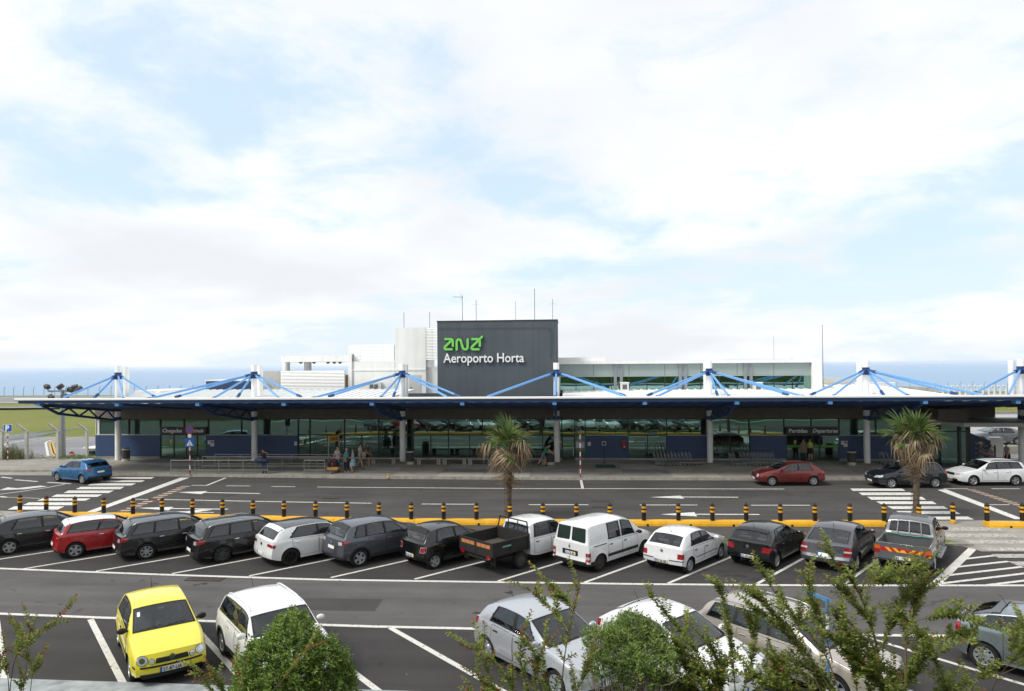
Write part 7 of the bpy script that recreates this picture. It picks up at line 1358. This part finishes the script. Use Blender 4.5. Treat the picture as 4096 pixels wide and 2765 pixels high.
def palm(base, zc, lab, k=1., nd=20, top=22):
    T = thing('palm_tree', lab, 'palm tree', base, 0, 'fan palms on the island'); pts = [(0, 0, 0)]; n = 16; rs = [.16]
    for i in range(1, n + 1): t_ = i / n; pts.append((.05 * sin(t_ * 3), .04 * sin(t_ * 2), zc * t_)); rs.append(.13 + .035 * abs(sin(i * 1.7)) * .3 + (.05 if t_ > .75 else 0))
    tk = MB().tube(pts, rs, 12); 
    for i in range(170):     # fibre and cut leaf bases
        z = random.uniform(.25, zc); a = random.uniform(0, 2 * pi); c = Vector((.13 * cos(a), .13 * sin(a), z)); e = c + Vector((.09 * cos(a), .09 * sin(a), random.uniform(-.10, .09))); tk.tube([c, e], [.02, .004], 4)
    tk.build('trunk', TRK, T)
    def fr(me, az, el, l=1., zoff=0.):
        o = inst('frond', me, T, (.03 * cos(az), .03 * sin(az), zc + zoff), (random.uniform(-.7, .7), -el, az)); o.scale = (k * l,) * 3
    for i in range(top): az = i * 2.4 + random.uniform(-.3, .3); el = radians(2 + 78 * ((i + .5) / top) + random.uniform(-10, 10)); fr(random.choice(FG), az, el, random.uniform(.8, 1.1))
    for i in range(15): az = i * 2.4 + .7; fr(random.choice(FY), az, radians(random.uniform(-38, 34)), random.uniform(.75, 1.1))
    for i in range(nd): az = i * 2.4 + random.uniform(-.4, .4); fr(random.choice(FD), az, radians(random.uniform(-62, -5)), random.uniform(.8, 1.12), -random.uniform(0, .3))
    for i in range(9): az = i * 2.4; fr(random.choice(FD), az, radians(random.uniform(-88, -66)), random.uniform(.7, 1.), -random.uniform(.3, 1.0))
b0 = G(2032, 2083); palm((b0.x, b0.y, 0), 3.5, 'fan palm with drooping dead fronds before the glass front, behind the truck', 1.12, 16, 18); b0 = G(3664, 2078); palm((b0.x, b0.y, 0), 3.75, 'fan palm with a wide green crown at the right zebra crossing', 1.14, 16, 20)
# ---- leafy shrubs in front
BARK = mat('shrub_bark', '#6e5e48', rough=.9, var=.25, vscale=15); BARKG = mat('grey_twig', '#8a8176', rough=.9, var=.2, vscale=20)
LG = leafmat('myrtle_leaf', '#62752f', '#98a350', .4); LR = leafmat('myrtle_red_leaf', '#86432a', '#8a6a34', .35); LB = leafmat('bush_leaf', '#456522', '#7a9440', .35); LB2 = leafmat('bush_leaf_bright', '#68853a', '#9cb05c', .35)
def leaf(mb, p, d, n, L_, w, mi=0):
    d = d.normalized(); s_ = d.cross(n); s_ = s_.normalized() if s_.length > 1e-3 else Vector((1, 0, 0)); u = s_.cross(d); q = [p, p + d * L_ * .45 + s_ * w + u * .12 * w, p + d * L_ - u * L_ * .12, p + d * L_ * .45 - s_ * w + u * .12 * w, p + d * L_ * .5 - u * .10 * L_ * 0 + u * -.25 * w]
    mb.add(q, [(0, 1, 4), (1, 2, 4), (2, 3, 4), (3, 0, 4)], mi)
def spline(P, n):
    out = []; P = [P[0] * 2 - P[1]] + P + [P[-1] * 2 - P[-2]]
    for i in range(1, len(P) - 2):
        for k in range(n): t_ = k / n; a, b_, c, d = P[i - 1], P[i], P[i + 1], P[i + 2]; out.append(.5 * ((2 * b_) + (c - a) * t_ + (2 * a - 5 * b_ + 4 * c - d) * t_ ** 2 + (3 * b_ - a - 3 * c + d) * t_ ** 3))
    out.append(P[-2]); return out
def sprig(st, lv, P, r0, leaf_from, lsz, red=.25, dens=.022, twigs=0, depth=0, sub=0):
    S = spline(P, 8); n = len(S); st.tube(S, [max(.0018, r0 * .7 * (1 - i / n) + .0015) for i in range(n)], 5); acc = 0; k = 0
    L_ = sum((b_ - a).length for a, b_ in zip(S, S[1:])); run = 0
    for a, b_ in zip(S, S[1:]):
        sl_ = (b_ - a).length; d = (b_ - a).normalized(); m_ = 0
        while acc < sl_:
            t_ = (run + acc) / L_
            if t_ > leaf_from:
                p = a + d * acc; side = d.cross(Vector((0, 0, 1)) if k % 2 else Vector((.3, 1, .2))).normalized(); sz = lsz * (1.05 - .5 * max(0, (t_ - .75) / .25)) * random.uniform(.75, 1.2)
                for sg in (-1, 1): dd = (side * sg + d * .55 + Vector((random.uniform(-.3, .3), random.uniform(-.3, .3), random.uniform(-.1, .4)))); leaf(lv, p, dd, Vector((random.uniform(-.4, .4), random.uniform(-.4, .4), 1)), sz, sz * .36, 1 if random.random() < (red * 2.2 * max(0, t_ - .7) / .3 + red * .1) * (.45 if sub else 1) else 0)
            acc += dens * random.uniform(.8, 1.25); k += 1
        acc -= sl_; run += sl_
    if depth:
        for q in range(twigs):
            i = int(n * random.uniform(.25, .9)); b0 = S[i]; d = (S[min(i + 1, n - 1)] - S[i - 1]).normalized(); o_ = Vector((random.uniform(-1, .7), random.uniform(-.8, .8), random.uniform(-.1, .7))).normalized(); e = b0 + (d * .95 + o_ * .85).normalized() * random.uniform(.14, .46); sprig(st, lv, [b0, b0.lerp(e, .5) + Vector((0, 0, .02)), e], r0 * .3 + .001, .05, lsz * .92, red, dens, max(1, twigs // 3), depth - 1, 1)
def extra(n, x0, x1, y0, y1):
    o_ = []
    for k in range(n):
        ex, ey = random.uniform(x0, x1), random.uniform(y0, y1); sx = ex + random.uniform(40, 260); o_.append(([(sx, 2950), (sx - .25 * (sx - ex), 2950 - .45 * (2950 - ey)), (sx - .6 * (sx - ex), 2950 - .8 * (2950 - ey)), (ex, ey)], .008, .15))
    return o_
def shrub(name, lab, Y, stems, lsz=.06, red=.25, jit=.35, twigs=5, base=None, dens=.025, mats=(LG, LR), depth=1):
    b0 = at(base[0], base[1], Y); T = thing(name, lab, 'shrub', b0); st, lv = MB(), MB()
    for P, r0, lf in stems:
        yy = Y + random.uniform(-jit, jit); pts = [at(px, py, Y + (yy - Y) * min(1, i / 2)) - b0 for i, (px, py) in enumerate(P)]; sprig(st, lv, pts, r0, lf, lsz, red, dens, twigs, depth)
    st.build('stems', BARK, T, 1)['kind'] = 'stuff'; lv.build('foliage', list(mats), T)['kind'] = 'stuff'; return T
random.seed(33)
shrub('myrtle_shrub', 'tall leafy shrub with upright stems and reddish tips at the lower right', 9., [
    ([(3530, 2950), (3512, 2613), (3440, 2381), (3363, 2278), (3281, 2165)], .022, .55), ([(3620, 2950), (3625, 2562), (3641, 2484), (3672, 2407), (3723, 2279)], .022, .5), ([(3641, 2484), (3660, 2400), (3690, 2330), (3682, 2253)], .009, .2), ([(3440, 2381), (3500, 2330), (3560, 2330), (3600, 2300)], .008, .15), ([(3512, 2613), (3470, 2480), (3400, 2400), (3350, 2330)], .010, .15),
    ([(3400, 2900), (3300, 2620), (3180, 2470), (3100, 2370), (3034, 2273)], .014, .3), ([(3330, 2650), (3290, 2500), (3250, 2400), (3214, 2284)], .010, .2), ([(3300, 2800), (3200, 2600), (3090, 2450), (2987, 2350)], .010, .2), ([(3350, 2800), (3230, 2620), (3110, 2500), (3008, 2428)], .010, .2), ([(3625, 2562), (3700, 2560), (3800, 2550), (3880, 2562)], .009, .15), ([(3641, 2484), (3740, 2470), (3850, 2470), (3915, 2500)], .008, .2),
    ([(3600, 2900), (3720, 2800), (3860, 2740), (3992, 2682)], .010, .45), ([(3512, 2613), (3560, 2520), (3600, 2440), (3640, 2360)], .010, .1), ([(3440, 2900), (3420, 2700), (3380, 2560), (3330, 2420)], .013, .2), ([(3500, 2750), (3420, 2640), (3330, 2560), (3240, 2520)], .010, .1), ([(3560, 2850), (3640, 2720), (3700, 2640), (3790, 2600)], .010, .2), ([(3360, 2900), (3290, 2760), (3180, 2680), (3060, 2620)], .010, .2), ([(3470, 2900), (3560, 2790), (3650, 2700), (3680, 2600)], .01, .2), ([(3250, 2950), (3150, 2800), (3040, 2720), (2920, 2690)], .01, .2), ([(3300, 2950), (3260, 2830), (3160, 2750), (3100, 2640)], .01, .2)] + extra(7, 2980, 3720, 2480, 2740), base=(3500, 3000), twigs=20, depth=1)
shrub('myrtle_shrub', 'leafy shrub between the white and beige cars, tips pointing up-left', 9.6, [
    ([(2860, 2950), (2800, 2640), (2720, 2520), (2640, 2430), (2594, 2385)], .011, .3), ([(2950, 2950), (2930, 2600), (2900, 2430), (2878, 2340)], .011, .35), ([(2900, 2900), (2820, 2700), (2740, 2620), (2650, 2590)], .01, .2), ([(2920, 2950), (2990, 2700), (3020, 2560), (3010, 2470)], .01, .25), ([(2860, 2950), (2780, 2800), (2700, 2720), (2640, 2700)], .01, .2), ([(2900, 2950), (2880, 2750), (2860, 2620), (2800, 2540)], .011, .2), ([(2960, 2950), (3040, 2780), (3090, 2700), (3130, 2640)], .01, .2), ([(2900, 2950), (2840, 2820), (2860, 2720), (2920, 2620)], .01, .2), ([(2840, 2950), (2800, 2850), (2740, 2780), (2680, 2760)], .01, .1)] + extra(4, 2640, 3050, 2560, 2740), base=(2900, 3000), twigs=18, depth=1)
shrub('myrtle_shrub', 'sparse shrub with long reddish sprigs before the silver car', 8.6, [
    ([(2230, 2950), (2254, 2669), (2270, 2560), (2294, 2440), (2329, 2315)], .014, .55), ([(2275, 2530), (2235, 2470), (2170, 2410), (2105, 2345)], .007, .15), ([(2290, 2450), (2260, 2400), (2230, 2375), (2184, 2357)], .005, .2), ([(2150, 2950), (2100, 2720), (2080, 2600), (2110, 2470)], .010, .35), ([(2120, 2900), (2030, 2720), (1940, 2620), (1837, 2582)], .010, .35), ([(2160, 2900), (2140, 2700), (2160, 2620), (2210, 2540)], .008, .3), ([(2060, 2950), (2000, 2800), (1960, 2720), (1930, 2560)], .008, .3), ([(2100, 2950), (2040, 2820), (1960, 2760), (1900, 2690)], .008, .2), ([(2180, 2950), (2200, 2800), (2180, 2700), (2120, 2640)], .008, .2), ([(2230, 2950), (2300, 2780), (2350, 2680), (2370, 2560)], .008, .3), ([(2080, 2950), (2030, 2850), (1920, 2800), (1850, 2740)], .008, .2)], red=.55, base=(2180, 3000), twigs=8, depth=1)
shrub('myrtle_shrub', 'thin shrub with a few reddish sprigs at the lower left corner', 9.5, [
    ([(30, 2850), (60, 2640), (130, 2560), (200, 2500), (305, 2400)], .008, .5), ([(40, 2850), (30, 2700), (0, 2620), (-30, 2580)], .008, .5), ([(80, 2850), (110, 2640), (125, 2540), (100, 2480)], .006, .72), ([(115, 2850), (130, 2700), (160, 2640), (185, 2585)], .006, .5), ([(125, 2560), (100, 2540), (80, 2535), (60, 2537)], .003, .1), ([(60, 2640), (70, 2600), (95, 2575)], .003, .1), ([(130, 2690), (125, 2650), (110, 2620), (95, 2608)], .003, .2), ([(70, 2850), (90, 2730), (110, 2715)], .004, .2), ([(-30, 2850), (-10, 2700), (20, 2610), (50, 2590)], .006, .4)], red=.8, base=(60, 2900), twigs=4, depth=1)
shrub('myrtle_shrub', 'low reddish sprigs in front of the round bush', 10.2, [
    ([(1060, 2950), (1080, 2790), (1150, 2700), (1230, 2600), (1310, 2560)], .008, .55), ([(960, 2900), (900, 2780), (850, 2700), (815, 2620)], .006, .35), ([(960, 2900), (880, 2740), (800, 2690), (780, 2680)], .006, .3), ([(1000, 2950), (960, 2800), (960, 2700), (920, 2640)], .006, .3), ([(940, 2900), (850, 2770), (790, 2720), (770, 2730)], .005, .2)], red=.7, base=(1000, 3000), twigs=5)
def bush(name, lab, px, py, Y, rx, rz, n, lsz, mats, stems=True, seed=1, cut=-.6, sticks=0):
    random.seed(seed); c = at(px, py, Y); T = thing(name, lab, 'bush', (c.x, c.y, c.z - rz * 1.3)); st, lv = MB(), MB(); O = Vector((0, 0, rz * 1.3)); lumps = [(Vector((random.gauss(0, 1), random.gauss(0, 1), random.uniform(-.3, 1))).normalized(), random.uniform(.06, .3)) for _ in range(26)]
    if sticks: BL = [(Vector((0, 0, 0)), 1.)]
    else: BL = [(Vector((0, 0, -.1)), .62), (Vector((-.42, .1, -.02)), .42), (Vector((.46, .05, -.12)), .46), (Vector((.1, -.2, .38)), .42), (Vector((-.25, -.25, .22)), .4), (Vector((.42, -.1, .2)), .36), (Vector((0, -.4, -.1)), .5), (Vector((-.5, -.2, -.4)), .42), (Vector((.62, 0, -.5)), .42), (Vector((-.05, .1, .55)), .3)]
    wts = [b_[1] ** 2 for b_ in BL]
    for k in range(n):
        for tr_y in range(30):
            bc, br = random.choices(BL, wts)[0]; d = Vector((random.gauss(0, 1), random.gauss(0, 1), random.gauss(0, 1))).normalized()
            if sticks and d.z < cut + .12 * sin(k): continue
            pb = bc + d * br * (.86 + .1 * sin(d.x * 9 + d.y * 7) + .06 * sin(d.z * 13)) * (1 - random.random() ** 2.2 * .22)
            if all((pb - c2).length > r2 * .82 for c2, r2 in BL if c2 is not bc): break
        p = O + Vector((pb.x * rx, pb.y * rx, pb.z * rz)); up_ = (d * .7 + Vector((random.uniform(-.5, .5), random.uniform(-.5, .5), .9))).normalized(); L_ = random.uniform(.06, .17); st.tube([p - up_ * .06, p + up_ * L_], .0022, 3, caps=False); mi_ = 1 if random.random() < .35 else 0
        for j in range(7):
            q = p + up_ * L_ * (j / 6); a = j * 2.4 + random.random(); s1 = up_.cross(Vector((.3, .9, .1))).normalized(); s2 = up_.cross(s1); leaf(lv, q, s1 * cos(a) + s2 * sin(a) + up_ * (.5 + j * .12), up_, lsz * random.uniform(.7, 1.15), lsz * .2, mi_)
    for k in range(26 + sticks):
        d = Vector((random.gauss(0, .8), random.gauss(0, .8), random.uniform(.3, 1.2))).normalized(); e = O + Vector((d.x * rx, d.y * rx, d.z * rz)) * random.uniform(.6, .95); b0 = Vector((d.x * .12, d.y * .12, -rz * .3)); S = spline([b0, b0.lerp(e, .5) + Vector((random.uniform(-.1, .1), random.uniform(-.1, .1), .05)), e], 6); st.tube(S, [.014 * (1 - i / len(S)) + .003 for i in range(len(S))], 5)
        for q in range(5 if sticks else 0):
            i = random.randrange(3, len(S)); o_ = Vector((random.uniform(-1, 1), random.uniform(-1, 1), random.uniform(.2, 1))).normalized(); st.tube([S[i], S[i] + o_ * .12, S[i] + o_ * .24 + Vector((0, 0, .05))], [.005, .0035, .002], 4)
    st.build('stems', BARKG if sticks else BARK, T, 1)['kind'] = 'stuff'; lv.build('foliage', list(mats), T)['kind'] = 'stuff'; return T
bush('round_bush', 'dense round green bush hiding the front of the white retro-style car', 1170, 2690, 11.8, 1.2, 1.14, 3900, .08, (LB, LB2), seed=4)
bush('leggy_bush', 'bush with green tufts on top and bare grey stems below, before the white hatchback', 2530, 2790, 9.6, .82, 1.12, 1500, .06, (LB2, LB), seed=9, cut=.5, sticks=60)
# dry twigs at the right edge, weeds by the left fence, grass tufts on the bank
random.seed(3); shrub('dry_twigs', 'bare dry twigs rising at the lower right edge', 9.3, [([(3900, 2900), (4000, 2700), (4060, 2640), (4085, 2590)], .006, 1.1), ([(4060, 2640), (4100, 2620), (4130, 2560)], .003, 1.1), ([(4000, 2700), (4090, 2660), (4140, 2640)], .003, 1.1)], base=(3900, 2950), twigs=6, depth=2)
def weeds(lab, px, py, h, w, n, m_):
    b0 = G(px, py); T = thing('weed_clump', lab, 'plant', b0, 0, 'weeds by the fence'); mb = MB()
    for k in range(n):
        x, y = random.gauss(0, w), random.gauss(0, w * .4); hh = h * random.uniform(.4, 1) * exp(-(x / w) ** 2 * .3); mb.tube([(x, y, 0), (x + random.uniform(-.1, .1), y, hh * .6), (x + random.uniform(-.3, .3), y + random.uniform(-.1, .1), hh)], [.012, .008, .003], 3, caps=False)
        for j in range(5): p = Vector((x + random.uniform(-.1, .1), y, hh * random.uniform(.3, 1))); leaf(mb, p, Vector((random.uniform(-1, 1), random.uniform(-1, 1), random.uniform(0, 1))), Vector((0, 0, 1)), .12, .025)
    mb.build('foliage', m_, T)['kind'] = 'stuff'
WD = leafmat('weed_leaf', '#5a6633', '#8a8a5a'); weeds('bushy weeds behind the fence left of the parking sign', 40, 1842, 1.5, .8, 220, WD); weeds('thin brown weeds behind the fence right of the parking sign', 75, 1840, 1.2, 1.0, 160, WD); weeds('low green weeds behind the fence near the white bus', 320, 1838, .45, 1.6, 260, LB)
gv, gf = [], []; random.seed(8)
for k in range(9000):
    x = random.uniform(-14, -5); y = random.uniform(13.2, 14.3); z = .12 + (13.9 - y) * .38 if y < 13.9 else .03; h = random.uniform(.06, .2); a = random.uniform(0, pi); n0 = len(gv); gv += [(x - .006 * cos(a), y - .006 * sin(a), z - .02), (x + .006 * cos(a), y + .006 * sin(a), z - .02), (x + random.uniform(-.08, .08), y + random.uniform(-.08, .08), z + h)]; gf.append((n0, n0 + 1, n0 + 2))
tag(mk('bank_grass', gv, gf, leafmat('bank_grass', '#55682a', '#9a9a5a')), 'tufts of grass on the bank below the near kerb path', 'grass', kind='stuff')
# blue and white sign pole half hidden in the tall shrub
p = G(3278, 2800, .0); T = thing('blue_striped_pole', 'blue and white sign pole with a tilted blue panel inside the tall shrub', 'sign', (p.x, 14.95, .1)); z1 = at(3280, 2412, 14.95).z
for k in range(7): MB().lathe([(.035, z1 * k / 7), (.035, z1 * (k + 1) / 7)], 10).build('pole_band', SWHITE if k % 2 else mat('pole_blue', '#4a78b0', rough=.5), T, 30)
o = MB().box((-.5, -.02, -.03), (.05, .02, .05)).build('panel', mat('panel_blue', '#6b9ccb', rough=.4), T); o.location = (0, 0, z1 - .05); o.rotation_euler = (0, .42, 0)
# ------------------------------------------------------------------ sea haze
hz_ = MB().box((-70000, -400, -38), (70000, 70000, 14.5)).build('haze', None, None) if 0 else mk('haze', [(-70000, -400, -38), (70000, -400, -38), (70000, 70000, -38), (-70000, 70000, -38), (-70000, -400, 14.5), (70000, -400, 14.5), (70000, 70000, 14.5), (-70000, 70000, 14.5)], [(3, 2, 1, 0), (4, 5, 6, 7), (0, 1, 5, 4), (1, 2, 6, 5), (2, 3, 7, 6), (3, 0, 4, 7)], bpy.data.materials.new('haze_air'))
hm = hz_.data.materials[0]; hm.use_nodes = True; t = hm.node_tree; t.nodes.clear(); ho = t.nodes.new('ShaderNodeOutputMaterial'); pv = t.nodes.new('ShaderNodeVolumePrincipled'); pv.inputs['Color'].default_value = (.92, .95, 1, 1); pv.inputs['Density'].default_value = 8e-5; pv.inputs['Anisotropy'].default_value = .2; t.links.new(pv.outputs[0], ho.inputs['Volume'])
hz_['kind'] = 'stuff'; hz_['label'] = 'thin pale sea haze over the water and airfield'
